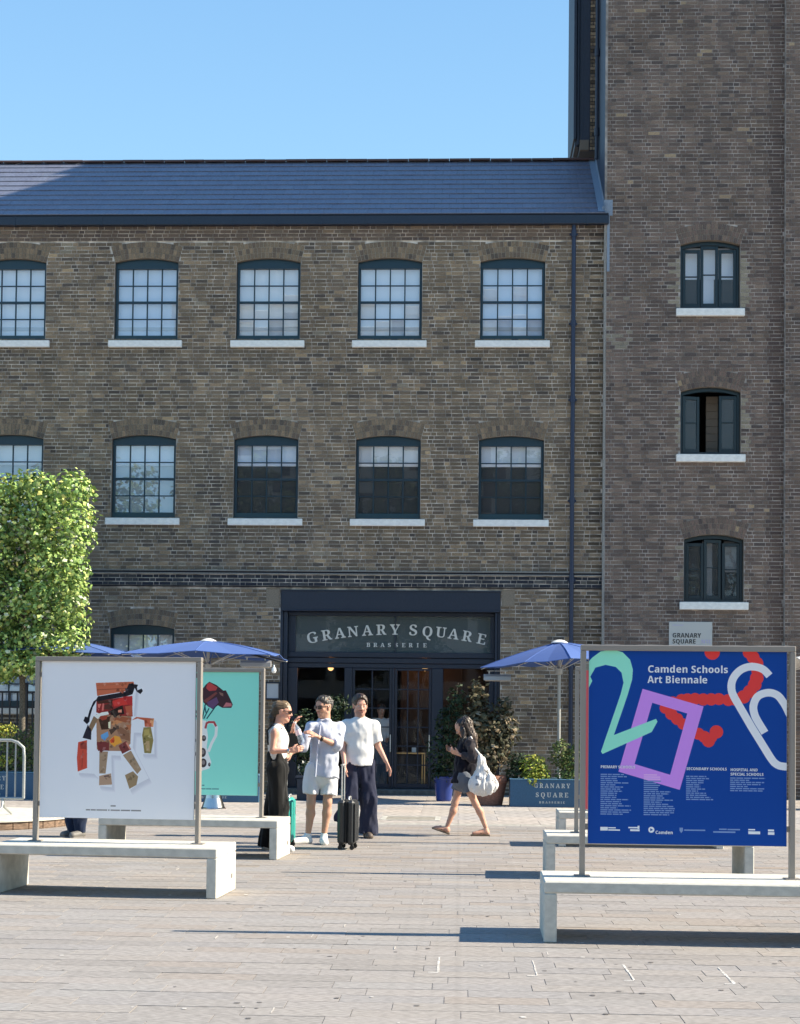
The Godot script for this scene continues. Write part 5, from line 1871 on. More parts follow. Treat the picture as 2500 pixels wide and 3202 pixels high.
	foliage("leaves", s6, [[Vector3(0, 0.5, 0), Vector3(0.42, 0.45, 0.28)], [Vector3(0.25, 0.95, 0), Vector3(0.40, 0.35, 0.26)], [Vector3(0.45, 1.3, -0.05), Vector3(0.26, 0.26, 0.2)], [Vector3(-0.2, 0.9, 0), Vector3(0.28, 0.4, 0.22)]], 1500, broad_leaf, dark, dshare, 0.7, 0.7)
	stems(s6, Vector3(0, -0.4, 0), [Vector3(0, 0.9, 0), Vector3(0.4, 1.4, 0), Vector3(-0.2, 1.1, 0)], 0.018)
	var s7 := thing("white_flowers", "low clump of white flowers in the dark patterned planter", "flowers", Vector3(-2.72, 0.43, 2.4))
	foliage("leaves", s7, [[Vector3(0, 0.10, 0), Vector3(0.28, 0.16, 0.22)]], 500, small_leaf, dark, dshare, 0.6)
	foliage("petals", s7, [[Vector3(0, 0.14, 0), Vector3(0.27, 0.15, 0.22)]], 90, small_leaf, [Color(0.7, 0.7, 0.66), Color(0.55, 0.56, 0.5)], [1.0, 1.0], 0.2)
	var s8 := thing("hedge", "clipped green hedge with pale new growth in the far left planter", "hedge", Vector3(-8.35, 0.43, 3.2))
	foliage("leaves", s8, [[Vector3(-0.45, 0.45, 0), Vector3(0.42, 0.5, 0.26)], [Vector3(0.15, 0.40, 0), Vector3(0.42, 0.5, 0.26)], [Vector3(0.65, 0.45, 0), Vector3(0.3, 0.52, 0.26)]], 2200, small_leaf, mid, [2.0, 4.0, 1.0, 0.3], 0.6)
	foliage("new_growth", s8, [[Vector3(0.12, 0.80, 0.2), Vector3(0.26, 0.14, 0.1)], [Vector3(-0.3, 0.66, 0.22), Vector3(0.26, 0.12, 0.1)], [Vector3(0.1, 0.25, 0.28), Vector3(0.26, 0.10, 0.06)]], 420, small_leaf, lime, [3.0, 2.0, 2.0, 0.5], 0.6)
	stems(s8, Vector3(0, 0, 0), [Vector3(-0.4, 0.7, 0), Vector3(0.2, 0.7, 0), Vector3(0.5, 0.7, 0)], 0.014)
	var s9 := thing("low_shrub", "low green shrub in the planter behind the turquoise poster", "shrub", Vector3(-4.35, 0.43, 3.3))
	foliage("leaves", s9, [[Vector3(-0.35, 0.2, 0), Vector3(0.36, 0.28, 0.24)], [Vector3(0.35, 0.2, 0), Vector3(0.36, 0.28, 0.24)]], 1200, small_leaf, mid, [3.0, 3.0, 1.0, 0.4], 0.6)
	var s10 := thing("edge_shrub", "green and yellow shrub in the planter at the right edge of the picture", "shrub", Vector3(7.0, 0.43, 3.6))
	foliage("leaves", s10, [[Vector3(-0.3, 0.5, 0), Vector3(0.34, 0.55, 0.26)], [Vector3(0.3, 0.35, 0), Vector3(0.4, 0.45, 0.26)]], 1400, small_leaf, lime, [1.0, 2.0, 0.6, 3.0], 0.6)
	stems(s10, Vector3(0, 0, 0), [Vector3(-0.3, 0.8, 0), Vector3(0.3, 0.6, 0)], 0.014)

# a row of broad trees on the far side of the square, behind the camera, that the dark glass mirrors
func build_far_trees() -> void:
	var leaf := leaf_mesh(0.34, 0.26, 0.06)
	var first: Node3D = null
	for i in 8:
		var at := Vector3(-29.0 + 8.2 * i + rng.randf_range(-0.8, 0.8), 0, 50.0 + rng.randf_range(-2.0, 2.0))
		if first == null:
			first = thing("plane_tree", "broad green tree on the far side of the square behind the camera", "tree", at, 0.0, "trees across the square")
			var t := Geo.new()
			t.tube([Vector3(0, 0, 0), Vector3(0.05, 3.0, 0), Vector3(0, 6.5, 0.1), Vector3(0.1, 11.0, 0)], [0.34, 0.28, 0.22, 0.08], 10)
			for k in 9:
				var a := 2.4 * k
				t.tube([Vector3(0, 4.0 + 0.7 * k, 0), Vector3(cos(a) * 1.6, 5.4 + 0.75 * k, sin(a) * 1.6), Vector3(cos(a) * 3.0, 6.4 + 0.75 * k, sin(a) * 3.0)], [0.12, 0.08, 0.03], 7)
			obj("trunk", t, M.bark, first)
			var lumps := []
			for k in 26:
				var a := 2.4 * k
				var y := 4.5 + 10.0 * k / 25.0
				var w := 3.4 * sqrt(maxf(1.0 - pow((y - 9.0) / 6.6, 2.0), 0.05))
				lumps.append([Vector3(cos(a) * w * 0.75, y, sin(a) * w * 0.75), Vector3(1.6, 1.3, 1.6)])
			foliage("crown", first, lumps, 7000, leaf, [Color(0.07, 0.12, 0.035), Color(0.05, 0.09, 0.03), Color(0.10, 0.15, 0.045)], [3.0, 3.0, 1.0], 0.7, 1.0)
		else:
			dup(first, at, 47.0 * i, "broad green tree on the far side of the square behind the camera")


func build_far_block() -> void:
	var b := thing("office_block", "pale nine-storey office block across the square behind the camera", "building", Vector3(-6.0, 0, 78.0))
	var g := Geo.new()
	g.bevel(Vector3(-14.0, 0.0, 0.0), Vector3(14.0, 31.0, 14.0), 0.05)
	g.bevel(Vector3(-14.3, 31.0, -0.3), Vector3(14.3, 31.6, 14.3), 0.05)
	obj("wall", g, M.stone_white, b)
	var w := Geo.new()
	w.bevel(Vector3(-1.35, 0.0, -0.06), Vector3(1.35, 2.0, 0.02), 0.02)
	var wm := w.mesh()
	for y in 9:
		for x in 8:
			inst("window", wm, M.navy, b, Transform3D(Basis.IDENTITY, Vector3(-12.1 + 3.46 * x, 1.0 + 3.35 * y, 0)))

func build_left_side() -> void:
	# low round timber-faced seat at the left edge
	var ring := thing("round_plinth", "low round timber-faced plinth with a pale top behind the white poster", "plinth", Vector3(-6.8, 0, 9.5))
	var top := Geo.new()
	top.lathe([Vector2(1.50, 0.105), Vector2(1.50, 0.128), Vector2(1.49, 0.135), Vector2(0.0, 0.135)], 56)
	obj("stone_top", top, M.concrete, ring)
	for i in 40:
		var a := TAU * i / 40.0
		var g := Geo.new()
		g.bevel(Vector3(-0.112, 0.0, -0.03), Vector3(0.112, 0.104, 0.0), 0.006)
		inst("timber_block", g.mesh(), M.timber, ring, Transform3D(Basis(Vector3.UP, PI / 2.0 - a), Vector3(cos(a), 0, sin(a)) * 1.475))
	# crowd barrier standing on it
	var bar := thing("crowd_barrier", "galvanised steel crowd barrier at the left edge", "barrier", Vector3(-6.98, 0.135, 9.9))
	var f := Geo.new()
	f.tube([Vector3(-1.05, 0.24, 0), Vector3(-1.05, 0.93, 0), Vector3(-1.02, 1.0, 0), Vector3(-0.94, 1.03, 0), Vector3(0.88, 1.03, 0), Vector3(0.97, 1.0, 0), Vector3(1.05, 0.93, 0), Vector3(1.06, 0.80, 0), Vector3(1.06, 0.24, 0)], [0.021, 0.021, 0.021, 0.021, 0.021, 0.021, 0.021, 0.021, 0.021], 10)
	f.tube([Vector3(-1.05, 0.24, 0), Vector3(1.06, 0.24, 0)], [0.018, 0.018], 10)
	obj("frame", f, M.galv, bar)
	var b := Geo.new()
	b.tube([Vector3(0, 0.24, 0), Vector3(0, 1.02, 0)], [0.012, 0.012], 8)
	var bm := b.mesh()
	for i in 17:
		inst("bar", bm, M.galv, bar, Transform3D(Basis.IDENTITY, Vector3(-0.93 + 0.117 * i, 0, 0)))
	for x: float in [-0.75, 0.78]:
		var l := Geo.new()
		l.tube([Vector3(x, 0.24, 0), Vector3(x, 0.12, 0.05), Vector3(x - 0.02, 0.012, 0.32)], [0.017, 0.017, 0.015], 8)
		l.tube([Vector3(x, 0.24, 0), Vector3(x, 0.12, -0.05), Vector3(x + 0.02, 0.012, -0.32)], [0.017, 0.017, 0.015], 8)
		obj("foot", l, M.galv, bar)
	# iron railing on the terrace
	var rail := thing("iron_railing", "dark iron railing on the terrace under the clipped tree", "railing", Vector3(-8.5, 0, 1.2))
	var r := Geo.new()
	for y: float in [0.2, 1.65, 1.95]:
		r.bevel(Vector3(-1.5, y, -0.02), Vector3(1.5, y + 0.035, 0.02), 0.004)
	obj("rails", r, M.navy, rail)
	var p := Geo.new()
	p.bevel(Vector3(-0.014, 0.0, -0.014), Vector3(0.014, 1.95, 0.014), 0.003)
	var pm := p.mesh()
	for i in 21:
		inst("bar", pm, M.navy, rail, Transform3D(Basis.IDENTITY, Vector3(-1.5 + 0.15 * i, 0, 0.0)))
	var post := Geo.new()
	post.bevel(Vector3(-0.05, 0.0, -0.05), Vector3(0.05, 2.15, 0.05), 0.008)
	var pmm := post.mesh()
	for x: float in [-1.55, 0.0, 1.55]:
		inst("post", pmm, M.navy, rail, Transform3D(Basis.IDENTITY, Vector3(x, 0, 0)))

# ------------------------------------------------------------------ people: tapered capsules joined smoothly, meshed as surface nets
class Prim:
	var a: Vector3
	var b: Vector3
	var ra: float
	var rb: float
	var k := 0.02
	var fd := Vector3.ZERO     # direction in which it is flattened
	var fs := 1.0
	var cut_a := false         # flat ends
	var cut_b := false
	var sub := false

func pr(a: Vector3, b: Vector3, ra: float, rb: float, k := 0.02, fd := Vector3.ZERO, fs := 1.0) -> Prim:
	var p := Prim.new()
	p.a = a
	p.b = b
	p.ra = ra
	p.rb = rb
	p.k = k
	p.fd = fd.normalized()
	p.fs = fs
	return p

func ends(p: Prim, a: bool, b: bool) -> Prim:
	p.cut_a = a
	p.cut_b = b
	return p

func minus(p: Prim) -> Prim:
	p.sub = true
	return p

# adds the surface of the prims to g
func nets(g: Geo, prims: Array, cell: float, col: Color, folds := 0.0, fold_scale := Vector3.ONE, colf: Variant = null) -> void:
	var lo := Vector3.INF
	var hi := -Vector3.INF
	for p: Prim in prims:
		if p.sub:
			continue
		var r := maxf(p.ra, p.rb) * maxf(1.0, p.fs)
		lo = lo.min(p.a - Vector3.ONE * r).min(p.b - Vector3.ONE * r)
		hi = hi.max(p.a + Vector3.ONE * r).max(p.b + Vector3.ONE * r)
	lo -= Vector3.ONE * (cell * 3.0 + absf(folds))
	hi += Vector3.ONE * (cell * 3.0 + absf(folds))
	var nx := int((hi.x - lo.x) / cell) + 2
	var ny := int((hi.y - lo.y) / cell) + 2
	var nz := int((hi.z - lo.z) / cell) + 2
	var f := PackedFloat32Array()
	f.resize(nx * ny * nz)
	f.fill(1.0)
	for p: Prim in prims:
		var r := maxf(p.ra, p.rb) * maxf(1.0, p.fs) + p.k + cell * 2.0
		var ilo := ((p.a.min(p.b) - Vector3.ONE * r) - lo) / cell
		var ihi := ((p.a.max(p.b) + Vector3.ONE * r) - lo) / cell
		var ab := p.b - p.a
		var len2 := maxf(ab.length_squared(), 1e-9)
		var dirn := ab / sqrt(len2)
		var inv := 1.0 / p.fs - 1.0
		var flat := p.fs != 1.0
		for z in range(maxi(0, int(ilo.z)), mini(nz, int(ihi.z) + 2)):
			for y in range(maxi(0, int(ilo.y)), mini(ny, int(ihi.y) + 2)):
				var row := (z * ny + y) * nx
				for x in range(maxi(0, int(ilo.x)), mini(nx, int(ihi.x) + 2)):
					var q := lo + Vector3(x, y, z) * cell - p.a
					var w := q
					if flat:
						w = q + p.fd * (q.dot(p.fd) * inv)
					var h := clampf(w.dot(ab) / len2, 0.0, 1.0)
					var d := (w - ab * h).length() - lerpf(p.ra, p.rb, h)
					if flat and p.fs < 1.0:
						d *= lerpf(1.0, p.fs, 0.5)
					if p.cut_a:
						d = maxf(d, -q.dot(dirn))
					if p.cut_b:
						d = maxf(d, (q - ab).dot(dirn))
					var old := f[row + x]
					if p.sub:
						d = -d
						var m := maxf(p.k - absf(d - old), 0.0) / p.k
						f[row + x] = maxf(d, old) + m * m * p.k * 0.25
					else:
						var m := maxf(p.k - absf(d - old), 0.0) / p.k
						f[row + x] = minf(d, old) - m * m * p.k * 0.25
	if folds != 0.0:
		var lim := absf(folds) + cell * 2.0
		for z in nz:
			for y in ny:
				for x in nx:
					var i := (z * ny + y) * nx + x
					if absf(f[i]) < lim:
						f[i] += folds * fold_noise.get_noise_3dv((lo + Vector3(x, y, z) * cell) * fold_scale)
	var at := PackedInt32Array()
	at.resize(nx * ny * nz)
	at.fill(-1)
	var vs := PackedVector3Array()
	var ns := PackedVector3Array()
	var near := cell * 2.2
	var sx := 1
	var sy := nx
	var sz := nx * ny
	for z in nz - 1:
		for y in ny - 1:
			for x in nx - 1:
				var i := (z * ny + y) * nx + x
				var f0 := f[i]
				if absf(f0) > near:
					continue
				var c := [f0, f[i + sx], f[i + sy], f[i + sx + sy], f[i + sz], f[i + sx + sz], f[i + sy + sz], f[i + sx + sy + sz]]
				var neg := 0
				for v: float in c:
					if v < 0.0:
						neg += 1
				if neg == 0 or neg == 8:
					continue
				var sum := Vector3.ZERO
				var cnt := 0
				for e: Array in [[0, 1], [2, 3], [4, 5], [6, 7], [0, 2], [1, 3], [4, 6], [5, 7], [0, 4], [1, 5], [2, 6], [3, 7]]:
					var u: float = c[e[0]]
					var w: float = c[e[1]]
					if (u < 0.0) != (w < 0.0):
						var t := u / (u - w)
						var p0 := Vector3(e[0] & 1, (e[0] >> 1) & 1, (e[0] >> 2) & 1)
						var p1 := Vector3(e[1] & 1, (e[1] >> 1) & 1, (e[1] >> 2) & 1)
						sum += p0.lerp(p1, t)
						cnt += 1
				at[i] = vs.size()
				vs.append(lo + (Vector3(x, y, z) + sum / cnt) * cell)
				var gr := Vector3(c[1] + c[3] + c[5] + c[7] - c[0] - c[2] - c[4] - c[6], c[2] + c[3] + c[6] + c[7] - c[0] - c[1] - c[4] - c[5], c[4] + c[5] + c[6] + c[7] - c[0] - c[1] - c[2] - c[3])
				ns.append(gr.normalized())
	g.col = col
	for z in range(1, nz - 1):
		for y in range(1, ny - 1):
			for x in range(1, nx - 1):
				var i := (z * ny + y) * nx + x
				var f0 := f[i]
				if absf(f0) > near:
					continue
				for ax in 3:
					var st: int = [sx, sy, sz][ax]
					if (f0 < 0.0) == (f[i + st] < 0.0):
						continue
					var o1: int = [sy, sz, sx][ax]
					var o2: int = [sz, sx, sy][ax]
					var q := [at[i], at[i - o1], at[i - o1 - o2], at[i - o2]]
					if q.min() < 0:
						continue
					if colf != null:
						g.col = colf.call(vs[q[0]])
					g.tri(vs[q[0]], vs[q[1]], vs[q[2]], ns[q[0]], ns[q[1]], ns[q[2]])
					g.tri(vs[q[0]], vs[q[2]], vs[q[3]], ns[q[0]], ns[q[2]], ns[q[3]])

# a head about c (middle of the skull) that looks along fw
func head(g: Geo, c: Vector3, fw: Vector3, up: Vector3, neck: Vector3, skin: Color, lips: Color, stubble: float, s := 1.0) -> void:
	fw = fw.normalized()
	var r := fw.cross(up).normalized()
	up = r.cross(fw).normalized()
	var pos := func(x: float, y: float, z: float) -> Vector3: return c + (r * x + up * y + fw * z) * s
	var p := [
		pr(pos.call(0, 0.035, -0.030), pos.call(0, 0.038, 0.018), 0.086 * s, 0.080 * s, 0.02, r, 0.90),
		pr(pos.call(0, -0.005, 0.025), pos.call(0, -0.070, 0.040), 0.066 * s, 0.044 * s, 0.03, r, 0.95),
		pr(pos.call(-0.045, -0.055, 0.015), pos.call(0.0, -0.092, 0.060), 0.026 * s, 0.020 * s, 0.03),
		pr(pos.call(0.045, -0.055, 0.015), pos.call(0.0, -0.092, 0.060), 0.026 * s, 0.020 * s, 0.03),
		pr(pos.call(-0.03, 0.028, 0.082), pos.call(0.03, 0.028, 0.082), 0.014 * s, 0.014 * s, 0.02),
		pr(pos.call(0, 0.016, 0.092), pos.call(0, -0.026, 0.112), 0.008 * s, 0.0125 * s, 0.012),
		pr(pos.call(-0.012, -0.030, 0.100), pos.call(0.012, -0.030, 0.100), 0.009 * s, 0.009 * s, 0.008),
		pr(pos.call(-0.042, -0.018, 0.068), pos.call(-0.03, -0.03, 0.075), 0.020 * s, 0.018 * s, 0.02),
		pr(pos.call(0.042, -0.018, 0.068), pos.call(0.03, -0.03, 0.075), 0.020 * s, 0.018 * s, 0.02),
		minus(pr(pos.call(-0.036, 0.008, 0.104), pos.call(-0.028, 0.008, 0.108), 0.014 * s, 0.014 * s, 0.014)),
		minus(pr(pos.call(0.036, 0.008, 0.104), pos.call(0.028, 0.008, 0.108), 0.014 * s, 0.014 * s, 0.014)),
		pr(pos.call(-0.018, -0.053, 0.090), pos.call(0.018, -0.053, 0.090), 0.0085 * s, 0.0085 * s, 0.006),
		pr(pos.call(-0.015, -0.064, 0.087), pos.call(0.015, -0.064, 0.087), 0.0085 * s, 0.0085 * s, 0.006),
		pr(pos.call(-0.078, 0.015, -0.008), pos.call(-0.078, -0.018, -0.002), 0.026 * s, 0.018 * s, 0.008, r, 0.35),
		pr(pos.call(0.078, 0.015, -0.008), pos.call(0.078, -0.018, -0.002), 0.026 * s, 0.018 * s, 0.008, r, 0.35),
		pr(pos.call(0, -0.05, -0.020), neck, 0.055 * s, 0.060 * s, 0.03),
	]
	var mouth: Vector3 = pos.call(0, -0.058, 0.095)
	var chin: Vector3 = pos.call(0, -0.075, 0.06)
	var tone := func(v: Vector3) -> Color:
		var d := v - mouth
		if absf(d.dot(up)) < 0.011 * s and absf(d.dot(r)) < 0.024 * s and d.dot(fw) > -0.012:
			return lips
		if stubble > 0.0 and (v - chin).length() < 0.062 and d.dot(up) < 0.02 * s:
			return skin.lerp(Color(0.07, 0.05, 0.04), stubble)
		return skin
	nets(g, p, 0.0058, skin, 0.0, Vector3.ONE, tone)

func eyes(parent: Node, c: Vector3, fw: Vector3, up: Vector3, s := 1.0) -> void:
	fw = fw.normalized()
	var r := fw.cross(up).normalized()
	up = r.cross(fw).normalized()
	for k: float in [-1.0, 1.0]:
		var g := Geo.new()
		var o := c + (r * 0.032 * k + up * 0.008 + fw * 0.083) * s
		nets(g, [pr(o, o, 0.0115 * s, 0.0115 * s, 0.001)], 0.004, Color(0.7, 0.68, 0.66), 0.0, Vector3.ONE, func(v: Vector3) -> Color: return Color(0.05, 0.035, 0.025) if (v - o).normalized().dot(fw) > 0.86 else Color(0.7, 0.68, 0.66))
		obj("eye", g, M.skin, parent)
	var b := Geo.new()
	for k: float in [-1.0, 1.0]:
		b.col = Color(0.05, 0.035, 0.025)
		b.tube([c + (r * 0.018 * k + up * 0.026 + fw * 0.0965) * s, c + (r * 0.035 * k + up * 0.031 + fw * 0.094) * s, c + (r * 0.05 * k + up * 0.026 + fw * 0.083) * s], [0.0035, 0.004, 0.002], 6)
	obj("eyebrows", b, M.hair, parent)

func sunglasses(parent: Node, c: Vector3, fw: Vector3, up: Vector3, s := 1.0) -> void:
	fw = fw.normalized()
	var r := fw.cross(up).normalized()
	up = r.cross(fw).normalized()
	var g := Geo.new()
	for k: float in [-1.0, 1.0]:
		var o := c + (r * 0.034 * k + up * 0.006 + fw * 0.105) * s
		var b := Basis(r, up, -fw)
		g.bevel(Vector3(-0.027, -0.021, -0.004), Vector3(0.027, 0.019, 0.004), 0.004, Transform3D(b.rotated(up, -0.2 * k), o))
		g.tube([c + (r * 0.06 * k + up * 0.014 + fw * 0.096) * s, c + (r * 0.079 * k + up * 0.016 + fw * 0.04) * s, c + (r * 0.082 * k + up * 0.012 - fw * 0.02) * s], [0.004, 0.0035, 0.003], 6)
	g.tube([c + (r * -0.012 + up * 0.012 + fw * 0.114) * s, c + (r * 0.012 + up * 0.012 + fw * 0.114) * s], [0.003, 0.003], 6)
	obj("sunglasses", g, M.shades, parent)

# a hand: wrist, direction of the fingers, direction the palm faces, how far the fingers curl
func hand(g: Geo, w: Vector3, d: Vector3, palm: Vector3, thumb_side: float, curl: float, skin: Color, s := 1.0) -> void:
	d = d.normalized()
	palm = (palm - d * palm.dot(d)).normalized()
	var x := d.cross(palm).normalized() * thumb_side
	var p := []
	var roots := [0.030, 0.011, -0.009, -0.028]
	var lens := [0.072, 0.080, 0.074, 0.058]
	for i in 4:
		var kn: Vector3 = w + (d * (0.088 - 0.004 * absf(i - 1.2)) + x * roots[i]) * s
		p.append(pr(w + x * roots[i] * 0.55 * s + d * 0.01 * s, kn, 0.0125 * s, 0.0105 * s, 0.012))
		var d1 := (d + palm * curl * 0.6).normalized()
		var d2 := (d + palm * curl * 1.8).normalized()
		var m: Vector3 = kn + d1 * lens[i] * 0.52 * s
		p.append(pr(kn, m, 0.0095 * s, 0.0088 * s, 0.005))
		p.append(pr(m, m + d2 * lens[i] * 0.5 * s, 0.0088 * s, 0.0072 * s, 0.005))
	var t0 := w + (d * 0.022 + x * 0.024) * s
	var t1 := t0 + (d * 0.032 + x * 0.026 + palm * 0.010) * s
	p.append(pr(t0, t1, 0.014 * s, 0.0105 * s, 0.010))
	p.append(pr(t1, t1 + (d * 0.032 + x * 0.008 + palm * (0.006 + 0.02 * curl)) * s, 0.0105 * s, 0.0085 * s, 0.006))
	p.append(pr(w - d * 0.03 * s, w + d * 0.02 * s, 0.024 * s, 0.022 * s, 0.012, palm, 0.75))
	nets(g, p, 0.0048, skin)

func hair_short(parent: Node, c: Vector3, fw: Vector3, up: Vector3, tones: Array, fringe: float, volume: float, s := 1.0) -> void:
	fw = fw.normalized()
	var r := fw.cross(up).normalized()
	up = r.cross(fw).normalized()
	var pos := func(x: float, y: float, z: float) -> Vector3: return c + (r * x + up * y + fw * z) * s
	var g := Geo.new()
	var p := [
		pr(pos.call(0, 0.045, -0.030), pos.call(0, 0.052, 0.020), (0.092 + volume) * s, (0.084 + volume) * s, 0.02, r, 0.91),
		pr(pos.call(0, 0.105, 0.0), pos.call(0, 0.100, 0.060), 0.030 * s, (0.026 + volume) * s, 0.03),
		minus(pr(pos.call(0, -0.060, 0.13), pos.call(0, 0.010 - fringe, 0.140), 0.098 * s, 0.084 * s, 0.012)),
		minus(pr(pos.call(0, -0.135, -0.02), pos.call(0, -0.135, -0.1), 0.118 * s, 0.100 * s, 0.012)),
		minus(pr(pos.call(0.085, -0.040, 0.0), pos.call(0.085, -0.08, 0.02), 0.045 * s, 0.05 * s, 0.01)),
		minus(pr(pos.call(-0.085, -0.040, 0.0), pos.call(-0.085, -0.08, 0.02), 0.045 * s, 0.05 * s, 0.01)),
	]
	nets(g, p, 0.006, tones[0], 0.010, Vector3(26, 14, 26), func(v: Vector3) -> Color: return tones[0].lerp(tones[1], clampf(0.5 - (v - c).dot(up) * 6.0, 0.0, 1.0)))
	obj("hair", g, M.hair, parent)

func shoe(parent: Node, called: String, heel: Vector3, toe: Vector3, ankle: Vector3, upper: Color, sole: Color, w := 0.043, low := false) -> void:
	var g := Geo.new()
	var d := (toe - heel).normalized()
	var upv := Vector3.UP
	var sl := heel.y if absf(d.y) < 0.12 else -9.0
	var p := [pr(heel + upv * 0.036 + d * 0.035, toe + upv * 0.028 - d * 0.045, w, w * 0.82, 0.03, Vector3(-d.z, 0, d.x) if absf(d.y) < 0.9 else Vector3.RIGHT, 1.0)]
	p.append(pr(heel.lerp(toe, 0.5) + upv * 0.034, toe + upv * 0.026 - d * 0.05, w * 0.95, w * 0.9, 0.03))
	if not low:
		p.append(pr(heel.lerp(toe, 0.33) + upv * 0.045, ankle + upv * 0.01, w * 0.98, w * 0.92, 0.03))
	var n := (upv - d * d.dot(upv)).normalized()
	nets(g, p, 0.008, upper, 0.0, Vector3.ONE, func(v: Vector3) -> Color: return sole if (v - heel).dot(n) < 0.014 else upper)
	obj(called, g, M.shoe, parent)

# the skin: trunk, limbs and hands from named joints
func limbs(g: Geo, j: Dictionary, skin: Color, s := 1.0, women := 0.0) -> void:
	var p := []
	var face: Vector3 = j.front
	p.append(pr(j.neck, j.chest, 0.060 * s, 0.115 * s, 0.05, face, 0.72))
	p.append(pr(j.chest, j.waist, 0.135 * s, 0.118 * s, 0.06, face, 0.72))
	p.append(pr(j.waist, j.pelvis, 0.118 * s, 0.140 * s, 0.06, face, 0.78))
	for k: String in ["l", "r"]:
		p.append(pr(j["sh_" + k] + Vector3(0, -0.012, 0), j["el_" + k], 0.047 * s, 0.041 * s, 0.03))
		p.append(pr(j["el_" + k], j["wr_" + k], 0.040 * s, 0.026 * s, 0.02))
		p.append(pr(j.chest + Vector3(0, 0.06, 0), j["sh_" + k] + Vector3(0, -0.02, 0), 0.075 * s, 0.046 * s, 0.05))
		p.append(pr(j["hip_" + k], j["kn_" + k], 0.083 * s, 0.052 * s, 0.03))
		var calf: Vector3 = (j["kn_" + k] as Vector3).lerp(j["an_" + k], 0.32)
		var back: Vector3 = -j.front * 0.014
		p.append(pr(j["kn_" + k], calf + back, 0.050 * s, 0.054 * s, 0.03))
		p.append(pr(calf + back, j["an_" + k], 0.053 * s, 0.033 * s, 0.03))
	nets(g, p, 0.014, skin)

func cloth(parent: Node, called: String, prims: Array, col: Color, folds: float, scale: Vector3, cell := 0.013, colf: Variant = null, m: Material = null) -> void:
	var g := Geo.new()
	nets(g, prims, cell, col, folds, scale, colf)
	obj(called, g, m if m else M.cloth, parent)

func J(x: float, y: float, z: float) -> Vector3:
	return Vector3(x, y, z)

func build_people() -> void:
	build_shorts_man()
	build_tee_man()
	build_trouser_woman()
	build_walker()
	build_far_people()

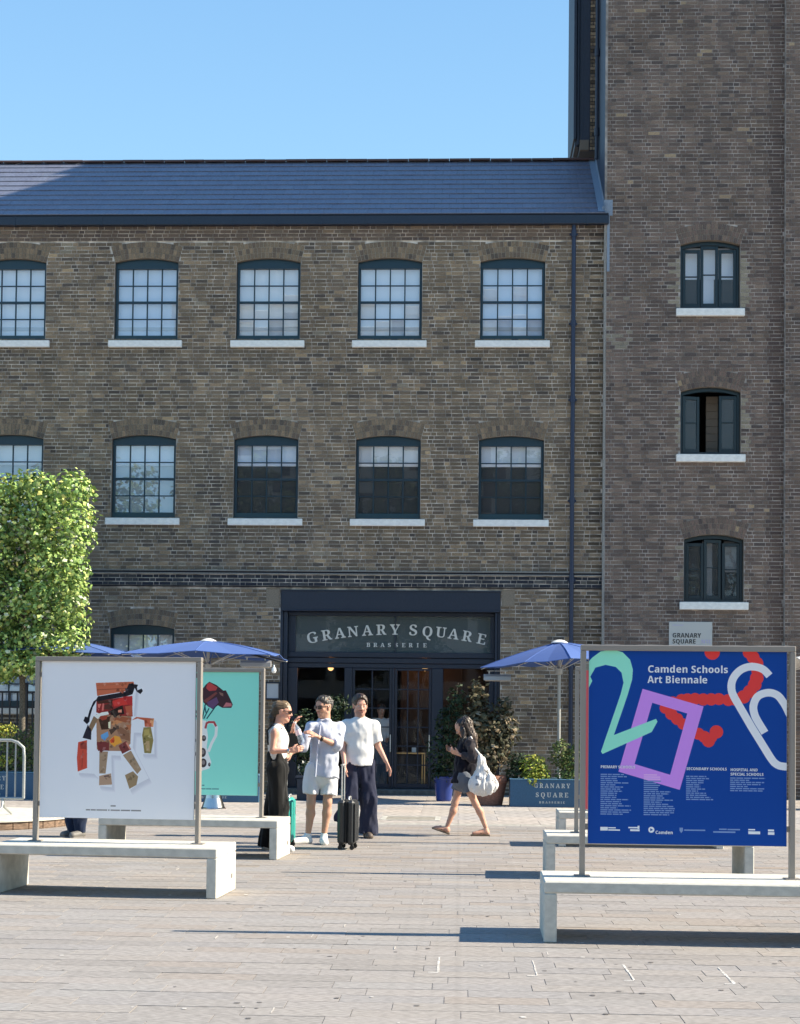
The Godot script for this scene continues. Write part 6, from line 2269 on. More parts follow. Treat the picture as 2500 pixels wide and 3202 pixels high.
# the man in the loose shirt and white shorts, facing the camera and turned to the woman
func build_shorts_man() -> void:
	var m := thing("person", "person in pale blue shirt, white shorts, white trainers and dark sunglasses, hand raised", "person", Vector3(-1.655, 0, 12.1))
	var skin := Color(0.52, 0.30, 0.21)
	var front := J(-0.42, 0, 0.9).normalized()
	var j := {"front": front, "neck": J(0.045, 1.475, 0.0), "chest": J(0.04, 1.28, 0.0), "waist": J(0.03, 1.06, 0.0), "pelvis": J(0.01, 0.93, 0.0),
		"sh_r": J(-0.125, 1.405, 0.06), "el_r": J(-0.205, 1.17, 0.16), "wr_r": J(-0.315, 1.10, 0.30),
		"sh_l": J(0.205, 1.405, -0.06), "el_l": J(0.20, 1.185, 0.08), "wr_l": J(-0.01, 1.285, 0.26),
		"hip_r": J(-0.085, 0.89, 0.03), "kn_r": J(-0.112, 0.49, 0.05), "an_r": J(-0.148, 0.095, 0.0),
		"hip_l": J(0.105, 0.89, -0.02), "kn_l": J(0.085, 0.50, 0.03), "an_l": J(0.045, 0.095, 0.0)}
	var g := Geo.new()
	limbs(g, j, skin)
	var hc := J(0.030, 1.640, 0.02)
	var look := J(-0.62, -0.06, 0.78)
	head(g, hc, look, Vector3.UP, J(0.045, 1.47, 0.0), skin, Color(0.42, 0.20, 0.16), 0.18, 1.06)
	hand(g, j.wr_r + (j.wr_r - j.el_r).normalized() * 0.03, j.wr_r - j.el_r, J(0.3, 0.2, -0.9), 1.0, 0.35, skin)
	hand(g, j.wr_l + J(-0.02, 0.014, 0.015), J(-0.95, 0.5, 0.25), J(-0.2, -0.75, -0.5), 1.0, 0.45, skin)
	obj("body", g, M.skin, m)
	sunglasses(m, hc, look, Vector3.UP, 1.06)
	hair_short(m, hc, look, Vector3.UP, [Color(0.045, 0.036, 0.030), Color(0.20, 0.19, 0.18)], -0.006, 0.0, 1.06)
	var shirt := Color(0.58, 0.61, 0.72)
	var f := front
	cloth(m, "shirt", [
		pr(j.neck + J(0, -0.04, 0), j.chest, 0.085, 0.158, 0.06, f, 0.74),
		pr(j.chest, j.waist, 0.168, 0.170, 0.06, f, 0.76),
		ends(pr(j.waist, J(0.02, 0.80, 0.01), 0.170, 0.196, 0.04, f, 0.78), false, true),
		pr(j.chest + J(0, 0.08, 0), j.sh_r + J(0, -0.006, 0), 0.10, 0.070, 0.06),
		pr(j.chest + J(0, 0.08, 0), j.sh_l + J(0, -0.006, 0), 0.10, 0.070, 0.06),
		ends(pr(j.sh_r + J(0, -0.012, 0), j.el_r + (j.el_r - j.sh_r) * 0.04, 0.072, 0.066, 0.03), false, false),
		ends(pr(j.el_r, j.el_r.lerp(j.wr_r, 0.22), 0.064, 0.060, 0.02), false, true),
		ends(pr(j.sh_l + J(0, -0.012, 0), j.el_l, 0.072, 0.068, 0.04), false, false),
		ends(pr(j.el_l, j.el_l.lerp(j.wr_l, 0.20), 0.064, 0.062, 0.02), false, true),
		pr(j.neck + J(-0.01, 0.012, 0.01), j.neck + J(0.01, 0.0, 0.0), 0.073, 0.073, 0.01, J(0, 1, 0), 0.42),
	], shirt, 0.020, Vector3(7, 4.2, 7))
	var placket := Geo.new()
	placket.col = shirt * 1.08
	placket.tube([J(0.0, 1.43, 0.125), J(-0.015, 1.28, 0.155), J(-0.035, 1.06, 0.165), J(-0.05, 0.81, 0.18)], [0.008, 0.010, 0.010, 0.010], 6)
	obj("placket", placket, M.cloth, m)
	cloth(m, "shorts", [
		pr(J(0.015, 0.93, 0.0), J(0.01, 0.84, 0.0), 0.165, 0.172, 0.05, f, 0.8),
		ends(pr(j.hip_r + J(-0.012, 0, 0), J(-0.118, 0.595, 0.045), 0.098, 0.096, 0.012), false, true),
		ends(pr(j.hip_l + J(0.012, 0, 0), J(0.100, 0.585, 0.02), 0.098, 0.096, 0.012), false, true),
	], Color(0.80, 0.80, 0.83), 0.012, Vector3(9, 5, 9))
	shoe(m, "shoe", J(-0.105, 0.0, -0.02), J(-0.345, 0.0, 0.10), j.an_r, Color(0.80, 0.79, 0.76), Color(0.62, 0.60, 0.56), 0.046)
	shoe(m, "shoe", J(0.030, 0.0, -0.07), J(0.075, 0.0, 0.20), j.an_l, Color(0.80, 0.79, 0.76), Color(0.62, 0.60, 0.56), 0.046)
	var band := Geo.new()
	band.tube([j.wr_l + J(0.045, -0.022, -0.01), j.wr_l + J(0.030, -0.014, 0.0)], [0.033, 0.033], 12)
	obj("bracelet", band, M.wood_dark, m)

# the bearded man in the white tee walking behind him
func build_tee_man() -> void:
	var m := thing("person", "person with brown hair and stubble in white tee and loose navy trousers, walking", "person", Vector3(-1.25, 0, 11.05), 9.0)
	var skin := Color(0.56, 0.31, 0.235)
	var front := J(0.10, 0, 1).normalized()
	var j := {"front": front, "neck": J(-0.012, 1.515, 0.0), "chest": J(-0.012, 1.33, 0.0), "waist": J(-0.01, 1.10, 0.0), "pelvis": J(-0.005, 0.96, 0.0),
		"sh_r": J(-0.185, 1.435, 0.0), "el_r": J(-0.235, 1.16, 0.03), "wr_r": J(-0.215, 0.93, 0.16),
		"sh_l": J(0.165, 1.435, 0.0), "el_l": J(0.225, 1.17, -0.04), "wr_l": J(0.325, 0.965, 0.05),
		"hip_r": J(-0.10, 0.92, 0.0), "kn_r": J(-0.125, 0.50, 0.10), "an_r": J(-0.20, 0.20, -0.22),
		"hip_l": J(0.09, 0.92, 0.0), "kn_l": J(0.10, 0.50, 0.08), "an_l": J(0.095, 0.09, 0.05)}
	var g := Geo.new()
	limbs(g, j, skin, 1.02)
	var hc := J(-0.015, 1.672, 0.03)
	var look := J(0.10, -0.10, 1.0)
	head(g, hc, look, Vector3.UP, J(-0.012, 1.50, 0.0), skin, Color(0.40, 0.19, 0.16), 0.42, 1.11)
	hand(g, j.wr_l + (j.wr_l - j.el_l).normalized() * 0.025, J(0.40, -0.92, 0.12), J(-0.9, -0.3, 0.25), 1.0, 0.30, skin)
	hand(g, j.wr_r, J(0.05, -0.9, 0.4), J(0.9, 0, 0.2), -1.0, 0.3, skin)
	obj("body", g, M.skin, m)
	eyes(m, hc, look, Vector3.UP, 1.11)
	hair_short(m, hc, look, Vector3.UP, [Color(0.075, 0.046, 0.028), Color(0.060, 0.040, 0.028)], -0.012, 0.008, 1.11)
	var f := front
	cloth(m, "tee_shirt", [
		pr(j.neck + J(0, -0.06, 0), j.chest, 0.085, 0.165, 0.06, f, 0.72),
		pr(j.chest, j.waist, 0.172, 0.164, 0.06, f, 0.74),
		ends(pr(j.waist, J(-0.008, 0.915, 0.0), 0.172, 0.190, 0.04, f, 0.78), false, true),
		pr(j.chest + J(0, 0.08, 0), j.sh_r + J(0, -0.006, 0), 0.10, 0.070, 0.06),
		pr(j.chest + J(0, 0.08, 0), j.sh_l + J(0, -0.006, 0), 0.10, 0.070, 0.06),
		ends(pr(j.sh_r + J(0, -0.012, 0), j.sh_r.lerp(j.el_r, 0.80), 0.072, 0.078, 0.04), false, true),
		ends(pr(j.sh_l + J(0, -0.012, 0), j.sh_l.lerp(j.el_l, 0.80), 0.072, 0.078, 0.04), false, true),
		ends(pr(j.neck + J(0, -0.03, 0), j.neck + J(0, 0.010, 0.004), 0.078, 0.070, 0.015), false, true),
	], Color(0.80, 0.80, 0.79), 0.016, Vector3(6, 4.0, 6))
	cloth(m, "trousers", [
		pr(J(-0.005, 0.955, 0), J(-0.005, 0.88, 0), 0.150, 0.160, 0.05, f, 0.78),
		pr(j.hip_r, j.kn_r, 0.110, 0.104, 0.03),
		ends(pr(j.kn_r, j.an_r + J(0.0, 0.03, 0.02), 0.104, 0.110, 0.03), false, true),
		pr(j.hip_l, j.kn_l, 0.110, 0.106, 0.03),
		ends(pr(j.kn_l, J(0.098, 0.055, 0.05), 0.106, 0.118, 0.03), false, true),
	], Color(0.030, 0.034, 0.060), 0.030, Vector3(7, 2.4, 7))
	shoe(m, "shoe", J(0.085, 0.0, -0.03), J(0.115, 0.0, 0.24), j.an_l, Color(0.10, 0.075, 0.06), Color(0.03, 0.03, 0.03), 0.047)
	shoe(m, "shoe", J(-0.21, 0.21, -0.30), J(-0.235, 0.02, -0.12), j.an_r, Color(0.05, 0.05, 0.055), Color(0.02, 0.02, 0.02), 0.045)

# the woman in profile at the end of the bench
func build_trouser_woman() -> void:
	var m := thing("person", "person in profile with tied-back hair, sunglasses, white sleeveless top and wide black trousers", "person", Vector3(-2.06, 0, 13.05))
	var skin := Color(0.62, 0.33, 0.24)
	var front := J(1.0, 0, 0.15).normalized()
	var j := {"front": front, "neck": J(0.005, 1.425, 0.0), "chest": J(-0.02, 1.26, 0.0), "waist": J(-0.015, 1.07, 0.0), "pelvis": J(0.0, 0.95, 0.0),
		"sh_r": J(-0.02, 1.355, 0.145), "el_r": J(-0.035, 1.135, 0.20), "wr_r": J(0.155, 1.135, 0.22),
		"sh_l": J(0.0, 1.355, -0.145), "el_l": J(0.10, 1.18, -0.20), "wr_l": J(0.165, 1.40, -0.08),
		"hip_r": J(0.0, 0.91, 0.085), "kn_r": J(0.03, 0.49, 0.09), "an_r": J(0.05, 0.09, 0.10),
		"hip_l": J(0.0, 0.91, -0.085), "kn_l": J(-0.06, 0.49, -0.08), "an_l": J(-0.14, 0.09, -0.08)}
	var g := Geo.new()
	limbs(g, j, skin, 0.86)
	var hc := J(0.045, 1.575, 0.0)
	var look := J(1.0, -0.10, 0.12)
	head(g, hc, look, J(0.06, 1, 0), J(0.005, 1.42, 0.0), skin, Color(0.50, 0.17, 0.15), 0.0, 0.97)
	hand(g, j.wr_r + J(0.02, 0.004, 0.0), J(1, 0.25, 0.0), J(0, 0, -1), 1.0, 0.6, skin, 0.92)
	hand(g, j.wr_l + J(0.0, 0.02, 0.01), J(0.35, 0.95, 0.1), J(0.9, -0.3, 0.0), 1.0, 0.9, skin, 0.92)
	obj("body", g, M.skin, m)
	sunglasses(m, hc, look, J(0.06, 1, 0), 0.95)
	var brown := Color(0.085, 0.055, 0.033)
	var gold := Color(0.36, 0.24, 0.12)
	var h := Geo.new()
	nets(h, [
		pr(hc + J(-0.035, 0.04, 0), hc + J(0.010, 0.045, 0), 0.093, 0.086, 0.02, J(0, 0, 1), 0.9),
		minus(pr(hc + J(0.125, -0.06, 0), hc + J(0.135, 0.0, 0), 0.10, 0.092, 0.012)),
		minus(pr(hc + J(0.0, -0.13, 0), hc + J(-0.08, -0.15, 0), 0.10, 0.09, 0.012)),
		minus(pr(hc + J(0.02, -0.05, 0.085), hc + J(0.02, -0.07, 0.085), 0.048, 0.05, 0.01)),
		pr(hc + J(-0.095, -0.01, 0), hc + J(-0.125, -0.08, 0.01), 0.040, 0.035, 0.025),
		pr(hc + J(-0.125, -0.08, 0.01), hc + J(-0.12, -0.24, 0.03), 0.036, 0.014, 0.02),
	], 0.006, brown, 0.008, Vector3(12, 30, 30), func(v: Vector3) -> Color: return brown.lerp(gold, clampf((v.y - hc.y - 0.03) * 9.0, 0.0, 0.9)))
	obj("hair", h, M.hair, m)
	cloth(m, "top", [
		pr(j.neck + J(-0.01, -0.045, 0), j.chest, 0.080, 0.128, 0.06, front, 0.84),
		pr(j.chest + J(0.03, 0, 0), j.waist, 0.128, 0.112, 0.06, front, 0.86),
		ends(pr(j.waist, J(-0.005, 1.03, 0.0), 0.112, 0.116, 0.04, front, 0.86), false, true),
		pr(j.chest + J(0.0, 0.07, 0), j.sh_r + J(0.0, 0.0, -0.035), 0.082, 0.058, 0.05),
		pr(j.chest + J(0.0, 0.07, 0), j.sh_l + J(0.0, 0.0, 0.035), 0.082, 0.058, 0.05),
		minus(pr(j.sh_r + J(0.0, -0.03, 0.045), j.sh_r + J(0, -0.10, 0.06), 0.050, 0.054, 0.012)),
	], Color(0.80, 0.79, 0.76), 0.012, Vector3(9, 6, 9))
	cloth(m, "trousers", [
		pr(J(-0.01, 1.06, 0), J(0.0, 0.95, 0), 0.118, 0.138, 0.05, front, 0.94),
		pr(j.hip_r, j.kn_r, 0.112, 0.104, 0.04),
		ends(pr(j.kn_r, J(0.045, 0.045, 0.10), 0.104, 0.112, 0.03), false, true),
		pr(j.hip_l, j.kn_l, 0.112, 0.096, 0.04),
		ends(pr(j.kn_l, J(-0.145, 0.03, -0.08), 0.096, 0.092, 0.03), false, true),
	], Color(0.016, 0.016, 0.018), 0.030, Vector3(8, 1.6, 8))
	shoe(m, "shoe", J(0.0, 0.0, 0.11), J(0.225, 0.0, 0.14), j.an_r, Color(0.80, 0.79, 0.76), Color(0.7, 0.69, 0.66), 0.040)
	shoe(m, "shoe", J(-0.19, 0.0, -0.08), J(0.03, 0.0, -0.07), j.an_l, Color(0.80, 0.79, 0.76), Color(0.7, 0.69, 0.66), 0.040)
	var w := Geo.new()
	w.tube([j.wr_r + J(-0.02, 0.0, 0), j.wr_r + J(0.0, 0.0, 0)], [0.031, 0.031], 12)
	obj("watch", w, M.chrome, m)
	var strap := Geo.new()
	strap.tube([J(-0.10, 1.20, 0.09), J(-0.12, 1.36, 0.08), J(-0.06, 1.43, 0.08), J(0.05, 1.38, 0.09)], [0.012, 0.012, 0.012, 0.012], 6)
	obj("bag_strap", strap, M.black_cloth, m)

# the woman with the tote bag walking left, looking down at her phone
func build_walker() -> void:
	var m := thing("person", "person walking left with long brown hair, black top, grey shorts and sandals", "person", Vector3(0.0, 0, 10.45))
	var skin := Color(0.55, 0.31, 0.22)
	var front := J(-1.0, 0, 0.1).normalized()
	var j := {"front": front, "neck": J(0.115, 1.285, 0.0), "chest": J(0.115, 1.12, 0.0), "waist": J(0.085, 0.92, 0.0), "pelvis": J(0.065, 0.79, 0.0),
		"sh_l": J(0.145, 1.215, 0.145), "el_l": J(0.20, 1.0, 0.20), "wr_l": J(0.0, 1.06, 0.16),
		"sh_r": J(0.11, 1.215, -0.14), "el_r": J(0.10, 1.00, -0.17), "wr_r": J(-0.06, 1.09, -0.08),
		"hip_l": J(0.075, 0.76, 0.08), "kn_l": J(0.225, 0.415, 0.085), "an_l": J(0.365, 0.10, 0.08),
		"hip_r": J(0.045, 0.76, -0.08), "kn_r": J(-0.045, 0.415, -0.08), "an_r": J(-0.145, 0.10, -0.08)}
	var g := Geo.new()
	limbs(g, j, skin, 0.84)
	var hc := J(0.055, 1.405, 0.0)
	var look := J(-0.86, -0.50, 0.10)
	var up := J(-0.42, 0.9, 0)
	head(g, hc, look, up, J(0.115, 1.27, 0.0), skin, Color(0.42, 0.18, 0.15), 0.0, 0.95)
	hand(g, j.wr_l, J(-0.9, 0.4, -0.1), J(0.1, 0.5, -0.8), -1.0, 0.6, skin, 0.9)
	hand(g, j.wr_r, J(-0.9, 0.4, 0.2), J(0.1, 0.5, 0.8), 1.0, 0.6, skin, 0.9)
	obj("body", g, M.skin, m)
	var dark := Color(0.040, 0.026, 0.020)
	var light := Color(0.24, 0.175, 0.13)
	var h := Geo.new()
	var f := look.normalized()
	nets(h, [
		pr(hc - f * 0.035 + J(0, 0.035, 0), hc + f * 0.01 + J(0, 0.045, 0), 0.095, 0.088, 0.02, J(0, 0, 1), 0.92),
		minus(pr(hc + f * 0.13 - J(0, 0.05, 0), hc + f * 0.135, 0.095, 0.09, 0.012)),
		pr(hc + J(0.06, 0.02, 0.03), hc + J(0.13, -0.12, 0.05), 0.062, 0.058, 0.03),
		pr(hc + J(0.13, -0.12, 0.05), hc + J(0.165, -0.25, 0.07), 0.055, 0.030, 0.03),
		pr(hc + J(-0.01, -0.02, 0.07), hc + J(0.03, -0.17, 0.10), 0.034, 0.034, 0.02),
		pr(hc + J(0.03, -0.17, 0.10), hc + J(0.0, -0.30, 0.11), 0.034, 0.016, 0.02),
		pr(hc + J(0.0, -0.02, -0.07), hc + J(0.0, -0.28, -0.08), 0.034, 0.018, 0.02),
	], 0.006, dark, 0.014, Vector3(34, 9, 34), func(v: Vector3) -> Color: return dark.lerp(light, clampf((v.x - hc.x - 0.03) * 9.0 + 0.5 * fold_noise.get_noise_3dv(v * Vector3(60, 10, 60)), 0.0, 0.85)))
	obj("hair", h, M.hair, m)
	cloth(m, "top", [
		pr(j.neck + J(0, -0.05, 0), j.chest, 0.075, 0.128, 0.06, front, 0.86),
		pr(j.chest, j.waist, 0.140, 0.142, 0.06, front, 0.95),
		ends(pr(j.waist, J(0.055, 0.665, 0.0), 0.142, 0.152, 0.05, front, 0.96), false, true),
		pr(j.chest + J(0, 0.06, 0), j.sh_l, 0.085, 0.062, 0.05),
		pr(j.chest + J(0, 0.06, 0), j.sh_r, 0.085, 0.062, 0.05),
		pr(j.sh_r, j.el_r, 0.064, 0.056, 0.03),
		ends(pr(j.el_r, j.el_r.lerp(j.wr_r, 0.8), 0.056, 0.048, 0.02), false, true),
	], Color(0.010, 0.011, 0.018), 0.024, Vector3(8, 5, 8))
	cloth(m, "sleeve", [
		pr(j.sh_l, j.el_l, 0.066, 0.056, 0.03),
		ends(pr(j.el_l, j.el_l.lerp(j.wr_l, 0.8), 0.056, 0.046, 0.02), false, true),
	], Color(0.055, 0.05, 0.052), 0.016, Vector3(12, 8, 12))
	cloth(m, "shorts", [
		pr(J(0.06, 0.78, 0), J(0.06, 0.70, 0), 0.125, 0.140, 0.05, front, 0.95),
		ends(pr(j.hip_l, j.hip_l.lerp(j.kn_l, 0.52), 0.094, 0.092, 0.03), false, true),
		ends(pr(j.hip_r, j.hip_r.lerp(j.kn_r, 0.52), 0.094, 0.092, 0.03), false, true),
	], Color(0.14, 0.155, 0.185), 0.012, Vector3(9, 7, 9))
	# bare feet in thong sandals: the front foot lands on its heel
	for s: Array in [[J(0.405, 0.012, 0.08), J(0.175, 0.012, 0.11), j.an_l], [J(-0.115, 0.012, -0.08), J(-0.335, 0.085, -0.07), j.an_r]]:
		var ft := Geo.new()
		var d: Vector3 = (s[1] - s[0]).normalized()
		nets(ft, [pr(s[0] + J(0, 0.035, 0) + d * 0.03, s[2] - J(0, 0.02, 0), 0.030, 0.031, 0.02), pr(s[0] + J(0, 0.03, 0) + d * 0.03, s[1] + J(0, 0.022, 0) - d * 0.03, 0.030, 0.026, 0.03, Vector3.UP, 0.75), pr(s[2] - J(0, 0.03, 0), s[0].lerp(s[1], 0.72) + J(0, 0.025, 0), 0.030, 0.024, 0.03)], 0.007, skin)
		obj("foot", ft, M.skin, m)
		var so := Geo.new()
		so.col = Color(0.10, 0.075, 0.055)
		var n := d.cross(J(0, 0, 1)).normalized()
		if n.y < 0.0:
			n = -n
		so.bevel(Vector3(-0.125, -0.012, -0.040), Vector3(0.125, 0.008, 0.040), 0.007, Transform3D(Basis(d, n, d.cross(n)), s[0].lerp(s[1], 0.5)))
		so.tube([s[0].lerp(s[1], 0.45) + J(0, 0.02, 0.034), s[0].lerp(s[1], 0.55) + J(0, 0.062, 0.0), s[0].lerp(s[1], 0.45) + J(0, 0.02, -0.034)], [0.008, 0.008, 0.008], 6)
		obj("sandal", so, M.shoe, m)

# simple standing figure for the half-hidden people
func stander(label: String, at: Vector3, turn: float, tall: float, top: Color, legs: Color, hair: Color, skin: Color) -> Node3D:
	var m := thing("person", label, "person", at, turn)
	var s := tall / 1.75
	var front := J(0, 0, 1)
	var q := func(x: float, y: float, z: float) -> Vector3: return Vector3(x, y, z) * s
	var j := {"front": front, "neck": q.call(0, 1.46, 0), "chest": q.call(0, 1.28, 0), "waist": q.call(0, 1.06, 0), "pelvis": q.call(0, 0.93, 0),
		"sh_r": q.call(-0.17, 1.39, 0), "el_r": q.call(-0.21, 1.12, 0.02), "wr_r": q.call(-0.12, 1.02, 0.22),
		"sh_l": q.call(0.17, 1.39, 0), "el_l": q.call(0.21, 1.12, 0.02), "wr_l": q.call(0.12, 1.02, 0.22),
		"hip_r": q.call(-0.09, 0.89, 0), "kn_r": q.call(-0.09, 0.49, 0.02), "an_r": q.call(-0.07, 0.09, 0),
		"hip_l": q.call(0.09, 0.89, 0), "kn_l": q.call(0.09, 0.49, 0.02), "an_l": q.call(0.07, 0.09, 0)}
	var g := Geo.new()
	limbs(g, j, skin, s * 0.95)
	var hc: Vector3 = q.call(0, 1.625, 0.02)
	head(g, hc, J(0, -0.15, 1), Vector3.UP, q.call(0, 1.44, 0), skin, skin * Color(0.8, 0.6, 0.6), 0.0, s)
	hand(g, j.wr_r, J(0.3, -0.1, 0.9), J(0.9, 0, -0.2), -1.0, 0.5, skin, s)
	hand(g, j.wr_l, J(-0.3, -0.1, 0.9), J(-0.9, 0, -0.2), 1.0, 0.5, skin, s)
	obj("body", g, M.skin, m)
	eyes(m, hc, J(0, -0.15, 1), Vector3.UP, s)
	hair_short(m, hc, J(0, -0.15, 1), Vector3.UP, [hair, hair], 0.02, 0.006, s)
	cloth(m, "shirt", [
		pr(j.neck + J(0, -0.05, 0), j.chest, 0.08 * s, 0.15 * s, 0.06, front, 0.72),
		pr(j.chest, j.waist, 0.155 * s, 0.145 * s, 0.06, front, 0.74),
		ends(pr(j.waist, q.call(0, 0.93, 0), 0.148 * s, 0.160 * s, 0.04, front, 0.78), false, true),
		pr(j.chest + J(0, 0.06, 0), j.sh_r, 0.095 * s, 0.068 * s, 0.05), pr(j.chest + J(0, 0.06, 0), j.sh_l, 0.095 * s, 0.068 * s, 0.05),
		pr(j.sh_r, j.el_r, 0.068 * s, 0.058 * s, 0.03), ends(pr(j.el_r, j.el_r.lerp(j.wr_r, 0.8), 0.056 * s, 0.048 * s, 0.02), false, true),
		pr(j.sh_l, j.el_l, 0.068 * s, 0.058 * s, 0.03), ends(pr(j.el_l, j.el_l.lerp(j.wr_l, 0.8), 0.056 * s, 0.048 * s, 0.02), false, true),
	], top, 0.020, Vector3(7, 5, 7), 0.014)
	cloth(m, "trousers", [
		pr(q.call(0, 0.96, 0), q.call(0, 0.88, 0), 0.148 * s, 0.155 * s, 0.05, front, 0.8),
		pr(j.hip_r, j.kn_r, 0.110 * s, 0.108 * s, 0.03), ends(pr(j.kn_r, q.call(-0.065, 0.06, 0), 0.108 * s, 0.070 * s, 0.03), false, true),
		pr(j.hip_l, j.kn_l, 0.110 * s, 0.108 * s, 0.03), ends(pr(j.kn_l, q.call(0.065, 0.06, 0), 0.108 * s, 0.070 * s, 0.03), false, true),
	], legs, 0.022, Vector3(8, 3, 8), 0.014)
	shoe(m, "shoe", q.call(-0.08, 0, -0.07), q.call(-0.09, 0, 0.18), j.an_r, Color(0.16, 0.15, 0.14), Color(0.4, 0.39, 0.37), 0.044)
	shoe(m, "shoe", q.call(0.08, 0, -0.07), q.call(0.09, 0, 0.18), j.an_l, Color(0.16, 0.15, 0.14), Color(0.4, 0.39, 0.37), 0.044)
	return m

func build_far_people() -> void:
	stander("person in navy trousers whose legs show below the white poster", J(-4.76, 0, 11.55), -35.0, 1.70, Color(0.20, 0.28, 0.45), Color(0.018, 0.028, 0.065), Color(0.05, 0.035, 0.025), Color(0.5, 0.3, 0.22))
	stander("person in white shirt and blue-grey apron standing inside the left door leaf", J(-1.62, 0.092, -0.85), 12.0, 1.72, Color(0.74, 0.73, 0.72), Color(0.10, 0.13, 0.17), Color(0.04, 0.03, 0.025), Color(0.42, 0.25, 0.18))

# ------------------------------------------------------------------ things carried or standing by
func make_case(label: String, at: Vector3, turn: float, w: float, h: float, d: float, m: Material, lean: float) -> Node3D:
	var c := thing("suitcase", label, "suitcase", at, turn)
	var body := Geo.new()
	var xf := Transform3D(Basis(Vector3.RIGHT, lean), Vector3(0, 0.06, 0))
	body.bevel(Vector3(-w * 0.5, 0.0, -d * 0.5), Vector3(w * 0.5, h, -0.004), 0.03, xf)
	body.bevel(Vector3(-w * 0.5, 0.0, 0.004), Vector3(w * 0.5, h, d * 0.5), 0.03, xf)
	for i in 6:
		var x := -w * 0.5 + w * (i + 0.5) / 6.0
		body.bevel(Vector3(x - w * 0.045, 0.035, d * 0.5 - 0.001), Vector3(x + w * 0.045, h - 0.035, d * 0.5 + 0.007), 0.005, xf)
	obj("shell", body, m, c)
	var z := Geo.new()
	z.box(Vector3(-w * 0.5 + 0.01, 0.01, -0.005), Vector3(w * 0.5 - 0.01, h - 0.01, 0.005), xf)
	obj("zip", z, M.rubber, c)
	var hd := Geo.new()
	for s: float in [-1.0, 1.0]:
		hd.tube([xf * Vector3(s * w * 0.30, h, -d * 0.3), xf * Vector3(s * w * 0.30, h + 0.40, -d * 0.3)], [0.008, 0.007], 8)
	hd.tube([xf * Vector3(-w * 0.33, h + 0.40, -d * 0.3), xf * Vector3(w * 0.33, h + 0.40, -d * 0.3)], [0.014, 0.014], 8)
	obj("pull_handle", hd, M.aluminium, c)
	var gh := Geo.new()
	gh.tube([xf * Vector3(-0.07, h, 0.02), xf * Vector3(-0.06, h + 0.03, 0.02), xf * Vector3(0.06, h + 0.03, 0.02), xf * Vector3(0.07, h, 0.02)], [0.011, 0.011, 0.011, 0.011], 8)
	gh.tube([xf * Vector3(w * 0.30, h * 0.62, d * 0.5 + 0.012), xf * Vector3(w * 0.30, h * 0.78, d * 0.5 + 0.012)], [0.012, 0.012], 6)
	obj("grab_handle", gh, M.aluminium, c)
	for sx: float in [-1.0, 1.0]:
		for sz: float in [-1.0, 1.0]:
			var wh := Geo.new()
			var o := Vector3(sx * w * 0.38, 0.028, sz * d * 0.34)
			wh.tube([o + Vector3(-0.012, 0, 0), o + Vector3(0.012, 0, 0)], [0.027, 0.027], 12)
			wh.bevel(o + Vector3(-0.018, 0.015, -0.016), o + Vector3(0.018, 0.06, 0.016), 0.004)
			obj("wheel", wh, M.rubber, c)
	return c

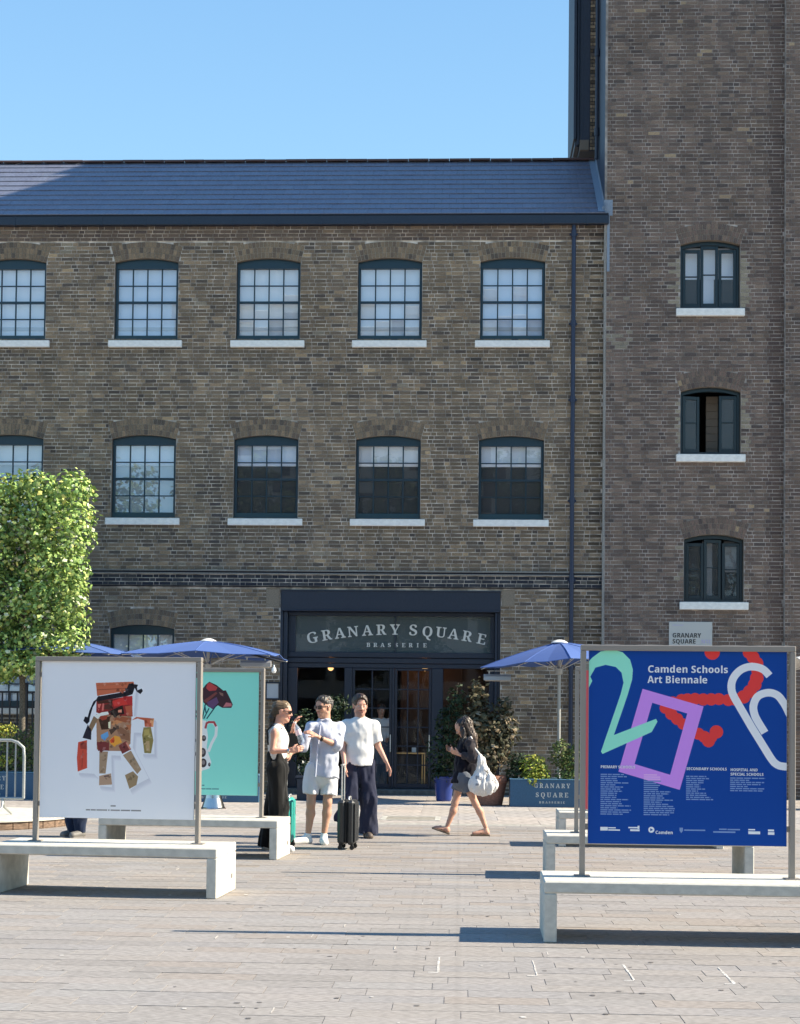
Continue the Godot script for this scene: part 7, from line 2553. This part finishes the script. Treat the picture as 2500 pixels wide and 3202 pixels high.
func build_luggage() -> void:
	make_case("black ribbed cabin suitcase with its handle up in front of the white-tee man", J(-1.275, 0, 12.75), 86.0, 0.34, 0.51, 0.20, M.case_black, 0.0)
	make_case("turquoise cabin suitcase seen edge-on behind the bench end", J(-1.985, 0, 12.62), 88.0, 0.34, 0.52, 0.12, M.case_teal, 0.0)
	# water bottle between the woman and the man
	var b := thing("water_bottle", "clear plastic water bottle held up between the woman and the man", "bottle", J(-1.79, 1.22, 13.0))
	b.rotation = Vector3(0, 0, 0.36)
	var g := Geo.new()
	g.lathe([Vector2(0.0, 0.0), Vector2(0.034, 0.004), Vector2(0.036, 0.02), Vector2(0.033, 0.08), Vector2(0.036, 0.10), Vector2(0.036, 0.17), Vector2(0.014, 0.225), Vector2(0.014, 0.25)], 16)
	obj("bottle", g, M.bottle, b)
	var lb := Geo.new()
	lb.lathe([Vector2(0.0365, 0.10), Vector2(0.0365, 0.165)], 16)
	obj("label", lb, mat(lin(0.70, 0.55, 0.62), 0.6), b)
	var cp := Geo.new()
	cp.lathe([Vector2(0.0, 0.245), Vector2(0.016, 0.245), Vector2(0.016, 0.27), Vector2(0.0, 0.27)], 12)
	obj("cap", cp, M.plastic_white, b)
	# black folder under the woman's arm
	var fo := thing("black_folder", "black soft folder held under the standing woman's bare arm", "folder", J(-1.93, 1.255, 12.98))
	fo.rotation = Vector3(0.15, 0.1, 0.12)
	var fg := Geo.new()
	fg.prism(PackedVector2Array([Vector2(-0.13, -0.075), Vector2(0.10, -0.085), Vector2(0.155, 0.02), Vector2(0.13, 0.06), Vector2(-0.05, 0.085), Vector2(-0.10, 0.03)]), -0.02, 0.02)
	obj("folder", fg, M.black_cloth, fo)
	# phone in the walker's hands
	var ph := thing("phone", "dark phone held in the walking woman's hands", "phone", J(-0.10, 1.13, 10.50))
	ph.rotation = Vector3(0, PI / 2.0, 0.7)
	var pg := Geo.new()
	pg.bevel(Vector3(-0.036, -0.072, -0.004), Vector3(0.036, 0.072, 0.004), 0.004)
	obj("phone", pg, M.shades, ph)
	# the white tote bag on her shoulder
	var t := thing("tote_bag", "full white cloth tote bag hanging from the walking woman's shoulder", "tote bag", J(0.315, 0.55, 10.66))
	var tg := Geo.new()
	var white := Color(0.80, 0.79, 0.77)
	nets(tg, [
		pr(J(-0.065, 0.13, 0), J(0.065, 0.13, 0), 0.110, 0.105, 0.06, J(0, 0, 1), 0.70),
		pr(J(0.005, 0.14, 0), J(-0.02, 0.44, 0), 0.150, 0.045, 0.08, J(0, 0, 1), 0.62),
		pr(J(0.07, 0.12, 0), J(0.155, 0.085, 0.0), 0.07, 0.022, 0.05, J(0, 0, 1), 0.8),
		pr(J(-0.06, 0.08, 0), J(-0.06, 0.012, 0.0), 0.07, 0.022, 0.05, J(0, 0, 1), 0.8),
		pr(J(-0.02, 0.43, 0), J(-0.05, 0.53, -0.01), 0.040, 0.016, 0.05),
	], 0.009, white, 0.022, Vector3(14, 4, 14), func(v: Vector3) -> Color:
		var a := Vector2(v.x + 0.07, v.y - 0.22)
		if v.z > 0.02 and absf(a.x) < 0.022 and (absf(a.y) < 0.02 or absf(a.y + 0.09) < 0.012):
			return Color(0.30, 0.32, 0.36)
		return white)
	obj("bag", tg, M.tote, t)
	var st := Geo.new()
	st.col = white
	st.tube([J(-0.05, 0.52, 0.0), J(-0.115, 0.60, -0.02), J(-0.150, 0.72, -0.045), J(-0.16, 0.735, -0.09)], [0.014, 0.013, 0.013, 0.013], 6)
	obj("strap", st, M.tote, t)
